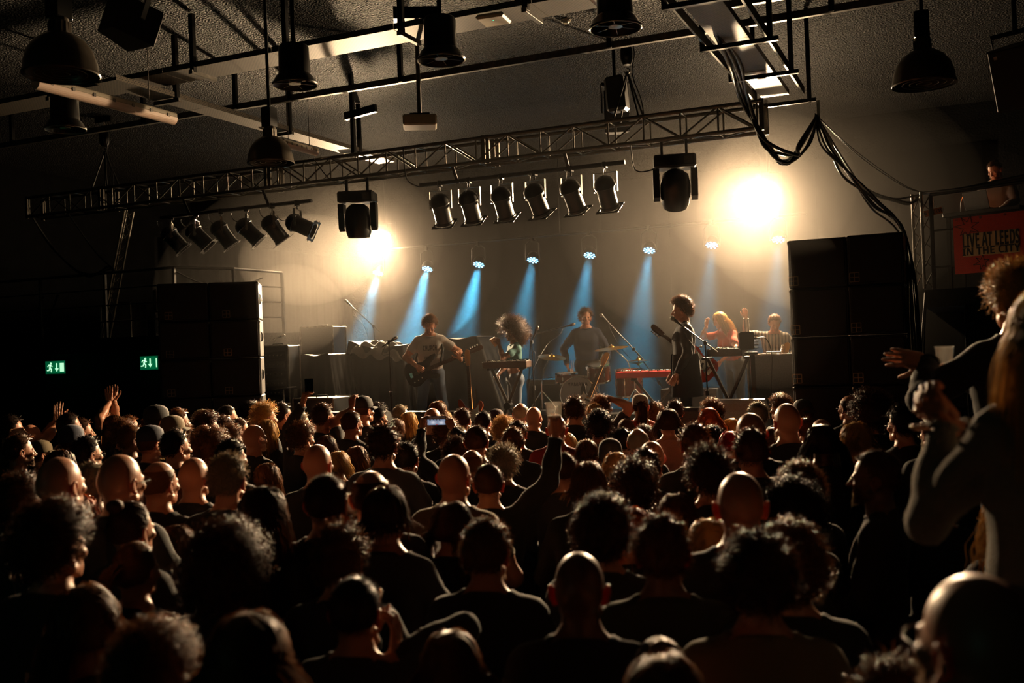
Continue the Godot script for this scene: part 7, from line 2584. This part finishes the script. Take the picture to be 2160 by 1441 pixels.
	[-1.06, -6.90, 0.53, 1.88, "m1", "bald", "dark", "black", {"beard": true}, "man with a bald head and a beard beside the blond bob"],
	[-1.37, -9.99, 0.87, 1.68, "m0", "crop", "dark", "black", {"cap": "black", "cap_turn": 3.14, "skin": "tan"}, "person in a black cap worn backwards before the speaker stack"],
	[-1.13, -5.97, 0.55, 1.89, "m0", "bald", "dark", "black", {"glasses": true}, "man with a bald head and glasses behind the long black hair"],
	[-1.96, -9.40, 0.57, 1.57, "w0", "long", "blond", "black", {"skin": "brown"}, "woman with long straight blond hair behind the backwards cap"],
	[-1.73, -8.22, 0.63, 1.56, "w1", "bob", "red", "charcoal", {}, "person with bright red dyed hair"],
	[-1.06, -5.60, 0.42, 1.82, "m0", "short", "dark", "black", {"skin": "tan"}, "man with short dark brown hair beside the big dark curls"],
	[-1.31, -7.82, 0.67, 1.63, "w0", "long", "dark", "black", {}, "woman with long straight dark brown hair behind the red hair"],
	[-1.16, -8.59, 0.58, 1.64, "w1", "short", "brown", "black", {}, "woman with short brown hair in front of the red hair"],
	[-1.00, -8.23, 0.69, 1.66, "m0", "bald", "dark", "black", {"skin": "tan"}, "man with a bald head beside the tall curly haired man"],
	[-1.09, -7.30, 0.38, 1.62, "m1", "bald", "dark", "black", {"glasses": true}, "man with a bald head and glasses in front of the blond bob"],
	[-0.78, -6.41, 0.47, 1.78, "w0", "long", "black", "black", {"skin": "brown"}, "person with long black hair and a heavy dark jacket"],
	[-0.91, -9.58, 0.85, 1.76, "m0", "balding", "dark", "black", {"glasses": true}, "man with thinning dark brown hair and glasses behind the backwards cap"],
	[-0.62, -8.10, 0.73, 1.81, "m0", "bigcurly", "dark", "black", {"skin": "tan"}, "tall man with a high mop of dark curls before the speaker stack"],
	[-0.35, -7.33, 0.84, 1.81, "m1", "tousled", "black", "black", {"glasses": true}, "man with tousled black hair and glasses in front of the blond bob"],
	[-0.61, -6.77, 0.74, 1.76, "w0", "bob", "blond", "black", {}, "woman with a wavy blond bob"],
	[-0.28, -9.36, 0.76, 1.76, "m0", "crop", "black", "black", {"skin": "tan"}, "man with cropped black hair beside the backwards cap"],
	[-0.14, -6.99, 0.56, 1.79, "m0", "short", "brown", "charcoal", {"beard": true, "beard_color": "grey"}, "man with a greying beard and a dark coat looking at the stage"],
	[-0.35, -4.79, 1.55, 1.80, "m0", "crop", "dark", "black", {"beard": true, "skin": "brown"}, "bearded man in profile turned towards the singer"],
	[-0.71, -4.97, 0.48, 1.69, "w0", "curly", "brown", "black", {}, "woman with brown curls beside the bearded man in profile"],
	[-0.73, -3.61, 0.24, 1.86, "m1", "bald", "dark", "black", {"skin": "tan"}, "man with a bald head in front of the short haired man in a hoodie"],
	[-0.69, -4.57, 0.47, 1.63, "w1", "bigcurly", "black", "black", {}, "woman with a great mass of long black curls"],
	[-0.11, -5.29, 0.40, 1.62, "clapC", "crop", "brown", "black", {"cap": "black"}, "woman in a dark cap clapping with a lit smart watch on her wrist"],
	[-0.54, -2.88, 0.28, 1.76, "m0", "tousled", "dark", "khaki", {"skin": "tan"}, "man with wide tousled dark hair and a pale brown shirt"],
	[-0.51, -3.28, 0.26, 1.70, "m1", "curly", "brown", "black", {}, "person with brown curls in front of the wide tousled dark hair"],
	[-1.06, -2.81, 0.29, 1.72, "m0", "bald", "dark", "black", {"skin": "brown"}, "bald man in a black top, head shining, seen straight from behind"],
	[-1.33, -2.48, 0.50, 1.55, "w0", "long", "brown", "black", {}, "woman with long straight brown hair behind the bald man in black"],
	[-0.74, -2.54, 0.37, 1.56, "w1", "bun", "brown", "charcoal", {"skin": "tan"}, "woman with a brown bun behind the wide tousled dark hair"],
	[-0.62, -2.15, 0.32, 1.64, "w0", "wavy", "brown", "black", {}, "person with loose wavy brown hair close to the hall rear"],
	[-0.14, -2.26, 0.63, 1.62, "m0", "tousled", "brown", "black", {}, "man with tousled brown hair in front of the bald man with a beard"],
	[0.02, -1.92, 0.77, 1.92, "m0", "bald", "dark", "black", {"beard": true, "glasses": true, "beard_color": "brown", "skin": "tan"}, "bald man in dark framed glasses with a fair beard"],
	[-2.30, -2.09, 1.21, 1.71, "w0", "long", "brown", "black", {}, "woman with long brown hair turned away from the exit signs"],
	[-1.92, -1.96, 0.19, 1.63, "m0", "curly", "brown", "black", {"skin": "brown"}, "person with brown curls beside the woman turned aside"],
	[-1.53, -1.86, 0.29, 1.75, "w1", "long", "brown", "black", {}, "woman with long straight brown hair beside the woman turned aside"],
	[-1.78, -2.69, 0.21, 1.62, "clapD", "crop", "black", "black", {"skin": "tan"}, "person with cropped black hair clapping hands beside the head"],
	[0.18, -4.02, 0.6, 1.8, "w1", "wavy", "blond", "black", {}, "woman with wavy blond hair behind the leather jacket"],
	[0.25, -4.82, 0.50, 1.86, "clapE", "fluffy", "blond", "black", {"glasses": true, "base": 0.72}, "person with fluffy pale hair and glasses clapping in a black leather jacket"],
	[0.21, -2.67, 0.48, 1.72, "clapF", "long", "blond", "knit", {"base": 0.72, "skin": "tan"}, "woman with long golden hair in a pale knitted jumper clasping her hands"],
]

func crowd() -> void:
	M.cloth_knit = textured(Color(0.5, 0.47, 0.42), 0.9, 0.0, M.grain, 10.0, normal_tex(0.09, 256, 8.0, 1, FastNoiseLite.TYPE_CELLULAR), 1.6)
	M.cloth_knit.uv1_world_triplanar = false
	var up := Vector3(0, 1, 0)
	var rest := {-1: [Vector3(-0.13, 1.02, -0.24), Vector3(-1, -0.4, 0.6)], 1: [Vector3(0.13, 1.05, -0.22), Vector3(1, -0.4, 0.6)]}
	var B := {
		"m0": body({"arms": rest}), "m1": body({"wide": 1.08, "sleeve": 1, "arms": rest}),
		"w0": body({"sex": "woman", "arms": rest}), "w1": body({"sex": "woman", "wide": 1.08, "sleeve": 1, "arms": rest}),
		"clapA": body({"sleeve": 1, "look": [0.15, 0.0, 0.0], "arms": {-1: [Vector3(0.13, 1.78, -0.2), Vector3(-1, 0.1, -0.3), "flat", Vector3(0.1, 1, -0.1), Vector3(1, 0, -0.1)], 1: [Vector3(0.24, 1.76, -0.18), Vector3(1, 0.1, 0.2), "flat", Vector3(0.05, 1, -0.1), Vector3(-1, 0, 0.1)]}}),
		"clapB": body({"sleeve": 1, "arms": {-1: [Vector3(0.0, 1.86, -0.12), Vector3(-1, 0.1, -0.2), "flat", Vector3(-0.1, 1, 0), Vector3(1, 0, 0)], 1: [Vector3(0.1, 1.85, -0.08), Vector3(1, 0.1, 0.2), "flat", Vector3(0.0, 1, 0), Vector3(-1, 0, 0)]}}),
		"phoneA": body({"arms": {-1: [Vector3(-0.05, 1.95, -0.06), Vector3(-1, -0.2, 0.1), "pinch", Vector3(0.35, 1, -0.1), Vector3(0.3, 0, -1)], 1: rest[1]}}),
		"fistA": body({"sleeve": 1, "arms": {-1: [Vector3(-0.1, 1.77, -0.1), Vector3(-1, -0.3, 0), "grip", Vector3(-0.1, 1, -0.15), Vector3(0, 0, -1)], 1: rest[1]}}),
		"phoneB": body({"arms": {-1: [Vector3(-0.36, 1.84, -0.2), Vector3(-1, -0.3, 0), "pinch", Vector3(0.2, 1, -0.2), Vector3(0.6, 0, -0.8)], 1: [Vector3(-0.1, 1.86, -0.24), Vector3(1, -0.2, 0), "pinch", Vector3(-0.5, 1, -0.2), Vector3(-0.6, 0, -0.8)]}}),
		"beer": body({"wide": 1.02, "arms": {-1: rest[-1], 1: [Vector3(0.46, 2.02, -0.06), Vector3(1, -0.2, 0.2), "grip", Vector3(0.1, 1, 0), Vector3(-0.4, 0, -1)]}}),
		"tattoo": body({"sleeve": 1, "arms": {-1: rest[-1], 1: [Vector3(0.1, 1.76, -0.02), Vector3(1, 0.2, 0.1), "relaxed", Vector3(-1, 0.25, 0), Vector3(0, -1, 0)]}}),
		"clapC": body({"sex": "woman", "arms": {-1: [Vector3(-0.3, 1.5, -0.16), Vector3(-1, -0.8, 0.2), "flat", Vector3(0.1, 1, 0), Vector3(1, 0, -0.1)], 1: [Vector3(-0.2, 1.47, -0.2), Vector3(1, -0.6, 0), "flat", Vector3(-0.2, 1, -0.1), Vector3(-1, 0, 0)]}}),
		"clapD": body({"arms": {-1: [Vector3(0.0, 1.5, -0.14), Vector3(-1, -0.8, 0.2), "flat", Vector3(0.15, 1, 0), Vector3(1, 0, -0.1)], 1: [Vector3(0.12, 1.48, -0.05), Vector3(1, -0.8, 0.5), "relaxed", Vector3(0.1, 1, 0), Vector3(-1, 0, 0)]}}),
		"clapE": body({"arms": {-1: [Vector3(-0.28, 1.4, -0.2), Vector3(-1, -0.8, 0.2), "flat", Vector3(-0.9, 0.15, -0.25), Vector3(0.2, -0.5, -1)], 1: [Vector3(-0.2, 1.36, -0.22), Vector3(1, -0.6, 0), "flat", Vector3(-0.9, 0.1, -0.1), Vector3(0, 1, 0.3)]}}),
		"clapF": body({"sex": "woman", "wide": 1.12, "arms": {-1: [Vector3(-0.2, 1.42, -0.16), Vector3(-0.25, -1.0, 0.35), "grip", Vector3(-0.2, 0.8, -0.5), Vector3(0.7, 0, -0.6)], 1: [Vector3(-0.14, 1.4, -0.2), Vector3(1, -0.6, 0), "grip", Vector3(-0.6, 0.7, -0.2), Vector3(-0.6, 0, 0.6)]}}),
	}
	var special := {}
	for r in CROWD:
		var p: Dictionary = r[8].duplicate()
		p.hair = r[5]
		p.color = r[6]
		p.top = r[7]
		p.legs = ["black", "navy", "denim", "charcoal"][int(absf(r[0]) * 37.0) % 4]
		var n := person(B[r[4]], p, r[9], Vector3(r[0], p.get("base", 0.0), r[1]), r[2], r[3], "crowd watching the band")
		if not r[4] in ["m0", "m1", "w0", "w1"]: special[r[4]] = n
	# what they hold
	var hold := func(who: String, side: int, off: Vector3) -> Vector3:
		var n: Node3D = special[who]
		return n.transform * ((B[who].wrist[side] as Transform3D) * off)
	beer_cup("plastic cup half full of beer held above the crowd", hold.call("beer", 1, Vector3(-0.0, 0.12, -0.045)), 0.048, 0.13, 0.33)
	beer_cup("clear plastic cup held by the curly person in glasses", Vector3(-1.62, 1.5, -3.35), 0.042, 0.12, 0.35)
	beer_cup("plastic cup with a drop of beer beside the woman with her hair up", Vector3(-3.05, 1.5, -4.6), 0.042, 0.12, 0.2)
	beer_cup("empty clear plastic cup beside the leather jacket", hold.call("clapE", 1, Vector3(0.05, 0.02, -0.06)), 0.04, 0.1, 0.1)
	phone("phone held sideways, its screen showing the lit stage", hold.call("phoneB", 1, Vector3(-0.09, 0.13, -0.035)), (special["phoneB"] as Node3D).rotation.y, true, true)
	phone("dark phone lifted overhead in one hand", hold.call("phoneA", 0, Vector3(0.02, 0.15, -0.03)), (special["phoneA"] as Node3D).rotation.y + 0.6, false, false)
	# the smart watch
	var w := thing("smart_watch", "smart watch with a lit blue face on a clapping wrist", "watch", hold.call("clapC", 0, Vector3(0, -0.02, 0)), (special["clapC"] as Node3D).rotation.y)
	var st := mb()
	lathe(st, [Vector2(0.031, -0.01), Vector2(0.034, -0.01), Vector2(0.034, 0.01), Vector2(0.031, 0.01)], 20, upright(Vector3.ZERO))
	obj("strap", st, M.rubber, w)
	st = mb()
	box(st, Vector3(0.0, 0, 0.036), Vector3(0.034, 0.036, 0.009), Basis(), 0.003)
	obj("case", st, M.glossblack, w)
	st = mb()
	box(st, Vector3(0.0, 0, 0.0415), Vector3(0.022, 0.014, 0.002))
	obj("watch_display", st, glow(Color(0.25, 0.45, 0.9), 1.2), w)

func beer_cup(label: String, at: Vector3, r: float, h: float, full: float) -> void:
	var t := thing("plastic_cup", label, "cup", at - Vector3(0, h * 0.45, 0))
	var st := mb()
	lathe(st, [Vector2(0, 0.002), Vector2(r * 0.74, 0.0), Vector2(r * 0.76, 0.004), Vector2(r, h), Vector2(r * 0.975, h), Vector2(r * 0.735, 0.006), Vector2(0, 0.005)], 28, upright(Vector3.ZERO))
	obj("wall", st, M.cupplastic, t)
	st = mb()
	var ring := []
	for i in 29: ring.append(Vector3(cos(TAU * i / 28.0) * r * 1.01, h, sin(TAU * i / 28.0) * r * 1.01))
	tube(st, ring, 0.0028, 6, false)
	obj("rim", st, M.cupplastic, t)
	var y := 0.006 + (h - 0.01) * full
	var ry := r * lerpf(0.73, 0.965, full)
	st = mb()
	lathe(st, [Vector2(0, 0.007), Vector2(r * 0.725, 0.007), Vector2(ry, y), Vector2(0, y)], 24, upright(Vector3.ZERO))
	obj("beer", st, M.beer, t)
	if full > 0.3:
		st = mb()
		lathe(st, [Vector2(ry, y), Vector2(ry * 1.005, y + 0.012), Vector2(ry * 0.7, y + 0.014), Vector2(0, y + 0.012)], 24, upright(Vector3.ZERO))
		obj("froth", st, M.white, t)

func phone(label: String, at: Vector3, turn: float, wide: bool, lit: bool) -> void:
	var t := thing("phone", label, "phone", at, turn)
	var s := Vector3(0.155, 0.075, 0.009) if wide else Vector3(0.075, 0.155, 0.009)
	var st := mb()
	box(st, Vector3.ZERO, s, Basis(), 0.0035)
	obj("case", st, M.glossblack, t)
	st = mb()
	box(st, Vector3(-s.x * 0.36, s.y * 0.3, -0.006), Vector3(0.022, 0.022, 0.004), Basis(), 0.001)
	obj("camera_bump", st, M.glossblack, t)
	st = mb()
	quad(st, Vector3(-s.x * 0.47, -s.y * 0.45, 0.0049), Vector3(s.x * 0.47, -s.y * 0.45, 0.0049), Vector3(s.x * 0.47, s.y * 0.45, 0.0049), Vector3(-s.x * 0.47, s.y * 0.45, 0.0049))
	if not lit:
		obj("screen", st, M.glossblack, t)
		return
	# the picture on the screen: a pale hazy stage over dark heads
	var im := Image.create(96, 48, false, Image.FORMAT_RGB8)
	var g := RandomNumberGenerator.new()
	g.seed = 9
	for y in 48:
		for x in 96:
			var c := Color(0.5, 0.56, 0.66).lerp(Color(0.85, 0.86, 0.9), exp(-pow((x - 30) / 14.0, 2.0) - pow((y - 14) / 9.0, 2.0)) + exp(-pow((x - 74) / 14.0, 2.0) - pow((y - 12) / 9.0, 2.0)))
			if y > 30: c = Color(0.16, 0.12, 0.1)
			im.set_pixel(x, 47 - y if false else y, c)
	for i in 26:
		var cx := g.randi_range(0, 92)
		var cy := g.randi_range(26, 40)
		im.fill_rect(Rect2i(cx, cy, 4, 5), Color(0.08, 0.06, 0.05))
	for i in 4: im.fill_rect(Rect2i(24 + i * 15, 20, 2, 10), Color(0.2, 0.25, 0.4))
	im.fill_rect(Rect2i(44, 1, 10, 3), Color(0.8, 0.15, 0.1))
	var m := mat(Color.BLACK, 0.2)
	m.emission_enabled = true
	m.emission = Color.BLACK
	m.emission_operator = BaseMaterial3D.EMISSION_OP_ADD
	m.emission_texture = ImageTexture.create_from_image(im)
	m.emission_energy_multiplier = 0.75
	obj("screen", st, m, t)

# ---------------------------------------------------------------- the band and the lighting operator

func band() -> void:
	people_materials()
	M.cupplastic = mat(Color(0.9, 0.88, 0.84, 0.1), 0.1)
	M.cupplastic.transparency = BaseMaterial3D.TRANSPARENCY_ALPHA
	M.beer = mat(Color(0.75, 0.38, 0.06, 0.35), 0.1)
	M.beer.transparency = BaseMaterial3D.TRANSPARENCY_ALPHA
	# singer, in profile at the microphone
	var b := body({"cell": 0.014, "look": [-0.12, 0.0, 0.0], "arms": {-1: [Vector3(-0.25, 0.9, -0.12), Vector3(-0.6, 0, 1), "relaxed"], 1: [Vector3(0.24, 0.9, -0.1), Vector3(0.6, 0, 1), "relaxed"]}, "wide": 1.04})
	var sing := person(b, {"hair": "curly", "color": "brown", "top": "charcoal", "collar": "charcoal", "legs": "charcoal", "eyes": true}, "singer with light brown curls in a long dark coat at the boom microphone", Vector3(-3.0, DECK, -11.82), deg_to_rad(112), 1.8)
	coat(sing)
	put_guitar(guitar(false, M.cherry, M.pearl, M.rosewood), "electric_guitar", "red electric guitar slung behind the singer", Transform3D(Basis.from_euler(Vector3(0.0, 0.35, 0.85)), Vector3(-2.72, DECK + 0.86, -12.15)))
	# guitarist, head bowed over the instrument
	b = body({"cell": 0.014, "sleeve": 1, "look": [-0.62, 0.1, 0.0], "bow": 0.06, "apart": 0.05, "arms": {1: [Vector3(0.2, 1.07, -0.25), Vector3(1, -0.3, 0.5), "pinch", Vector3(-0.7, -0.5, -0.2), Vector3(0, 0, 1)], -1: [Vector3(-0.42, 1.13, -0.27), Vector3(-1, -0.6, 0.3), "grip", Vector3(0.2, 0.7, -0.5), Vector3(0.6, 0.2, 0.6)]}})
	var gx := Transform3D(Basis(Vector3.UP, deg_to_rad(-153)), Vector3(-6.9, DECK, -12.6))
	var gp := person(b, {"hair": "tousled", "color": "brown", "top": "white", "legs": "denim", "eyes": true}, "guitarist in a pale printed t-shirt and jeans with bowed head", gx.origin, deg_to_rad(-153), 1.8)
	lettering("shirt_print", "CHURCH", 0.07, 0.002, M.cloth_charcoal, gp, Vector3(0.0, 1.3, -0.148), Vector3(0.06, PI, 0), 0.5, 1)
	lettering("shirt_print", "UNIVERSITY", 0.035, 0.002, M.cloth_charcoal, gp, Vector3(0.0, 1.17, -0.132), Vector3(0.06, PI, 0), 0.62, 1)
	var N := Vector3(-0.93, 0.34, -0.1).normalized()
	var fz := (Vector3(0, 0.1, -1) - N * Vector3(0, 0.1, -1).dot(N)).normalized()
	put_guitar(guitar(true, M.black, M.black, M.rosewood), "bass_guitar", "dark bass played by the guitarist in the printed t-shirt", gx * Transform3D(Basis(N.cross(fz), N, fz), Vector3(0.24, 0.96, -0.2) - N * 0.12))
	var st := mb()
	tube(st, bend([Vector3(0.16, 0.98, -0.19), Vector3(0.2, 1.2, -0.1), Vector3(0.04, 1.47, 0.03), Vector3(-0.13, 1.45, -0.02), Vector3(-0.18, 1.3, -0.14), Vector3(-0.14, 1.12, -0.19)]).map(func(v): return gx * v), 0.014, 6)
	tag(obj("guitar_strap", st, M.rubber), "black strap over the guitarist's shoulder", "strap")
	# keyboard player with an afro, drinking
	b = body({"cell": 0.014, "sex": "woman", "sleeve": 1, "bare_waist": true, "look": [-0.1, 0.1, 0.0], "arms": {-1: [Vector3(-0.06, 1.47, -0.24), Vector3(-1, -1.2, 0.3), "grip", Vector3(0.25, 0.9, -0.1), Vector3(0.8, 0.1, -0.3)], 1: [Vector3(0.2, 1.02, -0.2), Vector3(1, -0.2, 0.6), "relaxed"]}})
	var kx := Transform3D(Basis(Vector3.UP, deg_to_rad(130)), Vector3(-5.6, DECK, -12.62))
	person(b, {"hair": "afro", "color": "dark", "skin": "brown", "top": "teal", "legs": "denim", "eyes": true}, "keyboard player with a round afro drinking from a paper cup", kx.origin, deg_to_rad(130), 1.6)
	st = mb()
	lathe(st, [Vector2(0, 0), Vector2(0.03, 0), Vector2(0.042, 0.115), Vector2(0.044, 0.118), Vector2(0.04, 0.12), Vector2(0.0, 0.11)], 20, upright(Vector3.ZERO))
	var cup := obj("paper_cup", st, mat(Color(0.68, 0.5, 0.35), 0.7))
	cup.transform = kx * Transform3D(Basis(Vector3.RIGHT, -0.5), (b.wrist[0] as Transform3D) * Vector3(0.0, 0.07, -0.06) * (1.6 / 1.76) - Vector3(0, 0.06, 0))
	tag(cup, "brown paper cup held to the keyboard player's mouth", "cup")
	# drummer on his feet behind the kit
	b = body({"cell": 0.014, "look": [0.0, 0.15, 0.0], "arms": {1: [Vector3(0.3, 0.95, -0.1), Vector3(1, 0, 0.6), "grip"], -1: [Vector3(-0.28, 0.93, -0.16), Vector3(-1, 0, 0.6), "fist"]}})
	person(b, {"hair": "tousled", "color": "brown", "top": "navy", "legs": "black", "eyes": true}, "drummer in a dark striped shirt standing behind the kit", Vector3(-5.28, DECK, -14.72), deg_to_rad(-160), 1.84)
	st = mb()
	for k in [0.0, 0.03]: tube(st, [Vector3(-5.48 + k, 2.05, -14.55), Vector3(-5.4 + k, 1.8, -14.3)], 0.006, 6)
	tag(obj("drumstick", st, M.maple), "pair of drumsticks hanging from the drummer's hand", "drumstick")
	# two players at the back
	b = body({"cell": 0.014, "sex": "woman", "bow": 0.35, "look": [-0.4, -0.3, 0.1], "sleeve": 1, "arms": {1: [Vector3(0.2, 1.5, -0.35), Vector3(1, -0.6, 0), "relaxed", Vector3(-0.2, 1, 0), Vector3(-1, 0, 0)], -1: [Vector3(-0.2, 1.0, -0.4), Vector3(-1, 0, 0.4), "relaxed"]}})
	person(b, {"hair": "long", "color": "blond", "top": "orange", "legs": "black"}, "player with long blond hair leaning over at the back of the stage", Vector3(-2.95, DECK, -14.6), deg_to_rad(140), 1.74)
	b = body({"cell": 0.014, "bow": 0.12, "look": [-0.45, 0.2, 0.0], "arms": {1: [Vector3(0.42, 1.72, -0.12), Vector3(1, -0.4, 0.2), "relaxed", Vector3(0.1, 1, 0), Vector3(0, 0, -1)], -1: [Vector3(-0.12, 1.1, -0.26), Vector3(-1, -0.2, 0.4), "grip", Vector3(0.8, 0.2, -0.2), Vector3(0, 0, 1)]}})
	person(b, {"hair": "short", "color": "brown", "top": "stripe", "legs": "charcoal"}, "player in a pale striped shirt lifting one arm at the back", Vector3(-2.36, DECK, -14.55), deg_to_rad(-172), 1.62)
	# the operator on the balcony
	b = body({"look": [-0.5, -0.2, 0.0], "arms": {1: [Vector3(0.15, 1.08, -0.32), Vector3(1, -0.5, 0.3), "relaxed"], -1: [Vector3(-0.15, 1.06, -0.34), Vector3(-1, -0.5, 0.3), "relaxed"]}})
	person(b, {"hair": "crop", "color": "dark", "beard": true, "top": "grey", "legs": "khaki"}, "lighting operator bent over a laptop on the balcony", Vector3(0.55, 2.78, -14.1), deg_to_rad(160), 1.66)

func coat(who: Node3D) -> void:
	# the skirt of the singer's long coat, open at the front
	var st := mb()
	var rows := 10
	var cols := 30
	var f := func(i: int, j: int) -> Vector3:
		var a := lerpf(0.35, TAU - 0.35, j / float(cols))
		var t := i / float(rows)
		var r := 0.2 + 0.035 * t + 0.012 * sin(a * 7.0) * t
		return Vector3(-sin(a) * r * 1.05, lerpf(1.12, 0.62, t), -cos(a) * r * 0.82 + 0.01)
	for i in rows:
		for j in cols:
			var q := [f.call(i, j), f.call(i + 1, j), f.call(i + 1, j + 1), f.call(i, j + 1)]
			var n := []
			for v in q: n.append(Vector3(v.x, 0.02, v.z).normalized())
			for s in [0.0, 0.008]:
				var k := 1.0 if s == 0.0 else -1.0
				tri(st, q[0] - n[0] * s, q[1] - n[1] * s, q[2] - n[2] * s, n[0] * k, n[1] * k, n[2] * k)
				tri(st, q[0] - n[0] * s, q[2] - n[2] * s, q[3] - n[3] * s, n[0] * k, n[2] * k, n[3] * k)
	obj("coat_skirt", st, M.cloth_charcoal, who)
